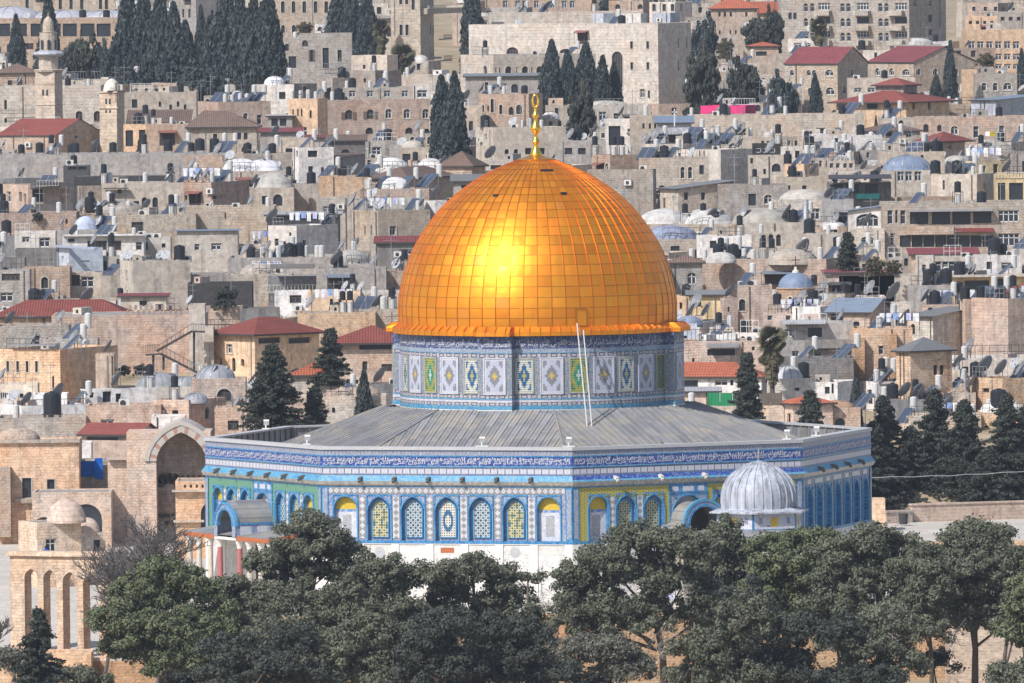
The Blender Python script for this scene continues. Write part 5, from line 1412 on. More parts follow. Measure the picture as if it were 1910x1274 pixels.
for k in range(11):
 a = 2 * math.pi * k / 11; cb = MB(); cb.smooth = True; cb.mat('marble_cream'); cb.lathe([(.34, 0), (.28, .3), (.25, 4.1), (.42, 4.5)], 10, 6.4 * math.sin(a), -6.4 * math.cos(a)); cb.build('column', ch)
# --- generic free wall with arches
def arcade(name, label, cat, px0, px1, Y, ytop, zb, arches, alpha, thick, col, mat='ashlar', extra=None):
 """a thick wall pierced by arches, turned by alpha; arches = (column, width px, apex row, foot row)"""
 z = at((px0 + px1) / 2, ytop, Y).z; xm = xat((px0 + px1) / 2, Y, z); m = mpp(Y); L = (px1 - px0) * m / math.cos(alpha)
 root = empty(name, (xm, Y, zb)); tag(root, label, cat, kind='thing'); T = Matrix.Translation(-root.location)
 du = Vector((math.cos(alpha), math.sin(alpha), 0)); nn = Vector((math.sin(alpha), -math.cos(alpha), 0)); o = Vector((xm, Y, 0)) - du * L / 2
 f = lambda u, zz, d=0.0: (o.x + du.x * u + nn.x * d, o.y + du.y * u + nn.y * d, zz)
 hs = []
 for (px, w_, ya, yb_) in arches:
  u = (px - px0) * m / math.cos(alpha); yy = (o + du * u).y; za = at(px, ya, yy).z; zf = at(px, yb_, yy).z
  hs.append((u, w_ * m / math.cos(alpha), max(zf, zb + .01), za, 'p'))
 b = MB(); b.T = T; b.mat(mat); wall_face(b, f, 0, L, zb, z, hs, thick)
 g_ = lambda u, zz, d=0.0: f(u, zz, d - thick); wall_face(b, g_, 0, L, zb, z, hs, .001)
 b.poly([f(0, zb, 0), f(0, zb, -thick), f(0, z, -thick), f(0, z, 0)]); b.poly([f(L, zb, 0), f(L, zb, -thick), f(L, z, -thick), f(L, z, 0)]); b.poly([f(0, z, 0), f(L, z, 0), f(L, z, -thick), f(0, z, -thick)])
 b.build('wall', root, col)
 c = MB(); c.T = T; c.mat('smooth_stone')
 i = [c.p(f(u, zz, d)) for zz in (z + .003, z + .35) for d in (.25, -thick - .25) for u in (-.2, L + .2)]
 for q in ((0, 1, 5, 4), (2, 3, 7, 6), (4, 5, 7, 6), (0, 2, 6, 4), (1, 3, 7, 5), (0, 1, 3, 2)): c.face([i[k] for k in q])
 c.build('coping', root, col)
 return root, T, f, hs, z, L, m
A1 = arcade('stone_arcade', 'tall golden stone arcade with pointed arches beside the bare tree', 'arcade', 16, 205, -44, 1038, -3.4, [(56, 25, 1061, 1240), (92, 25, 1063, 1240), (130, 27, 1067, 1240), (170, 30, 1070, 1240)], R(-24), 1.2, (.74, .58, .44), 'rubble')
root, T, f, hs, z, L, m = A1
for (a_, c_) in ((hs[0], hs[1]),):
 u = (a_[0] + c_[0]) / 2; cb = MB(); cb.T = T; x, y, _ = f(u, 0, -.6); cb.smooth = True; cb.mat('marble_cream'); cb.lathe([(.3, -5), (.24, -4.4), (.22, 1.3), (.42, 1.75)], 12, x, y)
 cb.build('column', root)
bw = H(-20, 170, 1219, 1290, 'O', 'golden block terrace wall under the arcade', mat='ashlar', Y=-50, zb=-5.2, cat='terrace', clut=False, D=5)
A2 = arcade('stone_arcade', 'arcade with lichen-yellow coping at the stair head behind the pines', 'arcade', 1712, 1960, -44, 1018, -.2, [(1745, 40, 1045, 1170), (1800, 40, 1045, 1170), (1855, 40, 1045, 1170), (1912, 44, 1044, 1170)], R(2), 1.2, (.66, .50, .34), 'rubble')
root, T, f, hs, z, L, m = A2
b = MB(); b.T = T; b.mat('dark_brown')
for k in range(22): b.poly([f(.4 + k * .45, z - .75, .01), f(.62 + k * .45, z - .75, .01), f(.62 + k * .45, z - .48, .01), f(.4 + k * .45, z - .48, .01)])
b.build('corbel_holes', root)
# --- stair
xs0, xs1 = xat(1765, -50, -2), xat(1905, -50, -2); st = MB(); st.mat('smooth_stone')
for k in range(26): st.box(0, xs1 - xs0, -(k + 1) * .38, -k * .38 - .001, -5.1, -.02 - k * .19 - .001 * (k % 2))
o = st.build('stone_stair', None, (.62, .52, .42)); o.location = (xs0, -46.8, 0); tag(o, 'broad pale stone stair between the pine trunks', 'stair', kind='thing')
# --- platform wall on the right
def straight_wall(name, label, a, c, zb, zt, th_, col, mat='ashlar', cat='wall'):
 a, c = Vector(a), Vector(c); d = (c - a).normalized(); nn = Vector((d.y, -d.x, 0)); root = empty(name, ((a + c) / 2).to_tuple()[:2] + (zb,)); tag(root, label, cat, kind='thing'); T = Matrix.Translation(-root.location)
 b = MB(); b.T = T; b.mat(mat); P = [a + nn * th_ / 2, c + nn * th_ / 2, c - nn * th_ / 2, a - nn * th_ / 2]; b.prism([(p.x, p.y) for p in P], zb, zt); b.build('wall', root, col)
 b = MB(); b.T = T; b.mat('smooth_stone'); P = [a + nn * (th_ / 2 + .1) - d * .1, c + nn * (th_ / 2 + .1) + d * .1, c - nn * (th_ / 2 + .1) + d * .1, a - nn * (th_ / 2 + .1) - d * .1]; b.prism([(p.x, p.y) for p in P], zt + .002, zt + .16); b.build('coping', root, col)
 return root
straight_wall('parapet_wall', 'long low brick parapet behind the paved terrace', (xat(1700, 86, 1), 86, 0), (xat(1985, 91, 1), 91, 0), -.1, 1.45, .5, (.58, .46, .38)); straight_wall('parapet_wall', 'short lower parapet beside the waste bin', (xat(1650, 84, 1), 84, 0), (xat(1699, 85.5, 1), 85.5, 0), -.1, .95, .5, (.58, .48, .42))
H(1612, 1651, 931, 980, 'O', 'pale peach block at the foot of the shrine', mat='smooth_stone', Y=72, zb=-.1, cat='wall', clut=False, D=3)
bn = empty('waste_bin', at(1685, 974, 80)); bn.location.z = 0; tag(bn, 'dark waste bin standing before the low parapet', 'bin')
b = MB(); b.mat('rust'); b.lathe([(0, .12), (.36, .12), (.42, 1.05), (.36, 1.05), (.34, .9)], 12); b.build('barrel', bn); b = MB(); b.mat('steel')
for s in (-.5, .5): b.beam((s, 0, 0), (s, 0, 1.3), .07)
b.build('post', bn)
cb = MB(); cb.mat('dish_pale'); pts = [at(1600 + 34 * k, 889.5 - .15 * k * k * .9 + (1.5 if k % 2 else 0), 60) for k in range(11)]; cb.tube(pts, .022, 5); o = cb.build('overhead_cable'); tag(o, 'thin white cable strung past the dark trees right of the shrine', 'cable', kind='thing')
# --- buildings left of the shrine
OB = H(-8, 147, 822, 1000, (.70, .52, .38), 'big orange stone building with barred windows', mat='rubble', Y=66, zb=-.1, win=[('r', 49, 910, 17, 37, 'ds'), ('r', 94, 907, 14, 26, 'ds')], par=.15, dm=[(34, 42, 24, 'rough', (.52, .46, .40), 1)], clut=False, cat='building')
piece(OB, 'cornice', 'smooth_stone', -8, 149, 820, 826, 0, .3, (.45, .40, .35)); piece(OB, 'ledge', 'smooth_stone', 26, 82, 930, 938, 0, .5, (.42, .36, .30)); piece(OB, 'ledge', 'smooth_stone', 80, 147, 919, 925, 0, .5, (.45, .4, .34)); piece(OB, 'buttress', 'rubble', -8, 20, 870, 1000, 0, 1.5, (.5, .42, .35))
AB = H(60, 207, 918, 1010, (.54, .46, .40), 'grey stone wall with a wide dark archway', mat='rubble', Y=58, zb=-.1, win=[('a', 160, 978, 60, 76, 'n'), ('a', 45, 980, 40, 30, 'n')], par=.1, clut=False, cat='wall')
ft = fr_t = None
TP = H(147, 200, 860, 925, 'G', 'roof terrace with bright blue tarpaulins', mat='rubble', Y=70, zb=-.1, clut=False, cat='terrace', D=6)
piece(TP, 'tarpaulin', 'cloth', 148, 178, 860, 889, .2, .3, (.01, .12, .50)); piece(TP, 'tarpaulin', 'cloth', 177, 192, 854, 893, .5, .6, (.01, .12, .52)); piece(TP, 'floor_slab', 'painted', 147, 200, 905, 912, 0, .4, (.22, .22, .22))
H(145, 170, 826, 870, 'W', 'white shed above the blue tarpaulins', mat='plaster', Y=76, zb=-.1, clut=False, cat='shed')
# great arched portal
Yp = 62.0; mp = mpp(Yp); pr = empty('arched_portal', (xat(300, Yp, 0), Yp, 0)); tag(pr, 'tall arched stone portal with red and white arch stones', 'portal'); Tp = Matrix.Translation(-pr.location)
def pf(px, py, d=0.0):
 p = at(px, py, Yp); return (p.x, Yp - d, p.z)
x_of = lambda px: xat(px, Yp, 8); z_of = lambda py, px=340: at(px, py, Yp).z
xf = lambda u, z, d=0.0: (u, Yp - d, z)
b = MB(); b.T = Tp; b.mat('rubble')
zt1, zt2 = z_of(823, 250), z_of(858, 215); ha = ((x_of(291) + x_of(385)) / 2, x_of(385) - x_of(291), .02, z_of(806), 'p')
wall_face(b, xf, x_of(236), x_of(393), 0, z_of(806) + .004, [ha], 3.2, reveal='rubble')
b.poly([xf(x_of(236), z_of(806), 0), xf(x_of(288), z_of(806), 0), xf(x_of(288), zt1, 0), xf(x_of(236), zt1, 0)]) if zt1 > z_of(806) else None
b.mat('rubble'); b.poly([xf(x_of(200), 0, -.6), xf(x_of(236), 0, -.6), xf(x_of(236), zt2, -.6), xf(x_of(200), zt2, -.6)]); b.poly([xf(x_of(236), 0, -.6), xf(x_of(236), 0, 0), xf(x_of(236), zt1, 0), xf(x_of(236), zt1, -.6)])
for (a_, c_, zz) in ((x_of(236), x_of(393), max(zt1, z_of(806))), (x_of(200), x_of(236), zt2)): b.poly([xf(a_, zz, 0), xf(c_, zz, 0), xf(c_, zz, -7), xf(a_, zz, -7)])
b.poly([xf(x_of(200), 0, -.6), xf(x_of(200), 0, -7), xf(x_of(200), zt2, -7), xf(x_of(200), zt2, -.6)])
b.build('wall', pr, (.70, .58, .49))
b = MB(); b.T = Tp; b.mat('rubble'); di = (x_of(313), x_of(340) - x_of(285), .02, z_of(915), 'p'); wall_face(b, lambda u, z, d=0.0: (u, Yp + 3.2 - d, z), ha[0] - ha[1] / 2, ha[0] + ha[1] / 2, 0, ha[3], [di], 1.2); b.mat('dark_brown'); pane(b, lambda u, z, d=0.0: (u, Yp + 3.2 - d, z), di, -1.2); b.build('niche', pr, (.40, .36, .33))
b = MB(); b.T = Tp
zr = z_of(915) + .1
for k in range(7):                     # sunburst of dark and pale wedges over the door
 a0, a1 = math.pi * (k + .15) / 7, math.pi * (k + .85) / 7; c0 = di[0]; b.mat('dark_brown')
 b.poly([(c0 + .5 * math.cos(a0), Yp + 3.1, zr + .4 * math.sin(a0)), (c0 + 1.5 * math.cos(a0), Yp + 3.1, zr + 1.3 * math.sin(a0)), (c0 + 1.5 * math.cos(a1), Yp + 3.1, zr + 1.3 * math.sin(a1)), (c0 + .5 * math.cos(a1), Yp + 3.1, zr + .4 * math.sin(a1))])
for k in range(9):                     # row of hanging niches
 c0 = ha[0] - ha[1] / 2 + (k + .5) * ha[1] / 9; b.mat('rust'); pane(b, lambda u, z, d=0.0: (u, Yp + 3.1 - d, z), (c0, ha[1] / 9 * .62, z_of(905), z_of(889), 'p'), 0)
for k in range(3): zz = z_of(968 + 14 * k); b.box(di[0] - 1.4, di[0] + 1.4, Yp + 3.0, Yp + 3.1, zz, zz + .28)
b.build('carved_relief', pr)
b = MB(); b.T = Tp; o_ = opening(ha)[2:]; n_ = len(o_); cx_, zc_ = ha[0], ha[3] - ha[1] * .6
arc = []
for k in range(25):
 t = k / 24 * (n_ - 1); i = min(int(t), n_ - 2); q = t - i; arc.append((o_[i][0] + (o_[i + 1][0] - o_[i][0]) * q, o_[i][1] + (o_[i + 1][1] - o_[i][1]) * q))
MAT['arch_red'] = simple('arch_red', (.36, .21, .16), .9); MAT['arch_cream'] = simple('arch_cream', (.44, .40, .36), .9)
def outw(p, w_): v = Vector((p[0] - cx_, p[1] - zc_)).normalized(); return (p[0] + v.x * w_, p[1] + v.y * w_)
for k in range(24):
 b.mat('arch_red' if k % 3 == 1 else 'arch_cream'); p, q = arc[k], arc[k + 1]; P, Q = outw(p, .62), outw(q, .62)
 b.poly([xf(p[0], p[1], .12), xf(q[0], q[1], .12), xf(Q[0], Q[1], .12), xf(P[0], P[1], .12)])
 b.mat('arch_cream'); P2, Q2 = outw(p, 1.0), outw(q, 1.0)
 b.poly([xf(P[0], P[1], .2), xf(Q[0], Q[1], .2), xf(Q2[0], Q2[1], .2), xf(P2[0], P2[1], .2)]); b.poly([xf(P2[0], P2[1], .2), xf(Q2[0], Q2[1], .2), xf(Q2[0], Q2[1], -7), xf(P2[0], P2[1], -7)]); b.poly([xf(P[0], P[1], .12), xf(Q[0], Q[1], .12), xf(Q[0], Q[1], .2), xf(P[0], P[1], .2)])
 b.poly([xf(p[0], p[1], .12), xf(q[0], q[1], .12), xf(q[0], q[1], -.3), xf(p[0], p[1], -.3)])
b.build('arch', pr)
PM = H(327, 420, 897, 1012, (.74, .52, .36), 'weathered orange pier with square parapet holes', mat='rubble', Y=40, zb=-.1, clut=False, cat='building', D=6, par=.1, win=[('r', [345, 356, 367, 378, 389], 907, 4, 6, 'n'), ('p', 392, 965, 36, 60, 'n')])
piece(PM, 'cornice', 'smooth_stone', 321, 420, 913, 917, 0, .5, (.62, .52, .42)); piece(PM, 'cornice', 'smooth_stone', 323, 380, 970, 974, 0, .4, (.62, .52, .42))
SDH = H(30, 150, 975, 1046, (.74, .60, .47), 'little stone chamber under a masonry dome', sp=69, th=66, mat='rubble', Y=0, zb=-.1, clut=False, par=.05, win=[('r', 94, 1018, 19, 27, 'w')], dm=[(124, 36, 36, 'tile', (.62, .50, .42), 0)], cat='shrine')
H(138, 196, 994, 1046, 'L', 'small side chamber with its own dome and green door', sp=150, th=66, mat='rubble', Y=4, zb=-.1, clut=False, par=.05, win=[('r', 180, 1018, 12, 22, 'd')], dm=[(163, 22, 22, 'tile', (.66, .54, .46), 0)], cat='shrine')
# --- minaret
def tower(name, label, cat, px, Y, parts, col, rot=0.0):
 zg = ground_z(Y) - 1; x = xat(px, Y, 30); root = empty(name, (x, Y, zg)); tag(root, label, cat); T = Matrix.Translation((0, 0, -zg)); return root, T
Ym = 520; mm_ = mpp(Ym); mr, Tm = tower('minaret', 'square stone minaret with an octagonal lantern and bulbous cap', 'minaret', 92, Ym, None, None)
zm = lambda y: at(92, y, Ym).z
b = MB(); b.T = Tm @ Matrix.Rotation(R(-20), 4, 'Z'); b.mat('smooth_stone'); hw = 23.5 * mm_ * .82; b.box(-hw, hw, -hw, hw, ground_z(Ym) - 1, zm(134));
b.box(-hw - .08, hw + .08, -hw - .08, hw + .08, zm(156), zm(155)); b.box(-hw - .08, hw + .08, -hw - .08, hw + .08, zm(196), zm(195)); b.build('shaft', mr, (.60, .52, .44))
b = MB(); b.T = Tm @ Matrix.Rotation(R(-20), 4, 'Z'); b.mat('pane_dark')
for s in (-.28, .28): b.box(s - .13, s + .13, -hw - .03, -hw + .02, zm(178), zm(167))
b.build('window', mr)
b = MB(); b.T = Tm; b.mat('smooth_stone'); m8 = lambda r: r * mm_
b.lathe([(m8(27), zm(134)), (m8(29), zm(130)), (m8(27), zm(129)), (m8(19), zm(129)), (m8(19), zm(105))], 8, phase=.3); b.build('gallery', mr, (.58, .52, .45))
b = MB(); b.T = Tm; b.mat('lead_dome'); b.lathe([(m8(19), zm(106)), (m8(30), zm(101)), (m8(29), zm(98)), (m8(17), zm(94))], 12); b.build('canopy', mr)
b = MB(); b.T = Tm; b.mat('smooth_stone'); b.lathe([(m8(16.5), zm(95)), (m8(16.5), zm(62)), (m8(18), zm(60)), (m8(11), zm(59.5)), (m8(10.5), zm(47)), (m8(9.6), zm(41)), (m8(7.5), zm(36)), (m8(3), zm(32)), (m8(1), zm(30)), (m8(.7), zm(24)), (0, zm(22))], 16); ln = b.build('lantern', mr, (.52, .47, .40))
b = MB(); b.T = Tm
for a in (-40, 5, 50):
 b.mat('pane_dark'); c_, s_ = math.sin(R(a)), -math.cos(R(a)); fL = lambda u, z, d=0.0, a=a: (math.sin(R(a)) * (m8(16.2) + d) + math.cos(R(a)) * u, -math.cos(R(a)) * (m8(16.2) + d) + math.sin(R(a)) * u, z); pane(b, fL, (0, m8(6), zm(92), zm(74), 'a'), .12)
b.build('window', ln)
# --- bell tower
Yt = 490; mt = mpp(Yt); br_, Tb = tower('bell_tower', 'slim cream bell tower with a small dome and crosses', 'bell tower', 209, Yt, None, None)
zb_ = lambda y: at(209, y, Yt).z; Tr = Tb @ Matrix.Rotation(R(-22), 4, 'Z'); hw = 22 * mt * .80
b = MB(); b.T = Tr; b.mat('smooth_stone'); b.box(-hw, hw, -hw, hw, ground_z(Yt) - 1, zb_(172)); b.box(-hw - .15, hw + .15, -hw - .15, hw + .15, zb_(202), zb_(200)); b.box(-hw - .15, hw + .15, -hw - .15, hw + .15, zb_(173), zb_(170)); b.build('shaft', br_, (.62, .53, .42))
b = MB(); b.T = Tr; b.mat('pane_dark')
for z0, z1 in ((194, 184), (210, 205)):
 for s in (-.25, .25): b.box(s - .12, s + .12, -hw - .03, -hw + .02, zb_(z0), zb_(z1))
b.build('window', br_)
b = MB(); b.T = Tb; b.smooth = True; b.mat('dome_plaster'); b.lathe([(m8(17) * .95, zb_(171)), (m8(16) * .95, zb_(165)), (m8(13.5) * .95, zb_(158)), (m8(10) * .95, zb_(152)), (m8(5) * .95, zb_(148)), (0, zb_(146))], 20); b.build('dome', br_, (.62, .58, .50))
b = MB(); b.T = Tb; b.mat('rust'); b.beam((0, 0, zb_(147)), (0, 0, zb_(126)), .1); b.beam((-.4, 0, zb_(133)), (.4, 0, zb_(133)), .1); b.build('cross', br_)
b = MB(); b.T = Tb; b.mat('rust'); b.beam((.6, -hw - .25, zb_(190)), (.6, -hw - .25, zb_(154)), .16); b.beam((-.5, -hw - .25, zb_(170)), (1.7, -hw - .25, zb_(170)), .2); b.build('cross', br_)
# --- blue church dome on a brick drum
Yd = 182; md = mpp(Yd); cr_, Td = tower('church_dome', 'blue-grey church dome with a cross on a brick drum', 'dome', 1482, Yd, None, None); zd = lambda y: at(1482, y, Yd).z
b = MB(); b.T = Td; b.mat('rubble'); b.lathe([(37 * md, zd(600)), (37 * md, zd(540))], 8, phase=.35); b.mat('smooth_stone'); b.lathe([(37 * md, zd(540)), (39 * md, zd(538)), (39 * md, zd(536)), (33 * md, zd(536))], 8, phase=.35); b.build('drum', cr_, (.56, .40, .28))
b = MB(); b.T = Td; b.smooth = True; b.mat('painted'); r0_ = 33 * md; b.lathe([(r0_ * 1.02, zd(537))] + [(r0_ * math.cos(t), zd(536) + (zd(508) - zd(536)) * math.sin(t)) for t in [math.pi / 2 * k / 9 for k in range(9)]] + [(0, zd(508))], 28); d_ = b.build('dome', cr_, (.18, .23, .33))
b = MB(); b.T = Td; b.mat('stone_pale'); b.lathe([(.35, zd(510)), (.3, zd(505)), (.15, zd(503)), (.12, zd(498)), (0, zd(497))], 10); b.mat('rust'); b.beam((0, 0, zd(500)), (0, 0, zd(478)), .1); b.beam((-.4, 0, zd(485)), (.4, 0, zd(485)), .1); b.build('cross', d_)
for a in (-62, -17, 32):
 fD = lambda u, z, d=0.0, a=a: (math.sin(R(a)) * (36 * md + d) + math.cos(R(a)) * u, -math.cos(R(a)) * (36 * md + d) + math.sin(R(a)) * u, z); b = MB(); b.T = Td; b.mat('pane_dark'); pane(b, fD, (0, .35, zd(568), zd(552), 'a'), .16); w_ = b.build('window', cr_); b = MB(); b.T = Td; b.mat('stone_pale'); outline_strip(b, fD, (0, .35, zd(568), zd(552), 'a'), .1, 0, .2); b.build('frame', w_)
# --- iron stair on the great wall, steel mast, steel flue, lattice crane
es = empty('iron_stair', at(330, 690, 150)); tag(es, 'dark iron stair climbing the great rubble wall', 'stair', kind='thing'); Te = Matrix.Translation(-es.location)
b = MB(); b.T = Te; b.mat('rust'); q = lambda px, py, d=0: at(px, py, 150 + d)
for d in (0, 1.1): b.beam(q(292, 655, d), q(358, 618, d), .22); b.beam(q(300, 660, d), q(368, 695, d), .22)
b.build('flight', es); b = MB(); b.T = Te; b.mat('rust'); b.beam(q(356, 618, .5), q(382, 619, .5), 1.3, .12); b.beam(q(272, 662, .5), q(302, 660, .5), 1.3, .12); b.build('landing', es)
for px, y0, y1 in ((362, 620, 694), (286, 662, 695), (305, 662, 690)): b = MB(); b.T = Te; b.mat('rust'); b.beam(q(px, y0, .4), q(px, y1, .4), .22); b.build('post', es)
b = MB(); b.T = Te; b.mat('rust')
for (x0_, y0, x1_, y1) in ((272, 644, 297, 643), (297, 643, 358, 604), (358, 604, 382, 605), (302, 645, 366, 680)):
 b.beam(q(x0_, y0), q(x1_, y1), .05)
 for k in range(9): t = k / 8; px = x0_ + (x1_ - x0_) * t; py = y0 + (y1 - y0) * t; b.beam(q(px, py), q(px, py + 14), .035)
b.build('handrail', es)
mk = empty('steel_mast', at(1362, 200, 570)); tag(mk, 'tapering steel lattice mast above the magenta shed', 'mast'); Tk = Matrix.Translation(-mk.location); b = MB(); b.T = Tk; b.mat('steel')
for px, d in ((1342, -1), (1352, 1.2), (1370, 1.2), (1380, -1)): b.beam(at(px, 190, 570 + d), at(1361 + (px - 1361) * .1, 112, 570 + d * .1), .13)
for y in (180, 165, 150, 135, 122):
 t = (190 - y) / 78; w_ = 19 * (1 - .9 * t); b.beam(at(1361 - w_, y, 569), at(1361 + w_, y, 569), .08); b.beam(at(1361 - w_, y, 569), at(1361 + w_ * .85, y - 12, 569), .06)
b.build('frame', mk)
fl = empty('steel_flue', at(1503, 470, 285)); tag(fl, 'tall steel flue pipe standing between rooftops', 'flue'); b = MB(); b.T = Matrix.Translation(-fl.location); b.mat('steel'); b.smooth = True; b.tube([at(1503, 474, 285), at(1503, 372, 285)], .30, 12); b.build('pipe', fl); b = MB(); b.T = Matrix.Translation(-fl.location); b.mat('frame_white')
for y in (378, 395, 412, 430, 448): b.tube([at(1503, y, 285), at(1503, y + 1.2, 285)], .33, 12)
b.build('collar', fl)
f2 = empty('steel_flue', at(1807, 320, 392)); tag(f2, 'grey bent flue beside the rubble cone roof', 'flue'); b = MB(); b.T = Matrix.Translation(-f2.location); b.mat('steel'); b.tube([at(1806, 318, 392), at(1806, 280, 392), at(1812, 272, 392)], .30, 10); b.build('pipe', f2)
lc_ = empty('lattice_crane', at(1841, 22, 880)); tag(lc_, 'red lattice crane mast at the top corner', 'crane'); b = MB(); b.T = Matrix.Translation(-lc_.location); b.mat('arch_red'); MAT['crane_red'] = simple('crane_red', (.55, .04, .06), .6); b.mat('crane_red')
for px in (1830, 1852): b.beam(at(px, 20, 880), at(px, -20, 880), .25)
for k in range(5): y = 18 - k * 9; b.beam(at(1830, y, 880), at(1852, y - 9, 880), .15); b.beam(at(1852, y, 880), at(1830, y - 9, 880), .15)
b.build('mast', lc_)
fg = empty('flag_pole', at(1857, 290, 398)); tag(fg, 'yellow and white flag on a thin pole over the stone cone', 'flag'); b = MB(); b.T = Matrix.Translation(-fg.location); b.mat('steel'); b.beam(at(1857, 300, 398), at(1857, 238, 398), .08); b.build('pole', fg); b = MB(); b.T = Matrix.Translation(-fg.location); b.mat('cloth'); b.poly([at(1856, 246, 398), at(1856, 255, 398), at(1846, 253, 397.6), at(1846, 245, 397.6)]); b.build('cloth', fg, (.75, .60, .03)); b = MB(); b.T = Matrix.Translation(-fg.location); b.mat('cloth'); b.poly([at(1846, 245, 397.6), at(1846, 253, 397.6), at(1838, 254, 398), at(1838, 246, 398)]); b.build('cloth', fg, (.75, .75, .75))
wc = empty('white_cross', at(1258, 232, 438)); tag(wc, 'white cross standing on the blue tin shed', 'cross'); b = MB(); b.T = Matrix.Translation(-wc.location); b.mat('frame_white'); b.beam(at(1258, 236, 438), at(1258, 203, 438), .14); b.beam(at(1254, 209, 438), at(1263, 209, 438), .14); b.build('post', wc)
# black tents
for px, lab in ((628, 'left black dome tent before the orange arches'), (637, 'right black dome tent before the orange arches')):
 p = at(px, 586, 186); t_ = empty('tent', p); tag(t_, lab, 'tent'); b = MB(); b.mat('cloth'); r_ = 16 * mpp(186); b.lathe([(r_, -1.2), (r_, .2), (r_ * .85, r_ * .9), (r_ * .45, r_ * 1.35), (0, r_ * 1.45)], 8); b.build('canopy', t_, (.04, .045, .055)); b = MB(); b.mat('rust'); b.beam((r_, 0, -1.2), (r_, 0, .2), .06); b.beam((-r_, 0, -1.2), (-r_, 0, .2), .06); b.build('pole', t_)
# ================================================================== the old city on the hill: top rows first
g = (.36, .34, .33)
# --- skyline row
r = H(-8, 232, -34, 38, 'C', 'long stone hall with a row of dark windows', win=[('r', [50, 112, 132, 152, 187, 198], 8, 6, 18, 'd')], Y=900)
r = H(-8, 222, 33, 126, 'M', 'stone loggia with square pillars under a grey vault', mat='smooth_stone', win=[('r', [5, 37, 70, 100, 130, 163, 193], 56, 26, 24, 'd'), ('a', [0], 110, 8, 20)], Y=760, par=.6, dm=[(20, 60, 25, 'lead', (.42, .42, .46), 3), (120, 75, 17, 'lead', (.42, .42, .46), 3), (200, 60, 16, 'lead', (.42, .42, .46), 3)])
H(318, 420, -30, 105, 'G', 'tall grey church wall between the cypresses', sp=365, mat='smooth_stone', win=[('r', [340, 352], 25, 4, 16, 'n'), ('r', 395, 30, 5, 22, 'd')], Y=840, cat='building')
H(478, 622, -34, 64, 'C', 'cream stone school with arched windows', mat='smooth_stone', win=[('a', [487, 507, 527, 547, 567, 588, 608], 13, 7, 22, 'ds'), ('a', [487, 507, 527, 547, 567], 54, 7, 15, 'ds')], Y=820, cat='building')
H(512, 562, 70, 148, 'S', 'low pinkish annexe beside the tarpaulin roof', win=[('r', 545, 116, 14, 22, 'd')], Y=690, dm=[])
r = H(558, 656, 62, 152, 'G', 'grey stone house with blue shutters', mat='smooth_stone', win=[('r', 581, 104, 6, 22, 'dh'), ('r', 607, 108, 12, 38, 'ds'), ('r', 633, 104, 8, 22, 'ds')], Y=680)
rail(r, 600, 655, 118, 128, .6, name='stair_railing', mat='steel')
T1 = H(728, 862, -50, 128, 'C', 'tall stone tower mansion with balconies', sp=783, th=12, mat='smooth_stone', win=[('r', [747, 758], 56, 6, 20, 'ds'), ('r', [747, 758], -2, 6, 20, 'ds'), ('r', [711 + 90, 841], 56, 6, 18, 'd'), ('r', 822, 56, 8, 22, 'd'), ('r', [801, 841], 98, 6, 18, 'd'), ('r', 822, 99, 8, 22, 'd'), ('r', [801, 841, 770], 8, 6, 20, 'd'), ('a', [806, 844], 129, 20, 12, 'd')], Y=720, cat='building', D=9)
piece(T1, 'balcony', 'smooth_stone', 785, 858, 14, 25, 0, .9, (.5, .45, .38), 'B'); rail(T1, 785, 858, 9, 16, .95, name='balcony_railing', frame='B', mat='stone_pale')
for yb_ in (72, 112):
 piece(T1, 'balcony', 'smooth_stone', 815, 830, yb_, yb_ + 2, 0, .8, (.45, .42, .38), 'B'); rail(T1, 815, 830, yb_ - 8, yb_, .8, name='balcony_railing', frame='B')
H(655, 742, 103, 140, 'L', 'low pale wall under the palm tree', sp=722, mat='plaster', cat='wall', Y=650, D=5)
H(896, 1110, -30, 24, 'M', 'long cream block at the very top', mat='plaster', win=[('r', [942, 965, 978, 1000, 1030, 1052, 1067], 8, 9, 14, 'w')], Y=880, cat='building')
H(912, 1195, 22, 60, 'L', 'pale upper block with white roof huts', mat='smooth_stone', Y=800, cat='building')
HALL = H(873, 1290, 45, 196, 'L', 'big pale stone hall with few windows', sp=1227, mat='smooth_stone', th=30, win=[('r', [1178, 1208], 84, 5, 14, 'ds'), ('r', [1178, 1208], 123, 5, 14, 'ds'), ('r', 1197, 174, 9, 16, 'ws'), ('r', 1209, 176, 4, 14, 'd'), ('a', 1151, 128, 20, 64, 'ns'), ('a', 955, 96, 22, 16, 'ns'), ('a', 1055, 97, 22, 12, 'ns'), ('r', [1266, 1282], 80, 4, 18, 'd'), ('r', [1266, 1282], 122, 4, 18, 'd')], Y=640, cat='building', par=.6)
H(1106, 1148, 25, 42, 'B', 'white roof hut nearest the pale hall tower', mat='plaster', Y=770, cat='shed', sp=1125); H(1158, 1208, 25, 42, 'W', 'middle white roof hut above the pale hall', mat='plaster', Y=770, cat='shed', sp=1195); H(1217, 1268, 24, 42, 'B', 'last white roof hut above the pale hall', mat='plaster', Y=770, cat='shed', sp=1250)
H(858, 1112, 102, 146, 'L', 'low arcade of arched windows before the hall', sp=920, th=66, mat='smooth_stone', win=[('a', 905, 130, 13, 16, 'ns'), ('a', [948, 979, 1006], 131, 12, 15, 'ns'), ('r', [925, 932, 964, 992], 131, 2.5, 10, 'n')], Y=600, cat='building')
H(868, 1015, 142, 180, 'G', 'grey sloping roof with pale stair lines', mat='plaster', roof='shed', rh=4, rc='grey', Y=560)
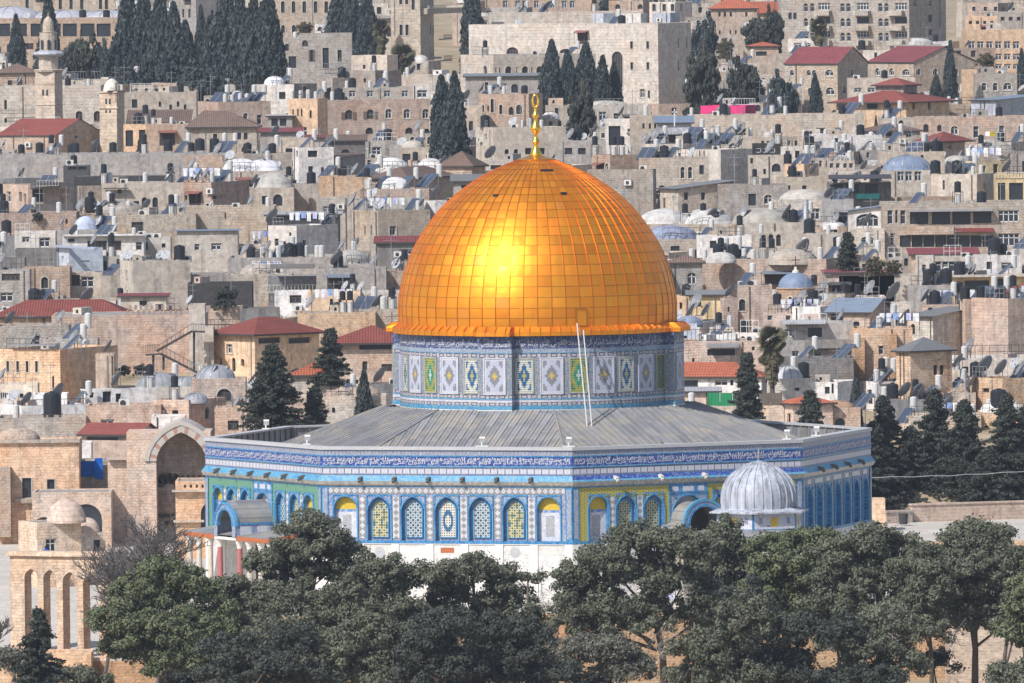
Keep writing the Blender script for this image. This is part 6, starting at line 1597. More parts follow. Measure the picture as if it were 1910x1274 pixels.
# --- top right
H(1284, 1345, -25, 10, 'C', 'stone villa with solar panels on red tiles', roof='hip', rh=14, rc='orange', Y=880)
r = H(1326, 1412, 16, 115, 'M', 'plain stone villa under a bright red roof', roof='hip', rh=26, rc='orange', mat='plaster', win=[('r', [1342, 1352, 1363, 1392], 27, 4, 8, 'd'), ('r', [1342, 1362, 1372, 1392], 60, 3, 7, 'd')], Y=800)
H(1400, 1448, 25, 60, 'M', 'small red gable behind the dark pine', roof='gable', rh=22, rc='orange', Y=830)
AP1 = H(1458, 1802, -60, 92, 'S', 'large stone apartment block', sp=1695, th=22, mat='smooth_stone', D=16, win=[('a', [1504, 1516, 1572, 1583, 1642, 1653], 14, 8, 16, 'w'), ('a', [1504, 1516, 1572, 1583, 1642, 1653], 42, 8, 16, 'w'), ('a', [1504, 1516, 1572, 1583, 1642, 1653], 69, 8, 16, 'w'), ('r', [1538, 1610, 1680], 12, 22, 14, 'w'), ('r', [1538, 1610, 1680], 38, 22, 12, 'd'), ('r', [1538, 1610, 1680], 64, 22, 12, 'w'), ('r', [1738], 34, 18, 13, 'd'), ('r', [1738, ], 60, 14, 10, 'd'), ('r', [1707, 1738], 6, 14, 12, 'w'), ('r', [1758], 20, 5, 60, 'n'), ('r', [1475, 1484], 30, 6, 12, 'd')], cat='building', Y=760)
for xx in (1538, 1610, 1672):
 for yy in (20, 48, 76): piece(AP1, 'balcony', 'plaster', xx - 14, xx + 14, yy, yy + 9, 0, 1.2, (.45, .42, .37))
AP2 = H(1798, 1960, 56, 135, 'O', 'peach office block with a white window grid', mat='plaster', win=[('r', (1812, 1895, 6), 84, 12, 14, 'w'), ('r', (1812, 1895, 6), 106, 12, 12, 'w'), ('r', (1812, 1895, 6), 124, 12, 10, 'w')], cat='building', Y=740)
H(1802, 1860, 30, 60, 'O', 'pale orange rooftop block near the crane', mat='plaster', win=[('r', (1810, 1850, 4), 42, 6, 6, 'd')], Y=820); H(1845, 1960, 22, 58, 'S', 'jumbled grey block at the top corner', mat='plaster', win=[('r', (1855, 1900, 4), 35, 7, 7, 'd')], Y=830)
H(1470, 1545, 72, 92, 'W', 'pale terrace shed with a blue awning', sp=1520, mat='plaster', win=[('r', [1488, 1505], 84, 14, 8, 'w')], Y=700, cat='shed')
H(1395, 1452, 86, 112, 'M', 'small red-roofed house beside the terrace shed', roof='hip', rh=8, rc='orange', Y=690, win=[('r', 1420, 100, 20, 8, 'n')])
H(1440, 1500, 100, 118, 'C', 'cream garden wall above the twin gables', mat='plaster', Y=640, cat='wall')
# twin gabled stone houses
G1 = H(1465, 1622, 119, 216, 'C', 'gabled stone house with a maroon roof', sp=1562, th=28, roof='gable', rh=31, rc='purple', win=[('a', 1547, 136, 15, 12, 'ws'), ('a', [1509, 1519, 1478], 136, 8, 11, 'ws'), ('a', 1548, 170, 16, 14, 'ws'), ('a', [1478, 1511], 170, 8, 12, 'ws'), ('a', 1555, 211, 8, 12, 'w'), ('o', 1593, 104, 6, 9, 'n'), ('a', 1590, 136, 12, 13, 'ws'), ('a', 1575, 168, 14, 14, 'ws')], Y=600, cat='house', ov=.15)
G2 = H(1622, 1822, 116, 172, 'C', 'long gabled stone house beside a cypress', sp=1704, th=58, roof='gable', rh=29, rc='purple', win=[('o', 1665, 101, 6, 9, 'ws'), ('a', 1691, 135, 14, 12, 'ws'), ('a', [1640, 1665], 134, 9, 14, 'ws'), ('a', [1713, 1745, 1785], 134, 9, 12, 'ws')], Y=610, ov=.15, D=None)
H(1583, 1707, 146, 182, 'C', 'white balcony terrace between the two gables', mat='plaster', win=[('r', [1600, 1625, 1680], 168, 14, 9, 'w')], Y=580, cat='terrace')
H(1795, 1822, 130, 172, 'O', 'narrow peach wall behind the tall cypress', mat='plaster', Y=590, cat='wall')
H(1818, 1897, 137, 178, 'G', 'low grey house with three arched windows', mat='ashlar', win=[('a', [1835, 1856], 162, 9, 15, 'ws'), ('a', 1879, 161, 16, 14, 'ws')], Y=580)
C1 = H(1562, 1776, 191, 226, 'O', 'peach house with a red hipped roof and cupola', sp=1690, th=30, roof='hip', rh=24, rc='red', mat='plaster', win=[('r', 1597, 198, 6, 13, 'd'), ('r', 1628, 197, 20, 12, 'ds'), ('r', 1659, 197, 6, 13, 'd'), ('r', [1705, 1736], 198, 8, 12, 'd')], Y=545, ov=.9)
H(1634, 1712, 159, 172, 'G', 'red cupola on the hipped roof', sp=1685, roof='pyr', rh=14, rc='red', mat='plaster', Y=551, zb=C1['zt'] + .5, ov=.5, cat='shed')
# magenta shed
MG = H(1307, 1408, 197, 222, (.60, .03, .16), 'magenta rooftop shed below the steel mast', sp=1390, mat='painted', Y=524, cat='shed', par=.1, D=6)
rail(MG, 1345, 1405, 184, 196, -1, mat='frame_white', name='scaffold')
H(1284, 1612, 214, 252, 'L', 'long bright ashlar wall below the magenta shed', mat='ashlar', win=[('r', 1530, 245, 16, 12, 'n')], Y=500, cat='wall', par=.2)
PK = H(1710, 1960, 218, 264, 'P', 'long pink stone house with tall white windows', win=[('a', 1727, 239, 10, 15, 'n'), ('a', 1752, 239, 8, 12, 'd'), ('a', 1780, 243, 14, 16, 'ws'), ('r', 1820, 246, 10, 22, 'ws'), ('r', 1868, 246, 10, 24, 'ws'), ('a', 1906, 243, 14, 22, 'ws')], Y=480, par=.2)
H(1812, 1960, 186, 214, 'B', 'blue-roofed garden hut above the pink house', sp=1858, mat='plaster', roof='shed', rh=5, rc='blue', Y=520, cat='shed', th=20)
r = H(1605, 1716, 244, 278, 'C', 'cream house with an old brown hipped roof', roof='hip', rh=14, rc='brown', win=[('r', 1658, 252, 11, 10, 'd'), ('r', 1695, 251, 11, 10, 'w')], Y=440)
H(1535, 1645, 252, 274, 'W', 'low whitewashed house under the brown roof', mat='plaster', win=[('r', 1623, 268, 7, 10, 'd'), ('r', 1560, 262, 6, 9, 'd')], Y=425)
PV = H(1720, 1802, 264, 286, 'M', 'small house with a bright red pyramid roof', sp=1748, th=40, mat='plaster', roof='pyr', rh=18, rc='red', win=[('r', 1772, 274, 8, 10, 'w')], Y=425, ov=.9)
H(1640, 1762, 283, 318, 'C', 'wide cream wall behind the blue oval dome', mat='plaster', win=[('r', 1720, 292, 5, 6, 'n')], Y=405, dm=[])
H(1815, 1960, 285, 305, 'G', 'rubble house under a rough stone cone', mat='rubble', Y=400, dm=[(1850, 46, 26, 'cone', (.40, .36, .31))])
H(1802, 1880, 301, 330, 'Y', 'yellow house with a dark doorway', sp=1820, th=60, mat='plaster', win=[('r', 1835, 315, 8, 12, 'n'), ('r', 1858, 315, 9, 18, 'b')], Y=385)
r = H(1857, 1960, 326, 378, 'Y', 'yellow balcony house with dark openings', mat='plaster', win=[('r', 1868, 357, 14, 32, 'n'), ('r', 1895, 357, 26, 32, 'n')], Y=340); rail(r, 1857, 1955, 322, 332, .1, name='balcony_railing', mat='stone_pale')
OV = H(1598, 1742, 318, 350, 'C', 'house with barred windows under a blue oval dome', mat='plaster', win=[('r', [1680, 1695, 1712], 328, 13, 20, 'w')], Y=365, dm=[(1692, 26, 28, 'lead', (.17, .22, .32), 0, 1.75)])
H(1738, 1858, 325, 376, 'C', 'cream plaster house with a studded parapet', sp=1822, th=25, mat='plaster', win=[('r', 1761, 345, 4, 18, 'w'), ('r', 1788, 347, 5, 14, 'w'), ('r', 1838, 347, 8, 12, 'w')], Y=345)
SH = H(1545, 1662, 340, 372, 'D', 'open terrace under a long dark metal canopy', mat='plaster', win=[('r', [1560, 1590, 1625], 352, 24, 16, 'n')], Y=335, cat='terrace'); slab_roof(SH, 1545, 1662, 333, 2.5, .15, color=(.08, .075, .08)); piece(SH, 'awning', 'painted', 1597, 1640, 361, 371, .3, .4, (.06, .36, .34))
# --- right, middle rows
HT = H(1646, 1960, 378, 470, 'C', 'wide hotel with glazed terraces', mat='ashlar', win=[('r', [1660, 1684], 405, 10, 26, 'w'), ('r', 1672, 404, 5, 24, 'w'), ('r', 1714, 405, 34, 26, 'd'), ('r', 1755, 405, 34, 26, 'd'), ('r', 1793, 405, 34, 26, 'd'), ('r', 1832, 403, 34, 26, 'd'), ('r', 1881, 403, 38, 22, 'w'), ('r', 1928, 403, 30, 22, 'w'), ('r', 1664, 446, 8, 22, 'w'), ('r', [1688, 1710, 1732, 1754, 1776, 1798, 1820, 1842], 450, 20.5, 22, 'd'), ('r', 1881, 447, 40, 24, 'w'), ('r', 1930, 447, 30, 24, 'w')], Y=300, cat='hotel', name='hotel', par=.5)
piece(HT, 'awning', 'painted', 1695, 1850, 390, 394, 0, 1.2, (.30, .29, .30)); slab_roof(HT, 1780, 1852, 432, 1.0, .1, color=(.25, .06, .06), name='awning'); piece(HT, 'ledge', 'ashlar', 1690, 1778, 421, 437, 0, .8, (.5, .42, .35))
AR = H(1583, 1648, 394, 428, 'W', 'white gabled house with a wide arched window', mat='plaster', roof='shedf', rh=-10, rc='blue', win=[('s', 1618, 411, 42, 24, 'w')], Y=306)
H(1588, 1650, 428, 496, 'L', 'ashlar house with one half-round window', mat='ashlar', win=[('s', 1618, 449, 24, 15, 'ws')], Y=298, par=.1)
H(1534, 1592, 372, 420, 'G', 'grey shed house behind the tall steel flue', mat='plaster', win=[('r', [1570], 405, 30, 18, 'b')], Y=315)
H(1565, 1712, 514, 560, 'L', 'curved garden terrace with potted plants', mat='plaster', Y=225, cat='terrace')
H(1655, 1712, 480, 520, 'S', 'narrow house behind the terrace plants', mat='plaster', win=[('r', 1673, 492, 8, 14, 'w'), ('r', 1690, 488, 7, 16, 'd')], Y=262)
H(1708, 1744, 476, 528, 'L', 'slim cream house with one white window', mat='plaster', sp=1741, th=14, win=[('r', 1723, 500, 7, 13, 'w')], Y=238)
H(1742, 1818, 479, 528, 'L', 'house with a long white-framed window band', mat='plaster', win=[('r', [1750, 1763, 1775, 1788, 1800, 1812], 497, 11.5, 19, 'w')], Y=240, dm=[])
H(1700, 1822, 474, 480, 'M', 'low maroon roof under the hotel', mat='plaster', roof='shed', rh=9, rc='purple', Y=258)
H(1818, 1906, 476, 505, 'W', 'white flat house with grey shutters', mat='plaster', win=[('r', 1845, 495, 10, 14, 'd'), ('r', 1880, 496, 25, 13, 'w')], Y=250)
r = H(1772, 1960, 516, 560, 'Y', 'cream house with a deep shaded porch', mat='plaster', win=[('r', 1822, 533, 46, 20, 'n'), ('r', 1875, 530, 34, 20, 'n')], Y=215); slab_roof(r, 1772, 1955, 516, .8, .2, mat='plaster', color=(.5, .47, .42), name='ledge', rise=.02)
H(1878, 1960, 545, 560, 'O', 'red tiled roof at the picture edge', roof='hip', rh=18, rc='red', Y=198, mat='plaster')
H(1695, 1775, 532, 566, 'G', 'rough concrete house behind black tanks', mat='plaster', Y=205)
H(1540, 1668, 508, 545, 'P', 'low maroon-roofed shed row', mat='plaster', roof='shed', rh=2, rc='purple', win=[], Y=225);
LP = H(1286, 1566, 484, 548, 'P', 'long pink stone wall under two domes', sp=1541, th=20, mat='ashlar', Y=232, cat='building', dm=[(1478, 46, 24, 'rough', (.50, .46, .40)), (1345, 28, 14, 'plaster', (.48, .46, .43))])
H(1250, 1310, 490, 540, 'G', 'rough stone house with an old brown roof', roof='hip', rh=14, rc='brown', mat='rubble', Y=226)
H(1398, 1462, 434, 475, 'C', 'house with three tall arched windows', mat='plaster', win=[('a', [1424, 1438, 1452], 448, 9, 22, 'b')], Y=285)
H(1375, 1500, 415, 440, 'C', 'house under a broad grey dome', mat='plaster', Y=300, dm=[(1425, 58, 25, 'plaster', (.36, .34, .30))], par=.2)
H(1255, 1380, 418, 450, 'C', 'house under a white ribbed dome', mat='plaster', Y=302, dm=[(1318, 50, 26, 'plaster', (.50, .48, .46))], par=.2, win=[('r', [1340, 1352], 455, 8, 10, 'd')])
H(1200, 1270, 418, 446, 'S', 'house under a pale dome beside the great dome', mat='plaster', Y=308, dm=[(1238, 48, 26, 'plaster', (.52, .50, .48))], par=.2)
H(1205, 1324, 446, 490, 'C', 'house under a blue-grey painted dome', mat='ashlar', Y=280, dm=[(1250, 52, 22, 'plaster', (.24, .27, .36))], par=.15)
H(1300, 1402, 440, 478, 'W', 'white house with a striped awning', mat='plaster', win=[('r', [1330, 1345], 456, 12, 14, 'd')], Y=276)
H(1480, 1580, 436, 482, 'C', 'pale house right of the steel flue', mat='plaster', win=[('r', 1558, 453, 6, 7, 'n')], Y=270)
CH = H(1442, 1545, 570, 612, 'P', 'stone base of the small blue-domed church', mat='ashlar', Y=172, cat='church', name='church', win=[], par=.15)
H(1376, 1440, 532, 605, 'P', 'weathered house with one tall arched window', mat='rubble', win=[('a', 1384, 569, 12, 22, 'bs')], Y=180)
H(1344, 1376, 556, 604, 'P', 'narrow brick tower house with a tiny window', sp=1350, mat='rubble', win=[('r', 1359, 577, 4, 9, 'n')], Y=172)
H(1285, 1350, 550, 600, 'Y', 'yellow house with a tin roof and dish', mat='plaster', roof='shed', rh=7, rc='grey', win=[('r', 1303, 567, 10, 10, 'd')], Y=178)
H(1262, 1300, 552, 600, 'O', 'peach corner house close to the great dome', mat='plaster', Y=182, win=[('r', 1270, 570, 5, 12, 'd')])
H(1425, 1512, 585, 602, 'P', 'pink wall with two small white windows', mat='ashlar', win=[('r', [1436, 1470], 593, 9, 9, 'w')], Y=160, cat='house')
H(1478, 1546, 572, 600, 'W', 'white box house beside the blue church dome', mat='plaster', sp=1530, Y=158)
BL = H(1545, 1668, 583, 614, 'P', 'stone house with a wide blue tin roof', sp=1622, th=20, mat='ashlar', roof='gable', rh=25, rc='blue', win=[('r', 1561, 592, 26, 20, 'w'), ('s', 1597, 604, 12, 9, 'd'), ('s', 1640, 605, 12, 10, 'ds')], Y=152)
H(1664, 1698, 565, 616, 'L', 'pale stone pier house with a barred window', mat='ashlar', win=[('r', 1681, 601, 22, 20, 'b')], Y=150)
H(1694, 1818, 590, 662, 'L', 'curved rusticated stone house', sp=1740, th=40, mat='rubble', win=[('a', 1704, 614, 8, 20, 'bs')], Y=148, roof='shed', rh=14, rc='grey')
BW = H(1790, 1858, 558, 668, 'M', 'tall blank orange stone wall house', sp=1800, mat='ashlar', win=[('r', 1835, 582, 17, 26, 'n')], Y=150)
H(1815, 1960, 557, 672, 'P', 'tall blank brick wall at the picture edge', sp=1880, mat='ashlar', Y=146, win=[('r', [1880, 1890], 590, 2, 2, 'n')], cat='building')
OR = H(1590, 1702, 612, 706, 'O', 'ruined orange stone house with buttresses', mat='rubble', win=[('r', 1643, 653, 9, 16, 'w')], Y=128)
for a_, c_ in ((1590, 1612), (1658, 1672)): piece(OR, 'buttress', 'rubble', a_, c_, 630 if a_ < 1600 else 622, 706, 0, 1.0, (.58, .37, .22))
HX = H(1672, 1778, 655, 706, 'O', 'orange house under a rough stone cone roof', sp=1698, th=52, mat='rubble', roof='pyr', rh=25, rc=(.36, .31, .26) if False else 'grey', win=[('r', [1746, 1758], 690, 8, 18, 'd'), ('o', 1752, 671, 3, 4, 'n')], Y=118)
CT = H(1458, 1592, 602, 668, 'G', 'stained concrete house with a balcony', mat='plaster', win=[('r', 1471, 621, 15, 14, 'w'), ('r', 1483, 660, 12, 11, 'w'), ('r', 1525, 661, 14, 10, 'w'), ('r', 1572, 661, 9, 11, 'w'), ('r', 1520, 620, 26, 18, 'n')], Y=132)
piece(CT, 'balcony', 'plaster', 1500, 1590, 633, 649, 0, 1.0, (.27, .26, .25)); slab_roof(CT, 1460, 1540, 604, 1.2, .1, color=(.5, .5, .5))
H(1455, 1592, 668, 712, 'D', 'mossy black-stained retaining wall', mat='rubble', Y=122, cat='wall')
r = H(1272, 1436, 636, 706, 'P', 'rubble house with rusty roof hoops', mat='rubble', win=[('r', [1345], 657, 52, 12, 'n'), ('r', 1293, 672, 5, 8, 'w'), ('r', 1405, 650, 5, 7, 'd')], Y=128); slab_roof(r, 1318, 1378, 648, 1.2, .1, color=(.3, .3, .3))
rail(r, 1275, 1380, 615, 636, -.5, name='roof_railing')
H(1215, 1300, 604, 640, 'B', 'low blue-grey domed roof beside the gilt eaves', mat='plaster', Y=140, dm=[(1285, 26, 14, 'plaster', (.24, .27, .36))])
H(1320, 1372, 624, 640, 'W', 'white parapet block on the hooped terrace', mat='plaster', Y=134, cat='shed')
RT = H(1255, 1434, 704, 735, 'W', 'white house with a bright orange tiled roof', sp=1420, th=14, mat='plaster', roof='hip', rh=27, rc='orange', ridge=(.05, .66), win=[('r', 1365, 714, 6, 10, 'd'), ('r', 1345, 714, 24, 12, 'w'), ('r', 1285, 716, 34, 14, 'n')], Y=108)
GF = H(1270, 1462, 757, 800, 'C', 'cream wall house below the green fence', mat='rubble', win=[('r', 1338, 779, 13, 9, 'w')], Y=92)
for a_, c_, cl in ((1320, 1367, (.02, .25, .10)), (1367, 1412, (.04, .16, .1)), (1414, 1460, (.16, .13, .11))):
 for q in range(2):
  aa = a_ + (c_ - a_) * q / 2; piece(GF, 'fence_panel', 'metal_sheet', aa, aa + (c_ - a_) / 2 - .6, 733, 757, -.2, -.1, cl)
H(1258, 1340, 730, 760, 'P', 'house under a white lean-to roof', mat='plaster', roof='shed', rh=5, rc='pale', Y=98)
H(1432, 1510, 706, 745, 'L', 'low pale house behind the tin dome', mat='plaster', Y=104, win=[('r', 1487, 726, 8, 6, 'd')], dm=[(1468, 34, 22, 'lead', (.5, .5, .5), 0)])
H(1498, 1604, 713, 752, 'W', 'white panelled house with a thin roof slab', sp=1562, th=20, mat='plaster', win=[('r', 1543, 728, 9, 13, 'd'), ('r', 1553, 724, 4, 20, 'd')], Y=103)
SR = H(1458, 1554, 753, 792, 'P', 'small stone house with an orange-red roof', sp=1480, th=70, mat='ashlar', roof='hip', rh=13, rc='orange', win=[('r', [1500], 780, 8, 8, 'd')], Y=90)
H(1548, 1605, 760, 800, 'M', 'brown vaulted rubble house', mat='rubble', Y=92, dm=[(1562, 34, 18, 'rough', (.45, .33, .24))])
WG = H(1670, 1738, 708, 745, 'W', 'bright white gabled wall with dark railings', mat='plaster', roof='gablef', rh=6, rc='pale', win=[('r', [1713, 1728], 722, 7, 10, 'd')], Y=124)
H(1605, 1680, 712, 748, 'W', 'white lean-to house with a porthole', mat='plaster', sp=1630, win=[('r', 1655, 728, 6, 8, 'd')], Y=122)
H(1735, 1820, 733, 770, 'C', 'house under a cream stone dome', mat='rubble', Y=120, dm=[(1786, 24, 14, 'rough', (.55, .46, .36))])
H(1640, 1770, 745, 790, 'D', 'grey corrugated yard wall', mat='plaster', Y=116, cat='wall')
H(1700, 1800, 690, 730, 'C', 'cluttered low house with blue washing', mat='plaster', win=[('r', [1715, 1790], 708, 10, 9, 'n')], Y=130)
H(1770, 1960, 668, 720, 'L', 'low roofs under the tall brick wall', mat='plaster', win=[('r', [1785, 1800, 1815], 690, 12, 12, 'd')], Y=134)
H(1812, 1960, 706, 760, 'O', 'peach house with a vaulted roof', sp=1870, mat='rubble', win=[('r', 1840, 728, 12, 8, 'd')], Y=118)
H(1828, 1960, 769, 850, 'O', 'orange stone house under a white dome', mat='rubble', Y=112, dm=[(1868, 40, 24, 'plaster', (.72, .70, .66))], win=[('r', 1840, 800, 6, 12, 'd')])
H(1690, 1830, 775, 850, 'C', 'broken pale rubble behind the conifers', mat='rubble', Y=110, cat='house'); H(1590, 1700, 790, 860, 'L', 'pale yard wall behind the shaded octagon side', mat='rubble', Y=108, cat='wall')
# --- centre, behind the great dome
LPB = H(598, 802, 186, 252, 'P', 'long pink house with arched windows', mat='ashlar', sp=608, th=76, win=[('a', [650], 214, 14, 18, 'bh'), ('a', 690, 213, 13, 18, 'bh'), ('a', [724, 758, 793], 212, 12, 18, 'ws'), ('a', [688, 762], 244, 14, 12, 'd'), ('a', 795, 250, 12, 20, 'b')], Y=500)
H(640, 776, 163, 190, 'S', 'patched rooftop flat with a tin roof', mat='plaster', win=[('r', [657, 690, 722, 755], 175, 12, 12, 'w')], Y=512, cat='shed'); H(770, 802, 158, 190, 'W', 'white rooftop stair house', mat='plaster', win=[('r', 787, 175, 18, 14, 'w')], Y=510, cat='shed')
H(640, 748, 132, 166, 'G', 'jumbled grey rooftops above the pink house', mat='rubble', sp=700, Y=560, win=[('r', [660, 680], 150, 5, 8, 'd')])
H(748, 870, 140, 160, 'L', 'pale yard wall left of the sloping roof', mat='plaster', Y=580, cat='wall')
TH = H(893, 1012, 175, 234, 'P', 'tower house with many narrow arches', sp=986, th=24, mat='ashlar', win=[('a', 900, 202, 6, 14, 'ds'), ('a', 910, 202, 3, 10, 'n'), ('a', 918, 197, 6, 26, 'ds'), ('a', 934, 204, 6, 18, 'ds'), ('a', 953, 207, 9, 15, 'n'), ('a', 968, 204, 11, 18, 'ds')], Y=500)
H(800, 900, 198, 245, 'C', 'cream house right of the twin cypress', mat='plaster', win=[('r', [878], 235, 8, 18, 'b')], Y=495)
H(887, 1060, 238, 296, 'C', 'house with a balustrade and arched doors', mat='plaster', sp=920, th=72, win=[('r', 905, 256, 11, 12, 'w'), ('a', [945, 962], 285, 8, 14, 'd'), ('r', [985, 1010], 282, 12, 12, 'd')], Y=430)
H(1040, 1130, 262, 300, 'G', 'blue-grey shed behind the gilt finial', mat='plaster', win=[('r', [1060, 1085], 282, 14, 12, 'd')], Y=412)
r = H(1128, 1178, 222, 272, 'W', 'whitewashed house with a grey shutter door', mat='plaster', win=[('r', 1146, 253, 22, 36, 'd')], Y=450)
H(1060, 1200, 196, 230, 'S', 'pale vaulted house behind the cedar', mat='plaster', Y=520, dm=[(1130, 40, 8, 'plaster', (.5, .46, .4))])
H(1175, 1262, 215, 266, 'C', 'cream house with three slit windows', mat='plaster', win=[('r', [1200, 1212, 1222], 235, 4, 10, 'd')], Y=445)
H(1226, 1290, 229, 262, 'B', 'blue tin-roofed shed with a white cross', mat='plaster', roof='shed', rh=12, rc='blue', Y=440, cat='shed')
H(1262, 1404, 255, 280, 'C', 'cream flat with a long row of solar panels', mat='plaster', win=[('r', [1275, 1310, 1318], 264, 9, 8, 'w')], Y=415)
H(1200, 1346, 269, 300, 'L', 'bright blank wall house', sp=1274, mat='plaster', Y=400)
H(1272, 1404, 279, 345, 'L', 'tall pale house with a shaded side wall', sp=1344, th=40, mat='plaster', Y=385, win=[])
H(1404, 1456, 268, 296, 'K', 'dark glazed rooftop room', mat='plaster', win=[('r', [1414, 1427, 1440], 279, 11, 11, 'w')], Y=392, cat='shed')
H(1396, 1468, 290, 352, 'C', 'cream house under the dark glazed room', mat='plaster', win=[('r', 1426, 320, 5, 10, 'd'), ('r', 1402, 300, 5, 10, 'd')], Y=380)
H(1464, 1528, 306, 346, 'O', 'orange house with a cream parapet', sp=1500, mat='plaster', win=[('r', 1503, 322, 5, 8, 'd'), ('r', 1480, 330, 5, 10, 'd')], Y=375)
H(1105, 1192, 289, 322, 'P', 'low rubble house beside the cedar foot', mat='rubble', sp=1138, Y=385)
AW = H(1192, 1322, 294, 348, 'C', 'stone house with a pair of white arches', mat='ashlar', win=[('a', [1273, 1287], 322, 8, 22, 'ws')], Y=372)
H(1095, 1224, 316, 420, 'G', 'dark-stained wall right of the great dome', sp=1218, mat='rubble', Y=340, cat='building')
LH = H(1232, 1372, 352, 400, 'C', 'low house with a long overhanging roof', sp=1265, th=62, mat='plaster', win=[('r', 1256, 370, 6, 10, 'w'), ('r', [1280, 1312], 366, 8, 14, 'b'), ('r', 1350, 366, 24, 11, 'w')], Y=330, roof='shed', rh=14, rc='grey')
H(1340, 1470, 345, 400, 'G', 'grey rooftop under a white awning', mat='rubble', Y=325); H(1440, 1560, 372, 420, 'L', 'pale rooftops with a curved plaster vault', mat='rubble', Y=318, dm=[(1500, 46, 18, 'plaster', (.46, .42, .38))])
H(1450, 1550, 330, 376, 'C', 'cream house beside the open metal canopy', mat='plaster', win=[('r', [1470, 1500], 350, 8, 8, 'd')], Y=350)
for k, (a, c, y, cl, ds) in enumerate(((640, 690, 262, 'C', 'small cream roof left of the cypress'), (676, 760, 262, 'S', 'low house with a small plaster dome'), (744, 810, 275, 'C', 'cream terrace at the cypress foot'))):
 H(a, c, y, y + 30, cl, ds, mat='plaster', Y=455 - k * 5, dm=[(780 - 10, 22, 13, 'plaster', (.48, .44, .38))] if k == 2 else [])
WD = H(688, 790, 318, 345, 'W', 'whitewashed house under two white domes', mat='plaster', Y=400, dm=[(729, 36, 24, 'plaster', (.62, .61, .58)), (802, 30, 22, 'plaster', (.58, .56, .54))])
H(760, 850, 317, 345, 'S', 'low grey house beside the white domes', mat='rubble', Y=398)
H(818, 905, 310, 345, 'M', 'house with a faded red hipped roof', roof='hip', rh=28, rc='brown', mat='rubble', Y=385, sp=880)
H(885, 1000, 300, 350, 'L', 'pale terrace left of the dome summit', mat='plaster', Y=392, win=[('r', 925, 312, 20, 8, 'n')])
H(690, 848, 332, 380, 'M', 'brick house with an old brown roof', sp=760, th=30, roof='hip', rh=20, rc='brown', mat='ashlar', Y=345, win=[('r', [785], 354, 8, 4, 'n')])
H(845, 905, 338, 400, 'G', 'grey-roofed house behind the gold shell', mat='plaster', roof='shed', rh=12, rc='grey', Y=340, win=[('r', 865, 348, 10, 6, 'd')])
H(672, 800, 352, 392, 'P', 'pink wall house with a small white dome', mat='ashlar', Y=325, dm=[(738, 26, 18, 'plaster', (.66, .65, .63))], par=.1)
H(598, 680, 292, 342, 'D', 'dark boarded shed by the white domes', mat='painted', sp=640, Y=395, roof='shed', rh=5, rc='brown')
H(636, 692, 330, 380, 'O', 'orange stone corner with a white ramp', mat='rubble', Y=340)
H(780, 880, 375, 420, 'W', 'white roof hut touching the dome edge', mat='plaster', sp=812, Y=305, cat='shed')
BK = H(655, 802, 393, 478, 'C', 'ashlar house with slit windows and stains', sp=705, th=62, mat='ashlar', win=[('r', [680, 692], 430, 5, 19, 'b'), ('r', 732, 430, 12, 18, 'ws')], Y=270)
H(660, 790, 372, 396, 'G', 'rooftop shelter with white washing', mat='plaster', Y=300, cat='shed', win=[('r', [700], 385, 30, 8, 'n')])
r = H(703, 790, 452, 480, 'D', 'dark timber porch under a maroon roof', mat='plaster', roof='shed', rh=10, rc='purple', win=[('r', 760, 470, 30, 10, 'w')], Y=258, cat='shed')
H(640, 692, 492, 545, 'C', 'low house under a smooth grey dome', mat='ashlar', win=[('a', 669, 528, 18, 16, 'b')], Y=225, dm=[(655, 34, 26, 'plaster', (.36, .34, .32))])
H(690, 802, 505, 550, 'P', 'pale rubble ledge beside the great dome', mat='rubble', Y=218); H(628, 768, 545, 580, 'L', 'street wall with a walking figure on top', mat='ashlar', Y=195, cat='wall')
H(655, 780, 576, 620, 'C', 'cream street wall above the red roof', mat='rubble', Y=172, cat='wall')
# --- left, upper rows
H(-8, 68, 136, 170, 'M', 'brown-roofed stone house at the far edge', roof='hip', rh=18, rc='brown', Y=620, mat='ashlar')
WL = H(-8, 188, 160, 232, 'L', 'long pale monastery wall behind the minaret', mat='smooth_stone', win=[('a', 10, 195, 5, 18, 'n'), ('a', [147, 182], 217, 13, 20, 'ns'), ('r', 10, 225, 5, 8, 'd')], Y=540, cat='building'); H(112, 200, 149, 170, 'L', 'upper terrace with a blue railing', mat='smooth_stone', Y=560, cat='terrace', win=[('r', 120, 163, 4, 6, 'd')])
rail(WL, 112, 186, 134, 148, -2, mat='steel'); rail(WL, 0, 68, 205, 212, .8)
CHR = H(-8, 186, 253, 290, 'M', 'church with a faded red gabled roof', sp=102, th=24, mat='smooth_stone', roof='gable', rh=30, rc='red', win=[('o', 138, 254, 10, 10, 'ns')], Y=480, cat='church', name='church', ov=.1)
H(232, 366, 172, 240, 'S', 'cream house with small arched windows', mat='plaster', win=[('a', [298, 332], 194, 5, 10, 'd'), ('r', [318, 345], 200, 5, 10, 'd')], Y=520)
r = H(230, 278, 232, 290, 'O', 'balcony house beside the bell tower', mat='plaster', win=[('r', 241, 258, 14, 30, 'n'), ('r', 265, 255, 12, 26, 'd')], Y=478)
PB = H(272, 388, 231, 292, 'M', 'blank brick wall with a pale half', mat='ashlar', Y=470, cat='house'); piece(PB, 'plaster_patch', 'plaster', 341, 388, 235, 290, 0, .04, (.42, .41, .40))
H(240, 352, 228, 250, 'G', 'house with a flat brown roof', roof='shed', rh=22, rc='brown', mat='plaster', Y=500)
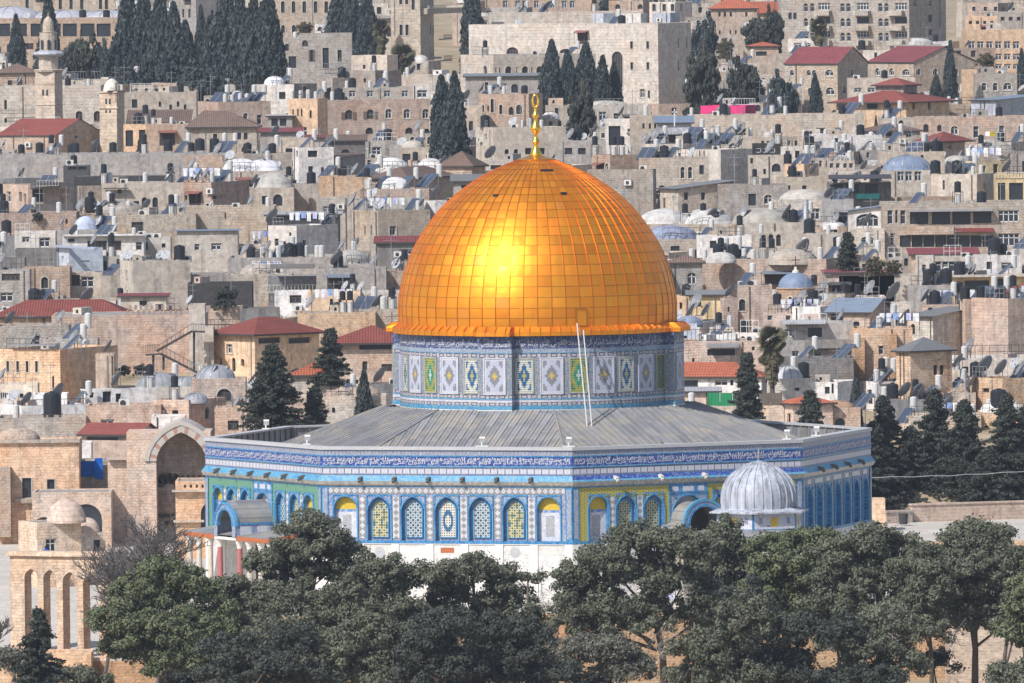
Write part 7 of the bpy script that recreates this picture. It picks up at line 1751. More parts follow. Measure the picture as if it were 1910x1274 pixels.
BR = H(352, 479, 237, 275, 'C', 'cream house with a broad brown hipped roof', roof='hip', rh=30, rc='brown', mat='ashlar', win=[('r', 401, 256, 8, 13, 'ds'), ('r', [446, 458], 254, 7, 12, 'd')], Y=466, ov=.5, ridge=(.2, .55))
H(365, 504, 190, 242, 'P', 'pink-grey house with one white window', mat='ashlar', sp=408, th=70, win=[('a', 457, 218, 9, 14, 'ws'), ('r', 483, 223, 9, 18, 'w')], Y=508)
H(475, 548, 158, 195, 'W', 'white-domed rooftop beside dark dishes', mat='plaster', Y=530, dm=[(512, 20, 16, 'plaster', (.75, .75, .76))])
H(500, 545, 216, 242, 'G', 'grey shed under a white roof', mat='plaster', win=[('r', [512, 528], 228, 12, 14, 'n')], Y=490, cat='shed', roof='shed', rh=2, rc='pale')
OS = H(537, 610, 184, 254, 'O', 'orange stone tower house', sp=592, th=26, mat='plaster', win=[('r', [546], 212, 3, 16, 'd'), ('r', [555, 562], 210, 3, 14, 'd'), ('r', 579, 213, 4, 14, 'd')], Y=490)
H(590, 662, 146, 172, 'G', 'low rooftop with boilers and aerials', mat='rubble', Y=560, sp=620)
H(486, 560, 246, 262, 'S', 'house with small maroon roofs', roof='shed', rh=7, rc='purple', mat='plaster', Y=450); H(572, 640, 256, 275, 'S', 'house with a dull maroon roof', roof='shed', rh=4, rc='purple', mat='plaster', Y=440)
H(505, 585, 258, 285, 'C', 'small cream house behind the white one', mat='plaster', Y=430)
# --- left, row of the black timber houses
H(-8, 422, 287, 340, 'G', 'long grey wall with black tanks on top', mat='plaster', Y=430, cat='wall', par=.1)
DT = H(4, 86, 333, 346, 'D', 'dark rooftop cabin with a curved roof', sp=28, th=60, mat='painted', win=[('r', [45, 60, 75], 325, 10, 7, 'w')], Y=372, cat='shed', dm=[])
DH = H(0, 130, 345, 398, 'P', 'house with dark timber balconies', sp=52, th=66, mat='plaster', win=[('r', 12, 367, 17, 20, 'w'), ('r', 36, 367, 11, 18, 'n'), ('r', 70, 365, 20, 24, 'd'), ('r', 92, 364, 24, 26, 'd')], Y=345, D=None)
piece(DH, 'balcony', 'painted', 56, 128, 380, 394, 0, 1.0, (.16, .15, .15), 'B'); piece(DH, 'balcony', 'painted', 56, 128, 340, 350, 0, 1.3, (.12, .11, .11), 'B'); rail(DH, 60, 100, 336, 347, 1.35, frame='B', mat='stone_pale', name='balustrade')
BS = H(118, 166, 309, 325, 'K', 'black framed roof shelter', mat='painted', win=[('r', [135, 153], 303 + 10, 16, 8, 'n')], Y=385, cat='shed', par=.05)
BF = H(138, 320, 328, 345, 'K', 'long black fabric screen on a terrace', mat='cloth', Y=362, cat='shed', par=.02, clut=False, D=3)
H(143, 192, 347, 398, 'C', 'small rubble house with a slab roof', mat='rubble', sp=152, th=70, win=[('r', 146, 372, 3, 12, 'd')], Y=340)
AH = H(190, 342, 341, 400, 'C', 'cream house with twin arched windows', mat='plaster', win=[('a', [269, 289], 379, 10, 22, 'n'), ('r', 223, 357, 8, 8, 'd'), ('r', 254, 381, 10, 12, 'n')], Y=338)
piece(AH, 'stair', 'painted', 194, 240, 350, 352, .2, .9, (.08, .08, .09))
BT = H(340, 462, 340, 385, 'P', 'crumbling house with a battlemented top', sp=394, th=30, mat='rubble', win=[('r', 346, 372, 4, 16, 'd'), ('r', [400], 368, 12, 6, 'd')], Y=330)
for k in range(9): piece(BT, 'battlement', 'rubble', 342 + k * 13.3, 350 + k * 13.3, 336, 341, -.25, 0, (.5, .4, .33), 'A') if k < 4 else None
WR = H(345, 415, 291, 330, 'P', 'brown brick house with a white-framed window', mat='ashlar', win=[('r', 380, 322, 11, 12, 'ns')], Y=400)
H(415, 465, 300, 340, 'S', 'rubble house with a green strip of roofing', mat='rubble', Y=398)
TD = H(418, 545, 319, 350, 'C', 'house under twin whitewashed domes', mat='plaster', win=[('r', 444, 317, 6, 5, 'd')], Y=380, dm=[(450, 34, 20, 'plaster', (.66, .65, .66)), (492, 34, 18, 'plaster', (.64, .63, .66))], par=.1)
H(455, 562, 286, 330, 'S', 'long crenellated stone flat', mat='rubble', win=[('r', 548, 305, 8, 12, 'ds')], Y=405)
RW = H(545, 622, 275, 340, 'W', 'rounded white house with blue-trimmed windows', mat='plaster', sp=557, th=70, win=[('r', 553, 287, 9, 12, 'd'), ('r', 583, 287, 18, 12, 'd'), ('r', 579, 317, 9, 14, 'd'), ('r', 601, 318, 6, 12, 'd')], Y=392)
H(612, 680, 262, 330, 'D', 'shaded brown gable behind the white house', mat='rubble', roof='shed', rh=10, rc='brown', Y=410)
H(458, 548, 350, 388, 'C', 'house under a speckled grey dome', mat='plaster', Y=345, dm=[(510, 38, 24, 'plaster', (.42, .40, .37))], par=.1)
H(545, 600, 343, 385, 'G', 'grey courtyard wall with a tent roof', mat='plaster', Y=350); H(595, 672, 328, 372, 'O', 'orange stone wall with arrow loops', mat='rubble', Y=345)
H(590, 660, 368, 410, 'C', 'cream ledge house with small tanks', mat='plaster', Y=322)
SD = H(140, 300, 397, 420, 'C', 'low wall house under a wide stone dome', mat='rubble', Y=322, dm=[(215, 56, 24, 'rough', (.46, .43, .39))], par=.1)
H(-8, 142, 397, 440, 'P', 'patchy pink rubble wall with caper bushes', mat='rubble', win=[('r', 124, 413, 4, 9, 'd')], Y=318, cat='wall'); H(235, 365, 400, 445, 'C', 'pale rubble wall with a brown double window', mat='rubble', win=[('r', 256, 424, 22, 20, 'b')], Y=305)
H(330, 512, 386, 440, 'C', 'wide stone wall with a white coping', mat='ashlar', win=[('r', 420, 402, 2.5, 12, 'n')], Y=310, cat='wall')
MD = H(108, 214, 428, 445, 'G', 'grey concrete ring under a marbled dome', mat='plaster', Y=285, dm=[(160, 22, 21, 'plaster', (.42, .47, .58))], par=.1)
GC = H(498, 632, 400, 425, 'K', 'dark green netted pavilion', mat='cloth', win=[], Y=290, cat='shed', roof='shed', rh=3, rc='pale');
# --- left, white houses row
WH1 = H(27, 103, 432, 470, 'W', 'white prefab flat with two windows', mat='plaster', win=[('r', 48, 447, 14, 11, 'w'), ('r', 83, 452, 20, 18, 'ws')], Y=262); H(-8, 32, 440, 472, 'D', 'blue-grey tarpaulin shelter at the edge', mat='cloth', Y=265, cat='shed', par=.05)
H(28, 104, 464, 505, 'D', 'dark cement wall under the white flat', mat='plaster', Y=256, cat='wall'); H(-8, 46, 481, 505, 'D', 'low cement parapet at the left edge', mat='plaster', Y=250, cat='wall')
WH2 = H(116, 268, 440, 475, 'W', 'long white flat with a dark window band', mat='plaster', win=[('r', 133, 448, 12, 6, 'd'), ('r', 181, 458, 36, 18, 'b'), ('r', 214, 458, 24, 18, 'b'), ('r', 238, 458, 24, 18, 'b'), ('r', 259, 459, 12, 16, 'w')], Y=262); slab_roof(WH2, 118, 270, 440, .6, .12, mat='plaster', color=(.66, .66, .66), rise=.02, name='roof_slab')
H(264, 318, 443, 478, 'L', 'pale rooftop room with one square window', mat='plaster', win=[('r', 305, 458, 7, 8, 'd'), ('r', 271, 459, 9, 14, 'd')], Y=268)
BB = H(103, 191, 463, 511, 'B', 'blue-white cabin on top of a stone house', sp=128, th=68, mat='painted', win=[('r', 115, 483, 8, 11, 'w'), ('r', 159, 487, 16, 2, 'n')], Y=238, par=.1, cat='house'); slab_roof(BB, 103, 191, 463, .5, .1, color=(.45, .5, .6), rise=.1, name='roof_sheet', frame='A')
H(128, 192, 508, 568, 'C', 'stone storey below the blue-white cabin', mat='plaster', win=[('r', 163, 526, 24, 20, 'w'), ('r', 141, 523, 16, 20, 'b')], Y=232)
AR2 = H(45, 130, 498, 568, 'M', 'grey stone house with a single arched window', mat='rubble', win=[('a', 83, 527, 13, 21, 'ns')], Y=228)
H(-8, 55, 503, 580, 'S', 'ashlar house with barred balcony windows', mat='ashlar', win=[('r', 20, 517, 34, 13, 'b'), ('r', 12, 554, 24, 17, 'w')], Y=222)
H(188, 258, 478, 520, 'G', 'grey recess with a tall dark door', mat='plaster', win=[('r', 195, 500, 8, 26, 'n'), ('r', 221, 489, 7, 12, 'w')], Y=240); H(188, 226, 514, 562, 'S', 'streaked wall under the grey recess', mat='plaster', Y=230, cat='wall')
CB = H(221, 354, 487, 566, 'L', 'big cream house with two small windows', sp=248, th=70, mat='plaster', win=[('r', 235, 511, 7, 14, 'ws'), ('r', 235, 545, 6, 9, 'w')], Y=224)
H(330, 443, 431, 500, 'L', 'pale house with a sloping grey roof', mat='plaster', roof='shedf', rh=0.01, rc='blue', win=[('r', 403, 460, 19, 13, 'w'), ('r', 367, 461, 9, 12, 'w')], Y=255, sp=None)
PW = H(499, 628, 421, 492, 'W', 'bright white plaster house', sp=553, th=38, mat='plaster', win=[('r', 541, 437, 4, 7, 'd'), ('r', 567, 452, 6, 8, 'n'), ('r', 530, 462, 5, 24, 'd'), ('r', 515, 452, 8, 14, 'n')], Y=258)
H(435, 505, 455, 500, 'C', 'cream yard house with blue curtains', mat='plaster', win=[('r', [450, 480], 472, 12, 14, 'd')], Y=262)
H(425, 660, 480, 510, 'G', 'grey yard wall with tanks and dishes', mat='plaster', Y=238, cat='wall'); DM2 = H(430, 545, 511, 545, 'C', 'low wall house under a speckled stone dome', mat='rubble', Y=226, dm=[(485, 38, 20, 'rough', (.50, .45, .40))], par=.1)
H(350, 450, 510, 545, 'G', 'grey rubble wall above the shaded yard', mat='rubble', Y=230, cat='wall')
r = H(350, 470, 528, 575, 'K', 'shaded yard under black netting', mat='cloth', Y=212, cat='shed', clut=False)
PG = H(500, 600, 515, 550, 'D', 'brown reed pergola on a rooftop', mat='cloth', Y=222, cat='shed', clut=False, par=.05); slab_roof(PG, 505, 588, 500, 2.2, .12, color=(.2, .18, .15)); rail(PG, 490, 590, 531, 545, .8, mat='stone_pale')
WT = H(512, 578, 543, 592, 'W', 'pale house with one brown shutter window', mat='plaster', win=[('r', 551, 558, 22, 15, 'b')], Y=200)
OA = H(574, 672, 543, 600, 'O', 'orange house with arches behind black tents', mat='plaster', win=[('a', [618, 634], 565, 6, 16, 'n')], Y=192)
H(555, 700, 583, 640, 'O', 'orange terrace wall with an iron fence', mat='rubble', Y=168, cat='wall', par=.1)
H(590, 720, 500, 548, 'G', 'grey fenced rooftops with white tanks', mat='plaster', Y=215); H(625, 690, 470, 506, 'S', 'low stone hut with a red edge', mat='rubble', Y=235, win=[('r', 612 + 22, 495, 5, 6, 'd')])
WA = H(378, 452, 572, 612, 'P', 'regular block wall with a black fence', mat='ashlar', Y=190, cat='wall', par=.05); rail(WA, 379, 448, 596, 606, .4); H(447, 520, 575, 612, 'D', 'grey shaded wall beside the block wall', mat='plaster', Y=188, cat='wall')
# --- left, big retaining wall and red roofs
H(225, 310, 552, 580, 'C', 'low house with a dark red eave', mat='plaster', roof='shed', rh=3, rc='purple', win=[('r', 267, 566, 14, 10, 'd')], Y=205)
RR = H(-8, 236, 590, 625, 'M', 'long house with a crimson tiled roof', mat='rubble', roof='hip', rh=28, rc='red', ridge=(.22, .80), Y=172, win=[])
BWL = H(96, 382, 588, 712, 'P', 'great rubble retaining wall with zigzag crest', mat='rubble', Y=158, cat='wall', par=.05, clut=False)
H(-8, 128, 608, 650, 'S', 'low roof with tanks before the crimson roof', mat='rubble', Y=150)
for k in range(13):
 xx = 236 + k * 10
 piece(BWL, 'crest_tile', 'rubble', xx, xx + 4.5, 578, 588, -.3, -.05, (.45, .33, .26)); piece(BWL, 'crest_tile', 'rubble', xx + 5, xx + 9.5, 569, 578, -.3, -.05, (.45, .36, .3))
WS = H(352, 382, 568, 700, 'S', 'plain pale pier at the stair head', mat='plaster', Y=156, cat='wall')
OF = H(-8, 212, 652, 765, 'O', 'orange fort-like house with four slit windows', sp=112, th=26, mat='rubble', win=[('r', [12, 31, 49, 67], 684, 5, 21, 'ns'), ('r', 98, 715, 4, 26, 'd')], Y=128)
H(80, 182, 632, 665, 'S', 'low rooftop house with a concrete slab', mat='rubble', Y=140, win=[]); slab_roof(OF, 20, 108, 645, .5, .12, color=(.3, .3, .3), rise=.05)
H(178, 212, 661, 712, 'M', 'narrow smooth plaster shaft', mat='plaster', Y=124, cat='tower')
HXR = H(396, 593, 624, 705, 'O', 'stone house with a red hipped roof', sp=475, th=48, mat='plaster', roof='hip', rh=30, rc='red', win=[('a', 408, 673, 6, 14, 'n'), ('a', 434, 680, 7, 26, 'd'), ('a', 451, 676, 7, 14, 'n'), ('r', [502], 635, 40, 11, 'b'), ('r', 557, 635, 40, 11, 'b')], Y=150, ov=.6)
H(380, 398, 610, 700, 'C', 'narrow cream pier beside the hipped house', mat='plaster', Y=152, cat='wall')
RL = H(625, 760, 640, 716, 'P', 'house with a red roof against the drum', mat='rubble', win=[('r', 700, 646, 60, 12, 'n'), ('r', 721, 686, 20, 14, 'b'), ('r', 680, 682, 9, 16, 'b')], Y=140, roof='hip', rh=32, rc='red', ov=.7)
H(545, 632, 700, 740, 'C', 'stone house with a small red-orange roof', mat='rubble', roof='hip', rh=24, rc='orange', win=[('a', 592, 722, 9, 10, 'd')], Y=118)
H(600, 720, 738, 800, 'L', 'pale rubble house under two little domes', mat='rubble', Y=100, dm=[(640, 24, 20, 'rough', (.50, .45, .40)), (682, 30, 22, 'rough', (.52, .45, .38))], win=[('a', 622, 765, 6, 10, 'n')])
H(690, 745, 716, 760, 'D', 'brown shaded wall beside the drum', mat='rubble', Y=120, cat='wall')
H(255, 300, 712, 745, 'L', 'tumbled stones beside the glazed vaults', mat='rubble', Y=118)
GV = H(262, 372, 722, 760, 'S', 'low roof with a ribbed glass vault', mat='plaster', Y=112, dm=[(295, 28, 26, 'lead', (.28, .29, .31), 0, 1.4), (345, 26, 18, 'lead', (.28, .29, .31), 0, 1.2)])
GD = H(358, 458, 706, 765, 'P', 'stone house under a ribbed glass dome', mat='rubble', win=[('a', 418, 737, 28, 24, 'ns')], Y=108, dm=[(402, 36, 24, 'lead', (.30, .31, .34))])
AP3 = H(285, 418, 746, 815, 'P', 'pink rubble house with an arched iron window', sp=352, th=30, mat='rubble', win=[('a', 384, 770, 12, 22, 'bs'), ('r', 326, 770, 12, 9, 'd')], Y=96, dm=[(365, 22, 12, 'lead', (.3, .3, .33))])
H(400, 460, 760, 815, 'P', 'rubble house behind the dark conifer', mat='rubble', Y=94)
WK = H(148, 292, 726, 757, 'W', 'whitewashed kitchen with hanging cloths', sp=160, th=70, mat='plaster', win=[('r', 171, 737, 8, 10, 'd'), ('r', 199, 740, 16, 20, 'n'), ('r', 220, 742, 10, 16, 'n')], Y=106)
H(160, 300, 756, 800, 'P', 'rubble wall with a small barred window', mat='rubble', win=[('r', 200, 787, 24, 10, 'w')], Y=95, cat='wall')
H(-8, 165, 757, 782, 'W', 'whitewashed terrace wall behind a black tank', mat='plaster', Y=102, cat='terrace', sp=40, th=70); rail(HOUSES[-1], 42, 160, 745, 757, -.3, frame='B', step=.9)
H(-8, 160, 779, 830, 'G', 'stained rubble yard below the terrace', mat='rubble', Y=92, cat='wall')
H(60, 125, 735, 760, 'W', 'white stepped parapet with a pale dish', mat='plaster', Y=108, cat='shed'); H(-8, 70, 716, 760, 'C', 'cream house with two pale dishes', mat='plaster', win=[('r', 8, 738, 14, 12, 'b'), ('r', 40, 738, 7, 8, 'n')], Y=112)
H(282, 345, 776, 815, 'W', 'plain white roof hut behind the portal', mat='plaster', Y=88, cat='shed')
RS = H(150, 292, 812, 845, 'M', 'little house with double red roofs', sp=255, th=24, mat='plaster', roof='gable', rh=21, rc='red', win=[('r', [190], 818, 60, 6, 'n')], Y=80)
# --- rows of houses that show only as scraps between the others
from collections import Counter
cc = Counter(core(h['desc']) for h in HOUSES); LAND = [(h['x0'], h['x1'], h['yt'], core(h['desc'])) for h in HOUSES if cc[core(h['desc'])] == 1 and 3 <= len(core(h['desc']).split()) <= 7]
AUTH = list(HOUSES)
fr_ = random.Random(77); FILL = []
for row, y in enumerate(range(-14, 800, 21)):
 x = -20 + fr_.uniform(-30, 0)
 while x < 1930:
  w_ = fr_.uniform(36, 88) * (1.15 if y > 400 else 1.0); yy = y + fr_.uniform(-8, 8)
  if not (760 < x and x + w_ < 1245 and yy > 330) and not (y > 735 and 430 < x < 1620):
   FILL.append((x, x + w_, yy))
  x += w_ - 4
NM_ = {'C': 'cream', 'P': 'pinkish', 'G': 'grey', 'W': 'white', 'O': 'orange', 'L': 'pale', 'S': 'drab', 'M': 'brownish'}
def covered(x0, x1, yt, Yf):
 """share of a filler's visible strip that nearer houses hide"""
 n = 0; tot = 0
 for i in range(7):
  px = x0 + (x1 - x0) * (i + .5) / 7
  for py in (yt + 2, yt + 8, yt + 15, yt + 22):
   tot += 1
   if any(h['x0'] - 1 <= px <= h['x1'] + 1 and h['yt'] - 1 <= py <= h['yb'] for h in AUTH): n += 1; continue
   for h in HOUSES:
    if h['x0'] <= px <= h['x1'] and h['yt'] <= py and h['Y'] <= Yf:
     n += 1; break
 return n / tot
used_l = {}
FILL.sort(key=lambda q: -q[2])
for (x0, x1, y) in FILL:
 Yf = DY(der((x0 + x1) / 2, y + 24)) + 6
 if covered(x0, x1, y, Yf) > .66: continue
 Yf += min(30, max([0] + [h['Y'] + h['D'] + 1 - Yf for h in AUTH if h['x0'] < x1 and h['x1'] > x0 and h['yt'] < y + 22 and h['yb'] > y + 2]))
 key = fr_.choice('CCPGWLSSMCL'); cx_ = (x0 + x1) / 2
 near = min(((abs((a + c) / 2 - cx_) + 2.2 * abs(t - y), a, c, t, d) for a, c, t, d in LAND), key=lambda q: q[0])
 _, a, c, t, d = near
 rel = 'above' if t - y > 14 else ('below' if y - t > 14 else ('left of' if cx_ < (a + c) / 2 else 'right of'))
 ds = d; lab = '%s house %s the %s' % (NM_[key], rel, ds); used_l[lab] = used_l.get(lab, 0) + 1
 if used_l[lab] > 1: lab = lab.replace('house', fr_.choice(['cottage', 'dwelling', 'flat-topped house', 'low house', 'small house']))
 nw = fr_.randint(1, 4); win = [(fr_.choice('rra'), [x0 + (x1 - x0) * (k + .5 + fr_.uniform(-.15, .15)) / nw for k in range(nw)], y + fr_.uniform(9, 13), fr_.uniform(5, 10), fr_.uniform(8, 14), fr_.choice(['b', 'w', 'd', 'ds', 'ws']))]
 dm = []
 if fr_.random() < .16: dm = [(cx_, min(24, (x1 - x0) * .3), fr_.uniform(9, 14), fr_.choice(['plaster', 'rough']), fr_.choice([(.5, .48, .45), (.42, .4, .37), (.6, .58, .56)]))]
 H(x0, x1, y, y + 24, key, lab, mat=fr_.choice(['plaster', 'rubble', 'ashlar', 'plaster']), win=win, Y=Yf, dm=dm, sp=(x0 + (x1 - x0) * fr_.choice([.25, .7, .8])) if fr_.random() < .5 else None, D=7)
# --- little stair huts that stand on the roofs of the larger houses
for r_ in list(HOUSES):
 if r_['roof'] != 'flat' or r_['x1'] - r_['x0'] < 62 or r_['D'] < 5 or r_['Y'] < 100 or fr_.random() < .45 or r_['desc'].startswith(('long black', 'dark')): continue
 x0 = r_['x0'] + fr_.uniform(.1, .7) * (r_['x1'] - r_['x0'] - 30); w_ = fr_.uniform(16, 30); hh = fr_.uniform(8, 15)
 if 740 < x0 + w_ and x0 < 1262 and r_['yt'] > 300: continue
 H(x0, x0 + w_, r_['yt'] - hh, r_['yt'] - 2, fr_.choice('CWGLSP'), 'stair hut on the ' + short(r_['desc']), mat='plaster', Y=r_['Y'] + min(r_['D'] * .45, 4) + (1.5 if r_['sp'] else 0), zb=r_['z'] + .02, D=2.4, cat='shed', sp=x0 + w_ * .7 if fr_.random() < .5 else None, win=[(fr_.choice('ra'), x0 + w_ * .35, r_['yt'] - hh * .5, 4.5, hh * .5, 'd')], par=.08)
# ================================================================== tanks, panels, dishes where the photograph shows them
PL = '''black: 40,290 74,290c 133,290a 141,290a 211,290 258,232 357,288 373,288 400,283 424,284 462,283 12,421 168,400b 335,470 540,463 8,410 65,590t 98,770t 190,822t 1727,262 1752,262 1868,268 1868,540 1830,550 1790,542 1800,550 1575,538 1658,540 1732,545 1744,555 1855,495t 1765,518 1333,418 1368,475 1340,480 1600,400 1510,455 1450,575 1820,700 1863,755t 1665,740 1350,232 1570,228 1605,250 1510,285 1340,380 905,262 800,424t 560,500 1478,320 1668,345 1680,345 1694,345 1480,395 1745,320 1785,322
white: 320,210 640,170 647,160 690,155 718,150 760,148 545,172 561,172 575,165 589,165 620,168 420,190 433,190 448,190 461,190 720,240 650,265 672,280 640,300 760,300 800,300 815,300 862,260 975,240 988,240 1010,245 1110,260 1175,290 1205,235 1290,235 1315,240 1330,245 1400,262 1440,240 1465,220 1500,250 1540,265 1560,290 1585,295 1625,290 1650,280 1795,325 1815,325 1830,320 1770,200 1785,200 1420,440 1388,408 1530,470 1545,455 1315,475 1290,490 1465,410 1388,490 1405,490 1865,478 1900,500 1700,580 1735,575 1640,600 1305,650 1290,740 1635,700 1650,740 1720,690 1740,700 1755,700 1785,705 1815,790 1845,790 700,395 780,395 720,320 690,358 660,470 715,575 530,400 592,500 600,480 570,460 490,480 505,485 520,485 350,440 440,310 395,325 365,340 315,340 271,315 205,320 110,410 250,430 240,395 30,800 95,780 430,335 500,385 520,395 570,390 545,370 1110,120 915,175 940,175
stack: 96,290 137,345b 170,395 194,320 269,288 320,400 318,365 545,392 620,395 548,370 1040,280 1110,300 1145,290 1160,290 1278,410 1312,420 1345,470 1380,450 1423,470 1560,470 1580,470 1235,400 1290,400 1660,560 1740,540 1790,560 1600,585 1890,540 1505,290 1580,300 1645,720 1830,270 685,360 755,500 326,735 280,740 1640,790 775,330 460,215
panel1: 90,290 175,400 305,395 330,440 395,283 560,290 700,270 770,270 705,355 760,395 1245,300 1300,280 1345,235 1480,310 1500,300 1420,405 1390,400 1480,470 1540,460 1575,410 1330,470 1610,480 1655,575 1700,585 1640,700 1720,735 1765,700 1780,540 1860,505 1380,520 1660,250 1700,270 660,400 620,230 580,180 520,170 1550,280 1590,460 600,270 490,290 300,720 130,745 455,805
panel2: 400,215 448,190 415,290 470,190 940,270 905,180 1200,290 1215,280 1310,265 1345,525 1640,250 1560,395 1280,390 1595,740 1745,555 1630,720 1820,560 1900,560 1480,440 1700,300 660,300 635,280 420,230 180,430 335,330 600,340 1430,220 1790,320 745,345
panel3: 1300,268 1320,268 1340,268 1290,395 440,195 1240,400 1365,478 1620,185 1290,10
dish: 152,375 180,310 275,395 345,395 360,330 385,325 460,290 477,350 470,400 510,410 320,330 165,560 425,480 460,490 545,480 500,490 445,780 65,640 110,760 175,795 400,690 415,800 900,170 915,175 870,190 880,270 680,220 660,395 720,385 665,475 815,360 880,285 1000,270 1110,265 1225,250 1205,270 1330,410 1345,420 1390,410 1470,400 1480,330 1520,290 1560,330 1575,300 1600,345 1290,570 1300,590 1320,590 1345,530 1310,540 1290,600 1420,600 1620,740 1650,800 1690,730 1720,740 1760,700 1790,690 1810,690 1815,740 1840,690 1870,690 1905,700 1730,560 1690,590 1810,500 1895,490 1700,430 1500,470 1620,420 1670,560 1745,260 1880,330 640,470 700,600 1770,770 1440,310 1385,250 1225,310 1130,235
dishp: 178,400 25,745 35,745 75,700 355,575 240,500 300,500 310,500 205,800 420,800 470,720 450,700 1475,520 1850,520 1735,515 1420,560 1335,545 1265,590 1700,720 1710,690 1870,745 1895,700 1510,790 1770,715 395,400 505,335 520,320 420,690 215,430 1540,255 1280,240
ac: 130,330 65,410 265,430 210,440 280,440 350,470 645,190 1285,345 1510,185 1640,470 1655,470 1800,470 1725,540 1400,640 1410,625 1540,640 1750,705 960,250 1460,705 615,660 570,690 440,395 520,500 1600,640 1335,290 1200,320
antenna: 320,190 232,150 375,190 565,180 605,180 660,160 745,330 870,240 1110,250 1180,240 1330,290 1370,350 1300,300 1450,400 1470,300 1510,300 1600,260 1640,240 1700,260 1770,250 1840,280 1860,290 1590,400 1420,480 1700,600 1650,620 1780,620 1400,600 1350,600 1560,600 1880,700 1760,690 360,560 300,560 260,560 500,560 640,560 110,560 430,500 520,500 440,600 150,700 225,700 350,740 700,500 730,500 60,330 260,330 560,400 600,400 470,330 700,250 650,360
wash: 720,395 500,440 1675,620 1740,705 1640,210 570,410 620,560 1490,585 1780,560'''
n_ok = 0; miss = []
for line in PL.split('\n'):
 key, rest = line.split(': ')
 for tok in rest.split():
  t = tok.rstrip('abct'); px, py = map(int, t.split(','))
  sc = {'black': 1.0, 'white': 1.0, 'dish': rnd.uniform(.85, 1.3), 'dishp': rnd.uniform(.7, 1.15), 'panel1': 1.0, 'antenna': rnd.uniform(.7, 1.2)}.get(key, 1.0)
  if key == 'black': sc = rnd.uniform(.85, 1.25) * (1.35 if tok.endswith('t') else 1)
  if key == 'white': sc = rnd.uniform(.85, 1.15)
  rz = {'dish': rnd.choice([rnd.uniform(-2.3, -1.7), rnd.uniform(-1.5, -1.0)]), 'dishp': rnd.uniform(-1.4, -.3), 'panel1': rnd.uniform(-1.3, -.6), 'panel2': rnd.uniform(-1.2, -.5), 'panel3': -.8}.get(key)
  o = onroof(key, px, py, sc, rz)
  if o is None: miss.append((key, px, py))
  else: n_ok += 1
for r_ in list(ROOFS):
 w_ = r_['x1'] - r_['x0']
 if r_['Y'] < 95 or w_ < 24 or r_['desc'].startswith('stair hut'): continue
 for q in range(int(w_ / 26 + rnd.random())):
  if rnd.random() < .6 or r_['used'] > w_ / 13: continue
  key = rnd.choice(['black', 'antenna', 'dish', 'dish', 'dish', 'dishp', 'panel1', 'panel2', 'antenna', 'antenna', 'stack', 'ac', 'ac', 'wash' if rnd.random() < .2 else 'black']); px = r_['x0'] + w_ * rnd.uniform(.08, .92)
  rz = {'dish': rnd.choice([rnd.uniform(-2.3, -1.7), rnd.uniform(-1.5, -1.0)]), 'dishp': rnd.uniform(-1.4, -.3), 'panel1': rnd.uniform(-1.3, -.6), 'panel2': rnd.uniform(-1.2, -.5)}.get(key)
  onroof(key, px, r_['yt'], rnd.uniform(.8, 1.15), rz, r_)
print('CLUTTER', n_ok, 'MISS', len(miss))
# ================================================================== trees
def leaf_mat(name, c1, c2, c3, tl=.25, sc=.6):
 n = N(name); co = n.co(); v = n.noise(co, sc, 4, 0.6); w_ = n.white(n.mapv(co, (3, 3, 3)))
 fine = n.noise(co, 5.0, 2, 0.5)
 c = n.mix(n.ramp(v, [(0.35, 0.0), (0.65, 1.0)]), c1, c2); c = n.mix(n.ramp(fine, [(0.5, 0.0), (0.72, 1.0)]), c, c3)
 n.val(n.b.inputs['Base Color'], c); n.b.inputs['Roughness'].default_value = .8; n.b.inputs['Specular IOR Level'].default_value = .15
 tr = n.new('ShaderNodeBsdfTranslucent'); n.link(c, tr.inputs[0]); mx = n.new('ShaderNodeMixShader'); mx.inputs[0].default_value = tl
 n.link(n.b.outputs[0], mx.inputs[1]); n.link(tr.outputs[0], mx.inputs[2]); n.link(mx.outputs[0], n.n['Material Output'].inputs[0]); MAT[name] = n.m
leaf_mat('pine_needles', (.088, .098, .066), (.15, .16, .112), (.25, .25, .18), .18)
leaf_mat('pine_needles_green', (.088, .106, .056), (.15, .172, .095), (.24, .255, .15), .15)
leaf_mat('cypress_leaves', (.042, .057, .062), (.070, .087, .086), (.115, .13, .12), .1, .35)
leaf_mat('conifer_needles', (.045, .054, .046), (.072, .082, .068), (.12, .125, .10), .15)
leaf_mat('olive_leaves', (.13, .13, .10), (.19, .19, .15), (.26, .25, .2)); leaf_mat('scrub_leaves', (.10, .09, .06), (.15, .13, .08), (.2, .17, .1))
leaf_mat('palm_fronds', (.085, .09, .05), (.14, .13, .075), (.22, .2, .13), .15)
simple('bark', (.13, .10, .08), .95, 0, .4, 3.0, .1); simple('bark_grey', (.115, .105, .10), .95, 0, .3, 2.0, .1); simple('dead_wood', (.42, .39, .35), .9, 0, .2, 2.0, .1)
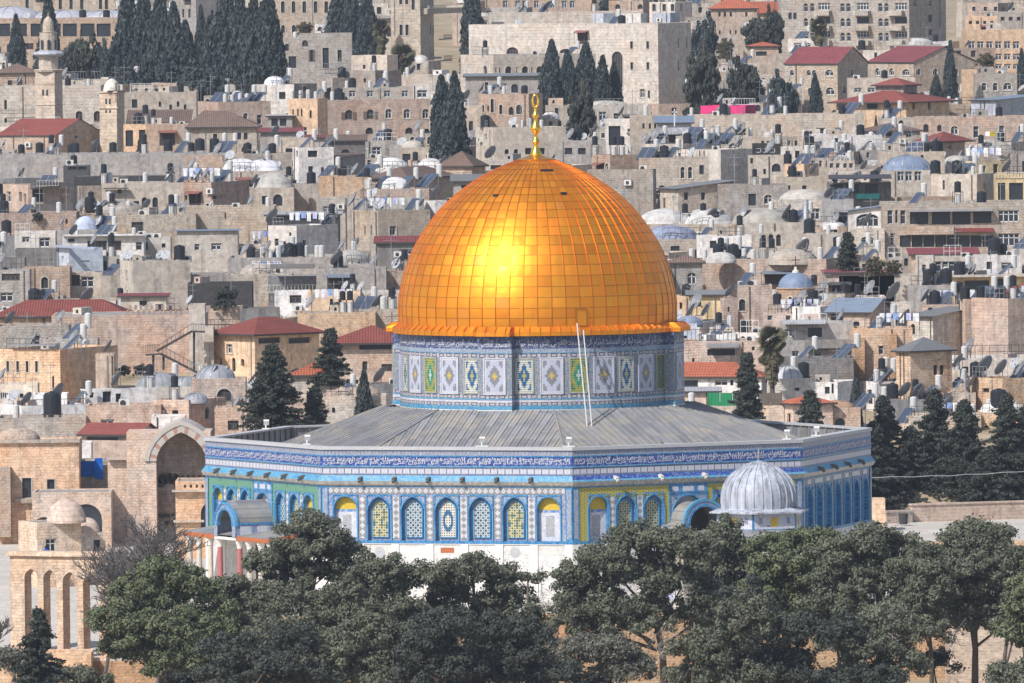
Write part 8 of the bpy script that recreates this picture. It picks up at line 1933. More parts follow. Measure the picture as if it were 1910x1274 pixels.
def leaf_mesh(name, cen, size, nrng, mat, up=None, aspect=1.0, jitter=1.0, nor=None):
 """many small leaf-sized faces: cen (N,3), size (N,)"""
 n = len(cen); d = nrng.normal(size=(n, 3));
 if up is not None: d = d * jitter + up
 a = d / np.linalg.norm(d, axis=1)[:, None]; r = nrng.normal(size=(n, 3)); b_ = np.cross(a, r); b_ /= np.linalg.norm(b_, axis=1)[:, None]
 if nor is not None:
  q = nor + nrng.normal(size=(n, 3)) * .45; q /= np.linalg.norm(q, axis=1)[:, None]; a = np.cross(q, r); a /= np.linalg.norm(a, axis=1)[:, None]; b_ = np.cross(q, a)
 s = size[:, None]; A = a * s * aspect; B = b_ * s
 v = np.stack([cen - A - B * .6, cen - A * .2 + B, cen + A, cen + A * .1 - B], axis=1).reshape(-1, 3).astype(np.float32)
 me = bpy.data.meshes.new(name); me.vertices.add(4 * n); me.vertices.foreach_set('co', v.ravel())
 me.loops.add(4 * n); me.loops.foreach_set('vertex_index', np.arange(4 * n, dtype=np.int32)); me.polygons.add(n)
 me.polygons.foreach_set('loop_start', np.arange(0, 4 * n, 4, dtype=np.int32)); me.polygons.foreach_set('loop_total', np.full(n, 4, dtype=np.int32))
 me.materials.append(MAT[mat]); me.update(calc_edges=True); return me
def link(me, name, parent): o = bpy.data.objects.new(name, me); COL.objects.link(o); o.parent = parent; return o
def clumps(nr, lobes, per, tuft, rad, fill=.55, flat=.7):
 """tufts spread through lobes (x, y, z, rx, ry, rz): mostly near their skins"""
 C = []
 for (x, y, z, rx, ry, rz) in lobes:
  vol = (rx * ry * rz) ** (2 / 3.); k = max(6, int(per * vol))
  d = nr.normal(size=(k, 3)); d /= np.linalg.norm(d, axis=1)[:, None]; d[:, 2] = np.where(d[:, 2] < -.5, -d[:, 2] * .6, d[:, 2])
  rr = np.where(nr.random(k) < fill, nr.uniform(.82, 1.04, k), nr.uniform(.3, .85, k))[:, None]
  C.append(np.array([x, y, z]) + d * rr * np.array([rx, ry, rz]))
 C = np.concatenate(C); n = len(C); q = nr.normal(size=(n, tuft, 3)); q /= np.maximum(1e-6, np.linalg.norm(q, axis=2))[:, :, None]
 q *= np.where(nr.random((n, tuft, 1)) < .14, nr.uniform(1.1, 1.7, (n, tuft, 1)), 1.0) * (nr.random((n, tuft, 1)) ** (1 / 2.2)) * (rad * nr.uniform(.6, 1.3, (n, 1, 1))); q[:, :, 2] *= flat
 global NOR
 qn = q / np.maximum(1e-6, np.linalg.norm(q, axis=2))[:, :, None]; NOR = (qn + np.array([0, 0, .25])).reshape(-1, 3)
 return (C[:, None, :] + q).reshape(-1, 3), C
def branches(b, C, base, nr, r0=.16, every=9, mat='bark'):
 b.mat(mat)
 for c in C[::every]:
  c = Vector(c); t = nr.uniform(.35, .9); s = Vector((base.x * (1 - 0), base.y, base.z + (c.z - base.z) * t * .8)); mid = s.lerp(c, .55) + Vector((0, 0, -.25 * (c - s).length * .3)); b.tube([s, mid, c], r0 * .55, 5, r0 * .15)
def pine(label, px, pyb, lobes, Y, seed, mat='pine_needles', trunk=.22, lean=0, dead=(), cat='pine', per=12, tuft=140, rad=.64, leaf=.068, name='pine_tree', group='pines before the shrine', tz=None):
 """lobes in picture columns and rows: (column, row, half width, half height)"""
 nr = np.random.default_rng(seed); zg = ground_z(Y) if tz is None else tz; m = mpp(Y); x0 = xat(px, Y, zg); root = empty(name, (x0, Y, zg)); tag(root, label, cat, group)
 L = []
 for (cx, cy, rx, ry) in lobes:
  p = at(cx, cy, Y); dy = nr.uniform(-1, 1) * min(rx * m * .6, 2.0); ryy = min(rx * m, 3.6) * nr.uniform(.7, 1); L.append((p.x - x0, dy, p.z - zg, rx * m, ryy, ry * m))
 pts, C = clumps(nr, L, per, tuft, rad)
 top = max(l[2] for l in L); size = nr.uniform(.6, 1.4, len(pts)) * leaf
 link(leaf_mesh('crown', pts, size, nr, mat, nor=NOR, aspect=1.8), 'crown', root)
 b = MB(); b.smooth = True; b.mat('bark'); tx = L[0][0] * .6 + lean; b.tube([(0, 0, -.3), (tx * .15 + .08, 0, top * .3), (tx * .6, .1, top * .6), (tx, 0, top)], trunk, 9, trunk * .3)
 for (x, y, z, rx, ry, rz) in L:
  s = Vector((tx * .5, 0, min(z * .62, top * .7))); c = Vector((x, y, z)); b.tube([s, s.lerp(c, .5) + Vector((0, 0, -.15)), c], trunk * .45, 6, .05)
  for q in range(4): d = Vector(nr.normal(size=3)).normalized(); b.tube([c.lerp(s, .2), c + Vector((d.x * rx, d.y * ry, abs(d.z) * rz)) * .8], .05, 4, .015)
 b.build('trunk', root)
 for (cx, cy, ln, ang) in dead:        # bare bleached branches
  b = MB(); b.mat('dead_wood'); p = at(cx, cy, Y); o = Vector((p.x - x0, -2.2, p.z - zg)); tw(b, o, ang, ln * m, .07, nr, 0); b.build('dead_branch', root)
 return root
def tw(b, o, ang, ln, r, nr, d):
 P = [o]; a = ang
 for k in range(4): a += nr.uniform(-.25, .25) + .08; P.append(P[-1] + Vector((math.cos(a), nr.uniform(-.2, .2), math.sin(a))) * ln / 4)
 b.tube(P, r, 4, r * .35)
 if d < 2:
  for k in range(1, 5):
   for s in ((1,) if d else (-1, 1)): tw(b, P[k], a + s * nr.uniform(.4, .9), ln * nr.uniform(.35, .6), r * .5, nr, d + 1)
# --- pines in front (nearest last)
pine('tall round-topped pine covering the corner of the south porch', 572, 1250, [(575, 985, 58, 32), (600, 1015, 52, 34), (545, 1030, 50, 34), (640, 1040, 50, 36), (500, 1060, 50, 36), (590, 1075, 75, 44), (690, 1075, 45, 30), (545, 1130, 90, 55), (650, 1135, 80, 50), (480, 1120, 40, 50), (600, 1205, 110, 60)], -62, 1)
pine('broad pine rounded like a cloud below the marble wall', 760, 1260, [(705, 1068, 52, 38), (760, 1085, 60, 40), (660, 1120, 60, 50), (820, 1075, 40, 36), (740, 1160, 95, 60), (680, 1220, 90, 60), (800, 1200, 80, 70)], -70, 2)
pine('dense pine in front of the tallest white marble panel', 890, 1260, [(880, 1062, 55, 30), (925, 1080, 40, 34), (850, 1110, 55, 50), (935, 1130, 50, 55), (880, 1180, 90, 70), (940, 1225, 70, 60)], -66, 3, dead=[(700 + 8, 1160, 40, -1.3)])
pine('thin pale-leaved pine leaning beside the marble panels', 985, 1290, [(985, 1085, 32, 30), (970, 1120, 40, 35), (1000, 1150, 34, 45), (990, 1200, 45, 60)], -60, 4, per=4.0, dead=[(1010, 1080, 40, -1.9)])
pine('great spreading pine with a forked trunk and dead boughs', 1240, 1274, [(1180, 1005, 55, 30), (1240, 1012, 60, 34), (1130, 1045, 55, 36), (1075, 1080, 50, 34), (1290, 1030, 50, 40), (1190, 1075, 90, 50), (1100, 1130, 70, 44), (1270, 1100, 75, 50), (1170, 1150, 90, 50), (1060, 1150, 38, 40), (1110, 1195, 60, 34), (1310, 1150, 60, 46)], -72, 5, trunk=.34, dead=[(1240, 1158, 48, -2.2), (1310, 1180, 44, -1.4), (1225, 1230, 40, -1.9), (1270, 1080, 30, -1.4), (1250, 1160, 52, -1.9)])
pine('pointed pine rising before the arch of the east porch', 1345, 1290, [(1352, 985, 26, 34), (1340, 1020, 44, 36), (1375, 1040, 48, 40), (1330, 1075, 60, 46), (1385, 1110, 60, 50), (1340, 1160, 70, 60)], -60, 6)
pine('dark drooping pine between the two broad ones', 1390, 1300, [(1390, 1130, 55, 60), (1420, 1190, 60, 60), (1370, 1210, 60, 50), (1400, 1250, 80, 40)], -84, 16, mat='conifer_needles', per=5)
pine('green-topped pine below the shaded octagon side', 1470, 1290, [(1440, 1022, 50, 24), (1500, 1010, 55, 26), (1475, 1060, 80, 40), (1545, 1020, 45, 30), (1450, 1120, 80, 55), (1530, 1100, 70, 50), (1490, 1170, 90, 50)], -64, 7, mat='pine_needles_green')
pine('wide pine with a spray of bleached hanging branches', 1560, 1290, [(1620, 1010, 70, 30), (1575, 1030, 50, 34), (1670, 1030, 45, 34), (1600, 1080, 90, 50), (1680, 1090, 60, 50), (1560, 1140, 70, 50), (1640, 1150, 85, 50), (1590, 1195, 70, 36), (1680, 1190, 40, 40)], -68, 8, dead=[(1615, 1108, 70, -1.9), (1640, 1102, 80, -1.0), (1655, 1105, 70, -1.5), (1675, 1150, 80, -.8), (1630, 1104, 60, -1.4), (1545, 1170, 40, -1.6)])
pine('slender second trunk pine beside the wide one', 1567, 1290, [(1560, 1190, 36, 30), (1590, 1215, 30, 24)], -74, 18, trunk=.16)
pine('pine with a crooked bare trunk near the stair', 1738, 1290, [(1720, 1035, 40, 34), (1700, 1070, 48, 40), (1740, 1090, 44, 50), (1715, 1140, 50, 46), (1735, 1180, 36, 30)], -76, 9, trunk=.2)
pine('bulky pine rising above the paved terrace', 1818, 1290, [(1815, 995, 46, 26), (1850, 1010, 44, 30), (1780, 1025, 45, 34), (1870, 1050, 50, 40), (1815, 1060, 75, 46), (1780, 1100, 60, 46), (1850, 1110, 70, 50), (1810, 1155, 80, 44), (1880, 1150, 46, 46)], -70, 10, trunk=.3, dead=[(1800, 1150, 50, -2.6), (1850, 1150, 55, -1.6), (1870, 1150, 60, -.7)])
pine('pine cut off by the edge beside the stair', 1865, 1290, [(1905, 1130, 36, 60), (1890, 1190, 44, 46), (1925, 1100, 40, 60)], -80, 11, mat='pine_needles_green')
pine('low full pine standing before the bare tree', 300, 1290, [(300, 1062, 40, 26), (345, 1085, 44, 32), (255, 1100, 44, 34), (300, 1120, 80, 46), (380, 1110, 40, 36), (220, 1160, 55, 44), (300, 1180, 100, 54), (400, 1170, 50, 50), (240, 1215, 60, 40), (340, 1230, 90, 50)], -78, 12, mat='pine_needles_green')
pine('leaning pine between the low one and the tall one', 440, 1290, [(430, 1100, 34, 26), (420, 1140, 46, 36), (455, 1180, 60, 60), (410, 1220, 70, 50), (490, 1225, 70, 50)], -74, 13)
pine('shadowed pine filling the gap below the porch', 560, 1290, [(540, 1200, 90, 50), (640, 1230, 90, 50), (470, 1240, 60, 40), (740, 1240, 70, 44), (840, 1250, 80, 40)], -88, 14)
pine('low grey-leaved olive in the bottom gap', 1080, 1300, [(1080, 1225, 60, 40), (1140, 1215, 50, 36), (1030, 1250, 60, 30), (1180, 1250, 60, 30)], -90, 15, mat='olive_leaves', name='olive_tree', cat='olive tree')
pine('round dark shrub in front of the stair', 1745, 1285, [(1742, 1240, 40, 32)], -62, 17, mat='conifer_needles', name='round_shrub', cat='shrub', trunk=.1)
pine('small dark conifer bush at the bottom right corner', 1885, 1290, [(1895, 1258, 50, 30)], -82, 19, name='round_shrub', cat='shrub', trunk=.1)
pine('dark ilex behind the tall pines near the stair', 1420, 1300, [(1440, 1240, 70, 50), (1350, 1250, 60, 40)], -58, 20, mat='conifer_needles')
pine('low grey bush under the little fir', 30, 1300, [(25, 1235, 40, 36), (80, 1262, 44, 26)], -84, 21, mat='olive_leaves', name='olive_tree', cat='olive tree'); pine('creeping green bush below the golden wall', 150, 1300, [(135, 1262, 40, 20), (180, 1270, 40, 16)], -80, 22, name='round_shrub', cat='shrub', trunk=.1)
pine('upright green pine half hidden by the bare tree', 395, 1290, [(400, 1200, 50, 60), (430, 1250, 60, 40)], -60, 23)
for i, (px, Yq, L_) in enumerate(((480, -98, [(430, 1225, 60, 44), (500, 1240, 60, 34), (540, 1200, 50, 40)]), (690, -96, [(630, 1225, 60, 44), (700, 1240, 64, 36), (690, 1180, 60, 40), (760, 1215, 50, 40)]), (960, -94, [(890, 1235, 60, 34), (960, 1235, 60, 36), (925, 1180, 60, 40), (1010, 1200, 36, 50)]), (1290, -97, [(1300, 1215, 56, 44), (1350, 1215, 56, 46), (1390, 1160, 56, 50)]),
 (1480, -95, [(1470, 1235, 50, 40), (1420, 1245, 60, 30), (1500, 1180, 60, 40), (1570, 1180, 40, 40)]), (1650, -93, [(1620, 1215, 56, 40), (1675, 1240, 50, 34), (1650, 1170, 60, 40)]), (820, -99, [(800, 1215, 60, 44), (850, 1240, 50, 30), (830, 1170, 60, 40)]))):
 L_ = L_ + [(x_, 1264, 46, 26) for x_ in range(int(L_[0][0]) - 30, int(L_[-1][0]) + 60, 62)]
 pine(('low bushy pine filling the bottom gap near the ' + ('leaning pine', 'cloud-shaped pine', 'thin pale pine', 'forked trunk', 'green-topped pine', 'bleached branches', 'dense pine')[i]), px, 1300, L_, Yq, 80 + i, mat='pine_needles' if i % 2 else 'conifer_needles', group='low pines along the bottom')
# --- fir with layered drooping boughs
def fir(label, px, top, bot, hw, Y, seed, mat='conifer_needles', name='fir_tree', cat='fir', nb=70, wild=.25, tz=None, group=None):
 nr = np.random.default_rng(seed); zg = ground_z(Y) if tz is None else tz; x0 = xat(px, Y, zg); root = empty(name, (x0, Y, zg)); tag(root, label, cat, group); zt = at(px, top, Y).z - zg; zb = max(.3, at(px, bot, Y).z - zg); w_ = hw * mpp(Y)
 b = MB(); b.mat('bark'); b.tube([(0, 0, -.2), (0, 0, zt)], .16, 7, .03); pts = []
 for k in range(nb):
  t = (k + .5) / nb; z = zb + (zt - zb) * t; ln = w_ * (1 - t) ** .8 * nr.uniform(1 - wild, 1 + wild) + .15; a = nr.uniform(0, 2 * math.pi); dr = nr.uniform(-.1, .35)
  P = [Vector((0, 0, z))]
  for q in range(1, 7): s = q / 6; P.append(Vector((math.cos(a) * ln * s, math.sin(a) * ln * s, z + ln * (.15 * s - dr * s * s))))
  b.tube(P, .035, 4, .012)
  for q in range(1, 7):
   n_ = 34; pts.append(np.array(P[q]) + nr.normal(size=(n_, 3)) * np.array([.17, .17, .10]) * (1.25 - q / 10))
 b.build('trunk', root); pts = np.concatenate(pts); link(leaf_mesh('crown', pts, nr.uniform(.05, .12, len(pts)), nr, mat), 'crown', root); return root
fir('small layered fir before the stone arcade', 75, 1140, 1300, 52, -92, 31, nb=95, wild=.5)
# --- bare trees
def bare(label, px, py, top, Y, seed, spread, name='bare_tree', mat='bark_grey', depth=6, tz=None, group=None, r=.14, hs=.41):
 nr = random.Random(seed); zg = ground_z(Y) if tz is None else tz; x0 = xat(px, Y, zg); root = empty(name, (x0, Y, zg)); tag(root, label, 'bare tree', group); h = at(px, top, Y).z - zg
 bt = MB(); bt.mat(mat); bc = MB(); bc.mat(mat)
 def grow(p, d, ln, r_, k):
  b = bt if k == 0 else bc; P = [p]
  for q in range(3): d = (d + Vector((nr.uniform(-.18, .18), nr.uniform(-.18, .18), nr.uniform(-.05, .12)))).normalized(); P.append(P[-1] + d * ln / 3)
  b.tube(P, r_, 5 if k < 2 else 3, r_ * .6)
  if k < depth:
   for q in range(4 if 0 < k < 5 else 3):
    nd = (d + Vector((nr.uniform(-1, 1) * spread, nr.uniform(-1, 1) * spread, nr.uniform(-.25, .5)))).normalized(); grow(P[-1] if q < 2 else P[-2], nd, ln * nr.uniform(.60, .80), max(.028, r_ * .58), k + 1)
 grow(Vector((0, 0, -.2)), Vector((0, 0, 1)), h * hs, r, 0); bt.build('trunk', root); bc.build('crown', root); return root
bare('wide bare grey tree with fine twigs left of the porch', 195, 1200, 975, -55, 5, 1.25, r=.2, depth=6, hs=.38); bare('second bare tree before the tall portal, leaning to the porch', 296, 1200, 980, -57, 12, 1.2, r=.18, depth=6, hs=.38); bare('bare branches of a tree cut off at the edge by the arcade', -22, 1200, 1095, -52, 9, .6, r=.10, depth=5, hs=.3)
# --- shared crowns for the far trees
def variant(key, fn):
 r = empty(key, (0, 0, -300)); fn(r); PROTO[key] = (r, list(r.children), {c.name: [] for c in r.children}, [False]); return r
def cyp(seed, bulge, top=1.0, ragged=.05):
 def f(r):
  nr = np.random.default_rng(seed); n = 9500; t = nr.random(n) ** .85; a = nr.uniform(0, 2 * math.pi, n)
  prof_ = (np.sin(np.pi * np.clip((t * .93 + .07), 0, 1) ** bulge)) ** .75; lump = 1 + .22 * np.sin(a * 5 + t * 13 + seed) * np.sin(t * 25 + a * 2) + .12 * np.sin(a * 9 - t * 31)
  rr = prof_ * lump * np.where(nr.random(n) < .75, nr.uniform(.85, 1.03, n), nr.uniform(.3, .9, n))
  P = np.stack([rr * np.cos(a), rr * np.sin(a), t], 1); P[:, :2] += nr.normal(size=(n, 2)) * ragged
  P[:, 0] += .10 * np.sin(t * 5 + seed)
  # unit tree: radius 1, height 1; placed with its own scale
  me_p = P.copy(); me_p[:, 2] *= 8.0; me = leaf_mesh('crown', me_p, nr.uniform(.035, .09, n) * 1.25, nr, 'cypress_leaves', up=np.array([0, 0, 1.3]), aspect=2.2, jitter=.5); link(me, 'crown', r)
  b = MB(); b.mat('bark'); b.tube([(0, 0, -.4), (0, 0, 6.5)], .12, 6, .03); b.build('trunk', r)
 return f
for i, (s, bl) in enumerate(((1, .62), (2, .75), (3, .9), (4, .55))): variant('cypress_tree' if i == 0 else 'cypress_tree_%s' % 'abcd'[i], cyp(s, bl))
CK = ['cypress_tree', 'cypress_tree_b', 'cypress_tree_c', 'cypress_tree_d']
for k in CK[1:]: PROTO[k][0].name = 'cypress_tree'
def bushy(seed, mat, squash, name):
 def f(r):
  nr = np.random.default_rng(seed); L = [(nr.uniform(-.45, .45), nr.uniform(-.4, .4), nr.uniform(.15, .95) * squash, nr.uniform(.35, .55), .45, nr.uniform(.28, .42) * squash) for _ in range(15)]
  L = [(x * 3, y * 3, z * 3, a * 3, c * 3, d * 3) for x, y, z, a, c, d in L]; pts, C = clumps(nr, L, 8, 70, .42); kz = 4.0 / pts[:, 2].max(); pts[:, 2] *= kz; pts[:, :2] *= 2.7 / np.abs(pts[:, :2]).max(); L = [(x, y, z * kz, a, c, d) for x, y, z, a, c, d in L]; link(leaf_mesh('crown', pts, nr.uniform(.06, .14, len(pts)), nr, mat, nor=NOR), 'crown', r)
  b = MB(); b.mat('bark'); b.tube([(0, 0, -.4), (0, 0, 2.4 * squash)], .16, 6, .06)
  for l in L[:6]: b.tube([(0, 0, 1.0), l[:3]], .08, 4, .03)
  b.build('trunk', r)
 return f
variant('broad_tree', bushy(11, 'cypress_leaves', 1.35, 'b')); variant('broad_tree_b', bushy(12, 'conifer_needles', 1.7, 'b')); PROTO['broad_tree_b'][0].name = 'broad_tree'
variant('scrub_bush', bushy(13, 'scrub_leaves', .8, 's')); variant('olive_bush', bushy(14, 'conifer_needles', .8, 's'))
def T_(key, px, top, bot, hw, label, cat='cypress', group=None, Y=None):
 """a tree whose crown spans rows top..bot; it stands on the hill behind whatever hides its foot"""
 Yt_ = (DY(der(px, bot)) if Y is None else Y); zt = at(px, top, Yt_).z; zg = ground_z(Yt_); m = mpp(Yt_); x = xat(px, Yt_, zt)
 if key in CK: sc = (hw * m * .88, hw * m * .88, (zt - zg) / 8.0)
 else: sc = (hw * m / 2.5, hw * m / 2.5, (zt - zg) / 4.0)
 if key.endswith('bush'): zb_ = at(px, bot, Yt_).z; sc = (hw * m / 2.7,) * 2 + ((zt - zb_) / 4.0,); zg = zb_
 return place(key, (x, Yt_, zg), (px * 7) % 6.28, sc, label, cat, group)
for (px, top, bot, hw, v, lab) in ((30, 28, 124, 17, 1, 'narrow cypress before the stone loggia'), (88, -12, 150, 26, 3, 'tall cypress standing behind the minaret'), (238, -22, 150, 34, 0, 'first tall cypress right of the loggia'), (268, -30, 160, 22, 2, 'second cypress in the dark row, slimmer'), (298, -25, 165, 26, 1, 'third cypress in the dark row'),
  (322, 6, 170, 30, 3, 'broad cypress with a rounded shoulder'), (346, 40, 170, 24, 2, 'low cypress in front of the grey church wall'), (374, 12, 165, 15, 1, 'spire-like thin cypress left of the big cluster'), (392, 32, 170, 22, 0, 'mid-height cypress beside the thin spire'), (418, -20, 172, 32, 2, 'dark cypress before the arched school'), (446, -15, 176, 30, 3, 'cypress in the middle of the big cluster'),
  (472, -5, 178, 30, 1, 'full cypress near the end of the cluster'), (500, -14, 180, 34, 0, 'last and tallest cypress of the big cluster'), (628, -30, 98, 30, 3, 'cypress behind the house with blue shutters'), (655, -20, 102, 24, 2, 'cypress between the school and the palm'), (684, -18, 106, 24, 1, 'cypress beside the tower mansion'), (882, -40, 102, 26, 0, 'cypress between the tower and the pale hall'),
  (824, 142, 290, 27, 1, 'left half of the twin cypress on the slope'), (846, 136, 292, 28, 3, 'right half of the twin cypress on the slope'), (1028, 76, 205, 24, 1, 'tapering cypress before the low arcade'), (1060, 95, 200, 20, 2, 'short cypress behind the cedar'), (1093, 82, 195, 32, 3, 'round-headed dark tree before the pale hall'), (1125, 105, 200, 22, 0, 'cypress with a leaning tip right of the cedar'), (1145, 118, 198, 18, 1, 'last small cypress before the pale hall'),
  (1521, 138, 216, 14, 2, 'small ragged cypress before the gabled house'), (1772, 78, 182, 14, 1, 'single pencil cypress before the long maroon roof'), (1905, 92, 172, 14, 0, 'pencil cypress at the edge by the office block'), (1745, 140, 176, 14, 2, 'short cypress beside the red cupola'), (1606, 216, 238, 5, 1, 'tiny cypress under the hanging washing'), (1634, 216, 238, 5, 2, 'second tiny cypress under the hanging washing'),
  (1595, 708, 800, 20, 1, 'dense dark cypress right of the small red roof'), (680, 692, 790, 24, 0, 'stocky cypress beside the blue drum'), (1440, 748, 800, 15, 2, 'small cypress below the green fence'), (1470, 757, 800, 11, 1, 'smaller cypress below the green fence')):
 T_(CK[v], px, top, bot, hw, lab, group='cypresses on the hill')
for (px, top, bot, hw, k, lab) in ((150, 58, 160, 40, 1, 'brownish bushy tree behind the blue railing'), (195, 70, 160, 34, 0, 'dark rounded tree under the loggia pillars'), (115, 90, 150, 30, 0, 'dark tree right behind the minaret lantern'), (250, 110, 175, 40, 0, 'low dark tree at the foot of the cypress row'), (380, 110, 180, 50, 0, 'low spreading tree at the foot of the big cluster'),
  (1085, 150, 296, 34, 1, 'irregular dark cedar beside the gilt finial'), (1310, 20, 110, 34, 0, 'dark pine at the end of the pale hall'), (1312, 80, 215, 42, 1, 'large dark pine behind the magenta shed'), (1415, 20, 100, 34, 1, 'dark pine left of the apartment block'), (1445, 5, 95, 20, 1, 'slim dark pine touching the apartment block'), (1392, 104, 205, 40, 1, 'dark pine right of the steel mast'), (1462, 128, 216, 32, 0, 'round dark pine before the gabled house'),
  (1140, -30, 18, 28, 0, 'dark tree cut off by the top edge'), (1450, 165, 222, 30, 0, 'low dark tree above the long ashlar wall'), (1350, 155, 200, 34, 1, 'dark tree between the hall and the mast')):
 T_('broad_tree' if k == 0 else 'broad_tree_b', px, top, bot, hw, lab, 'tree', 'dark trees on the hill')
for (px, top, bot, hw, k, lab) in ((570, 40, 66, 24, 's', 'russet scrub on the wall beside the school'), (1355, 70, 112, 24, 's', 'leafless pale scrub between the villas'), (1600, 262 + 60, 345, 34, 's', 'dry brown scrub before the blue oval dome'), (1500, 5 + 80, 118, 30, 's', 'scrub under the apartment balconies'), (1630, 478, 515, 28, 's', 'potted shrubs on the curved terrace'), (1665, 485, 512, 22, 's', 'yellowish shrub on the curved terrace'),
  (1690, 95, 118, 26, 's', 'bare scrub above the long gabled house'), (1838, 98, 135, 26, 's', 'bare pale scrub before the office block'), (1230, 230, 252, 14, 'o', 'rooftop plants beside the white cross'), (1380, 235, 255, 14, 'o', 'fern-like palm on a rooftop'), (263, 255, 285, 10, 'o', 'green bush on the balcony house'), (232, 680, 700, 16, 's', 'yellow-flowering bush by the iron stair'), (262, 678, 700, 16, 'o', 'green bush on the ledge by the iron stair'),
  (420, 530, 575, 28, 'o', 'dark climbing plant in the netted yard'), (560, 405, 425, 30, 'o', 'plants under the green netted pavilion'), (1560, 95, 120, 20, 's', 'thin scrub behind the maroon roof'), (705, 770, 800, 40, 'o', 'low dark shrubs at the foot of the lead roof'), (1515, 760, 800, 16, 'o', 'round bush on the far side of the coping'), (70, 395, 412, 12, 'o', 'caper bush hanging on the pink wall')):
 T_('scrub_bush' if k == 's' else 'olive_bush', px, top, bot, hw, lab, 'bush', 'bushes among the houses')
for i, (px, top, hw, k) in enumerate(((430, 1222, 50, 'o'), (560, 1235, 60, 's'), (700, 1228, 60, 'o'), (850, 1225, 60, 'o'), (1000, 1232, 50, 's'), (1120, 1240, 50, 'o'), (1300, 1232, 50, 'o'), (1440, 1225, 50, 's'), (1650, 1235, 50, 'o'), (330, 1240, 50, 'o'))):
 T_('scrub_bush' if k == 's' else 'olive_bush', px, top, 1300, hw, ('dry brown' if k == 's' else 'dark green') + ' undergrowth bush against the retaining wall', 'bush', 'undergrowth below the pines', Y=-56)
# --- conifers behind the shrine
fir('big dark conifer behind the rear coping', 512, 645, 815, 66, 84, 41, nb=230, wild=.22, tz=0); fir('slender dark conifer right of the big one', 590, 724, 800, 24, 88, 42, nb=80, tz=0); fir('spiky conifer by the red-roofed house', 618, 616, 720, 36, 118, 43, nb=110, wild=.3)
fir('tall ragged conifer before the green fence', 1396, 662, 800, 30, 78, 44, nb=150, wild=.35, tz=0); fir('small conifer beside the orange-red roof', 1513, 732, 800, 22, 84, 45, nb=70, wild=.4, tz=0); fir('symmetrical araucaria on the curved terrace', 1583, 436, 505, 20, 228, 46, nb=60, wild=.12)
for (px, top, hw, sd, Yq, lab) in ((1650, 742, 54, 51, 96, 'first dark conifer beside the shaded octagon side'), (1632, 790, 46, 52, 94, 'low conifer touching the octagon corner'), (1700, 800, 66, 53, 97, 'conifer with open boughs behind the parapet'), (1745, 730, 66, 54, 100, 'tallest conifer behind the brick parapet'), (1800, 750, 72, 55, 97, 'full conifer behind the parapet middle'), (1880, 738, 58, 56, 96, 'feathery conifer before the white dome'), (1845, 840, 70, 57, 94, 'low dark conifer under the white dome'), (1915, 760, 56, 58, 99, 'conifer at the picture edge behind the parapet')):
 fir(lab, px, top, 965, hw, Yq, sd, nb=230, wild=.55, group='conifers behind the parapet', tz=0)
pine('dark undergrowth tree behind the parapet', 1720, 960, [(1680, 910, 50, 50), (1730, 900, 60, 60), (1790, 905, 60, 55), (1860, 910, 60, 50), (1640, 900, 36, 50)], 99, 61, mat='conifer_needles', group=None, tz=0, name='broad_tree', cat='tree')
# --- palms
def palm(label, px, top, bot, hw, Y, seed, fan=True):
 nr = np.random.default_rng(seed); zg = ground_z(Y); x0 = xat(px, Y, zg); root = empty('palm_tree', (x0, Y, zg)); tag(root, label, 'palm', 'palms on the hill'); m = mpp(Y); zc = at(px, top + hw * .9, Y).z - zg; rr = hw * m
 b = MB(); b.mat('bark_grey'); b.tube([(0, 0, -.3), (.05, 0, zc * .5), (0, 0, zc)], .26, 8, .2); b.build('trunk', root)
 pts, aa = [], []; b = MB(); b.mat('palm_fronds');
 for k in range(150):
  el = nr.uniform(-1.5, 1.3); a = nr.uniform(0, 2 * math.pi); d = Vector((math.cos(a) * math.cos(el), math.sin(a) * math.cos(el), math.sin(el))); ln = rr * nr.uniform(.75, 1.05) * (1.15 if el < -.6 else 1); o = Vector((0, 0, zc - (.8 if el < -.7 else 0)))
  st = d.orthogonal().normalized(); tipb = o + d * ln * .45 + Vector((0, 0, -.05 * ln))
  for q in range(9):
   w_ = (q - 4) / 4 * .75; dd = (d + st * w_ + Vector((0, 0, -.28 - .1 * abs(w_)))).normalized(); s2 = dd.cross(st).normalized() * .05 if True else 0
   tip = tipb + dd * ln * .55; sd_ = st * (.075 * rr); b.poly([o + d * ln * .25, tipb + sd_ + s2, tip, tipb - sd_ - s2])
 b.build('crown', root)
 if bot > top + hw * 2.4:
  b = MB(); b.mat('olive_leaves' if False else 'scrub_leaves'); zb_ = max(.5, at(px, bot, Y).z - zg)
  for k in range(170):
   z = nr.uniform(zb_ + .5, zc - .2); a = nr.uniform(0, 6.28); r_ = rr * (.32 + .25 * (z - zb_) / (zc - zb_)) * nr.uniform(.6, 1.1); p = Vector((math.cos(a) * r_ * .5, math.sin(a) * r_ * .5, z)); q = Vector((math.cos(a) * r_, math.sin(a) * r_, z - nr.uniform(.7, 1.4))); s = Vector((-math.sin(a), math.cos(a), 0)) * .12
   b.poly([p - s, p + s, q + s * 1.4, q - s * 1.6])
  b.build('dead_skirt', root)
palm('shaggy fan palm with a skirt of dead fronds', 1441, 602, 705, 33, 101, 71); palm('fan palm before the apartment block', 1528, 30, 88, 20, 690, 72); palm('fan palm left of the tower mansion', 712, 34, 104, 20, 700, 73); palm('low spreading palm at the mansion foot', 752, 78, 112, 28, 690, 74)
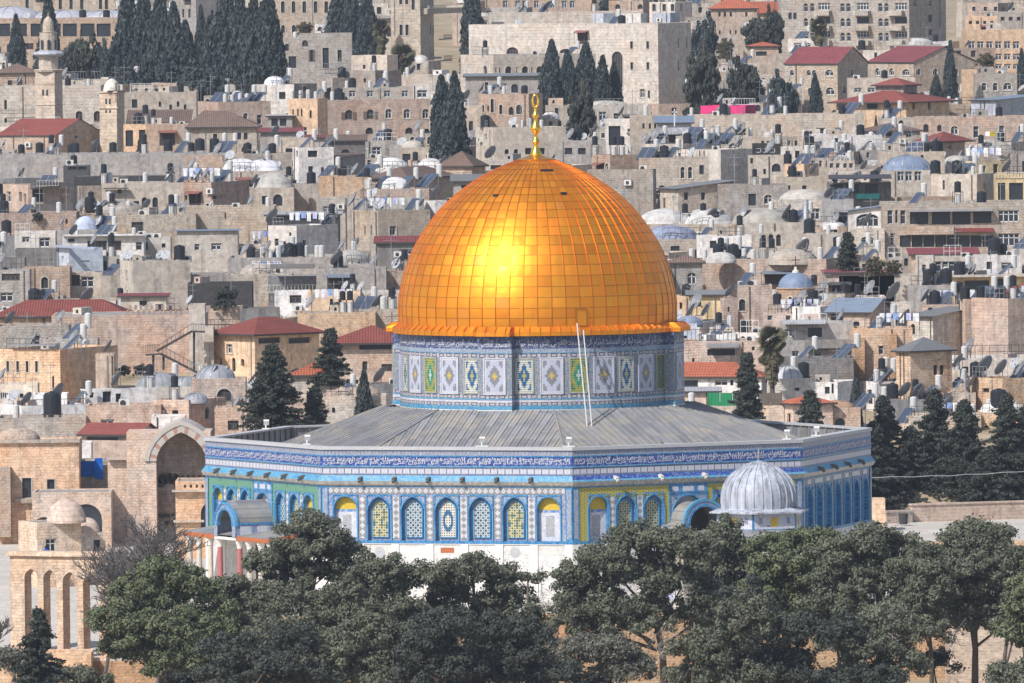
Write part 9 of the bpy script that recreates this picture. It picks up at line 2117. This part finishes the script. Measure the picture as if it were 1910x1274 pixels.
# --- people
def person(label, px, py, Y, h, coat, hat, stride=.25, tz=None):
 zg = (at(px, py, Y).z if tz is None else tz); x0 = xat(px, Y, zg); root = empty('person', (x0, Y, zg)); tag(root, label, 'person')
 me = bpy.data.meshes.new('body'); s = h / 1.75
 J = [((0, 0, .95), .15), ((0, 0, 1.2), .16), ((0, 0, 1.42), .14), ((0, 0, 1.52), .06), ((0, 0, 1.64), .10), ((0, 0, 1.73), .08), ((.11, -stride * .5, .5), .09), ((.12, -stride, .08), .055), ((.12, -stride - .14, .04), .05),
         ((-.11, stride * .4, .5), .09), ((-.12, stride, .10), .055), ((-.12, stride - .14, .04), .05), ((.22, -.05, 1.38), .07), ((.26, -.12, 1.1), .055), ((.16, -.32, 1.05), .04), ((-.22, .0, 1.38), .07), ((-.27, .0, 1.1), .055), ((-.14, -.3, 1.06), .04)]
 E_ = [(0, 1), (1, 2), (2, 3), (3, 4), (4, 5), (0, 6), (6, 7), (7, 8), (0, 9), (9, 10), (10, 11), (2, 12), (12, 13), (13, 14), (2, 15), (15, 16), (16, 17)]
 me.from_pydata([(x * s, y * s, z * s) for (x, y, z), _ in J], E_, []); sk = me.skin_vertices[0].data if me.skin_vertices else None
 o = bpy.data.objects.new('body', me); COL.objects.link(o); o.parent = root; md_ = o.modifiers.new('skin', 'SKIN');
 if not me.skin_vertices: pass
 for k, (_, r_) in enumerate(J): me.skin_vertices[0].data[k].radius = (r_ * s, r_ * s)
 me.skin_vertices[0].data[0].use_root = True; o.modifiers.new('sub', 'SUBSURF').levels = 1; o.modifiers['sub'].render_levels = 1; me.materials.append(MAT['cloth']); o.color = (*coat, 1)
 b = MB(); b.smooth = True; b.mat('cloth'); b.lathe([(.20 * s, .62 * s), (.22 * s, .9 * s), (.19 * s, 1.2 * s), (.20 * s, 1.42 * s), (.08 * s, 1.5 * s)], 12); b.build('coat', root, coat)
 b = MB(); b.smooth = True; b.mat('cloth'); b.lathe([(.112 * s, 1.64 * s), (.115 * s, 1.70 * s), (.08 * s, 1.77 * s), (0, 1.79 * s)], 12); b.build('cap', root, hat)
person('person in a long dark coat and blue cap walking past the porch columns', 403, 1081, -27, 1.75, (.03, .035, .06), (.05, .08, .35), tz=0)
person('person in blue looking out of the chamber doorway', 86, 1058, -1.0, 1.7, (.02, .06, .3), (.03, .03, .04), stride=.05); person('distant walker in dark clothes on the street wall', 733, 569, 194, 1.8, (.04, .05, .08), (.04, .04, .05))
# ================================================================== the air between here and the far hill
hm = bpy.data.materials.new('haze'); hm.use_nodes = True; t_ = hm.node_tree; t_.nodes.remove(t_.nodes['Principled BSDF']); pv = t_.nodes.new('ShaderNodeVolumePrincipled')
pv.inputs['Density'].default_value = 0.00005; pv.inputs['Color'].default_value = (.74, .84, 1.0, 1); t_.links.new(pv.outputs[0], t_.nodes['Material Output'].inputs['Volume'])
b = MB(); b.box(-2700, 2700, -2600, 4100, -73, 62); me = bpy.data.meshes.new('haze'); me.from_pydata(b.v, [], b.f); me.materials.append(hm); hz = bpy.data.objects.new('haze', me); COL.objects.link(hz); hz['kind'] = 'stuff'
# ------------------------------------------------------------------ labels that would be the same get their place in the row
ORD = ['first', 'second', 'third', 'fourth', 'fifth', 'sixth', 'seventh', 'eighth', 'ninth', 'tenth', 'eleventh', 'twelfth']
def wx(o):
 p = o.matrix_world.translation if o.parent else o.location; d = Vector(p) - CAM; return d.dot(cr) / d.dot(fwd)
by = {}
for o in THINGS: by.setdefault(o['label'], []).append(o)
for lab, os_ in by.items():
 if len(os_) < 2: continue
 os_.sort(key=wx)
 for k, o in enumerate(os_):
  if ' on the ' in lab: a, c = lab.split(' on the ', 1); o['label'] = '%s %s on the %s' % ((ORD[k] if k < 12 else 'last'), a, c) + (', from left' if len(a.split()) + len(c.split()) < 12 else '')
  else: o['label'] = '%s, %s from left' % (lab, ORD[k] if k < 12 else 'last')
# drop prototypes that were never placed
for k, (r, ch, sub, used) in PROTO.items():
 if not used[0]:
  for c in ch:
   for s in sub[c.name]: bpy.data.objects.remove(s)
   bpy.data.objects.remove(c)
  bpy.data.objects.remove(r)
for o in THINGS:
 if len(re.findall(r"[A-Za-z0-9][A-Za-z0-9'-]*", o['label'])) > 16 or len(o['label'].split()) < 4: print('LONG', o['label'])
print('THINGS', len(THINGS), 'HOUSES', len(HOUSES))
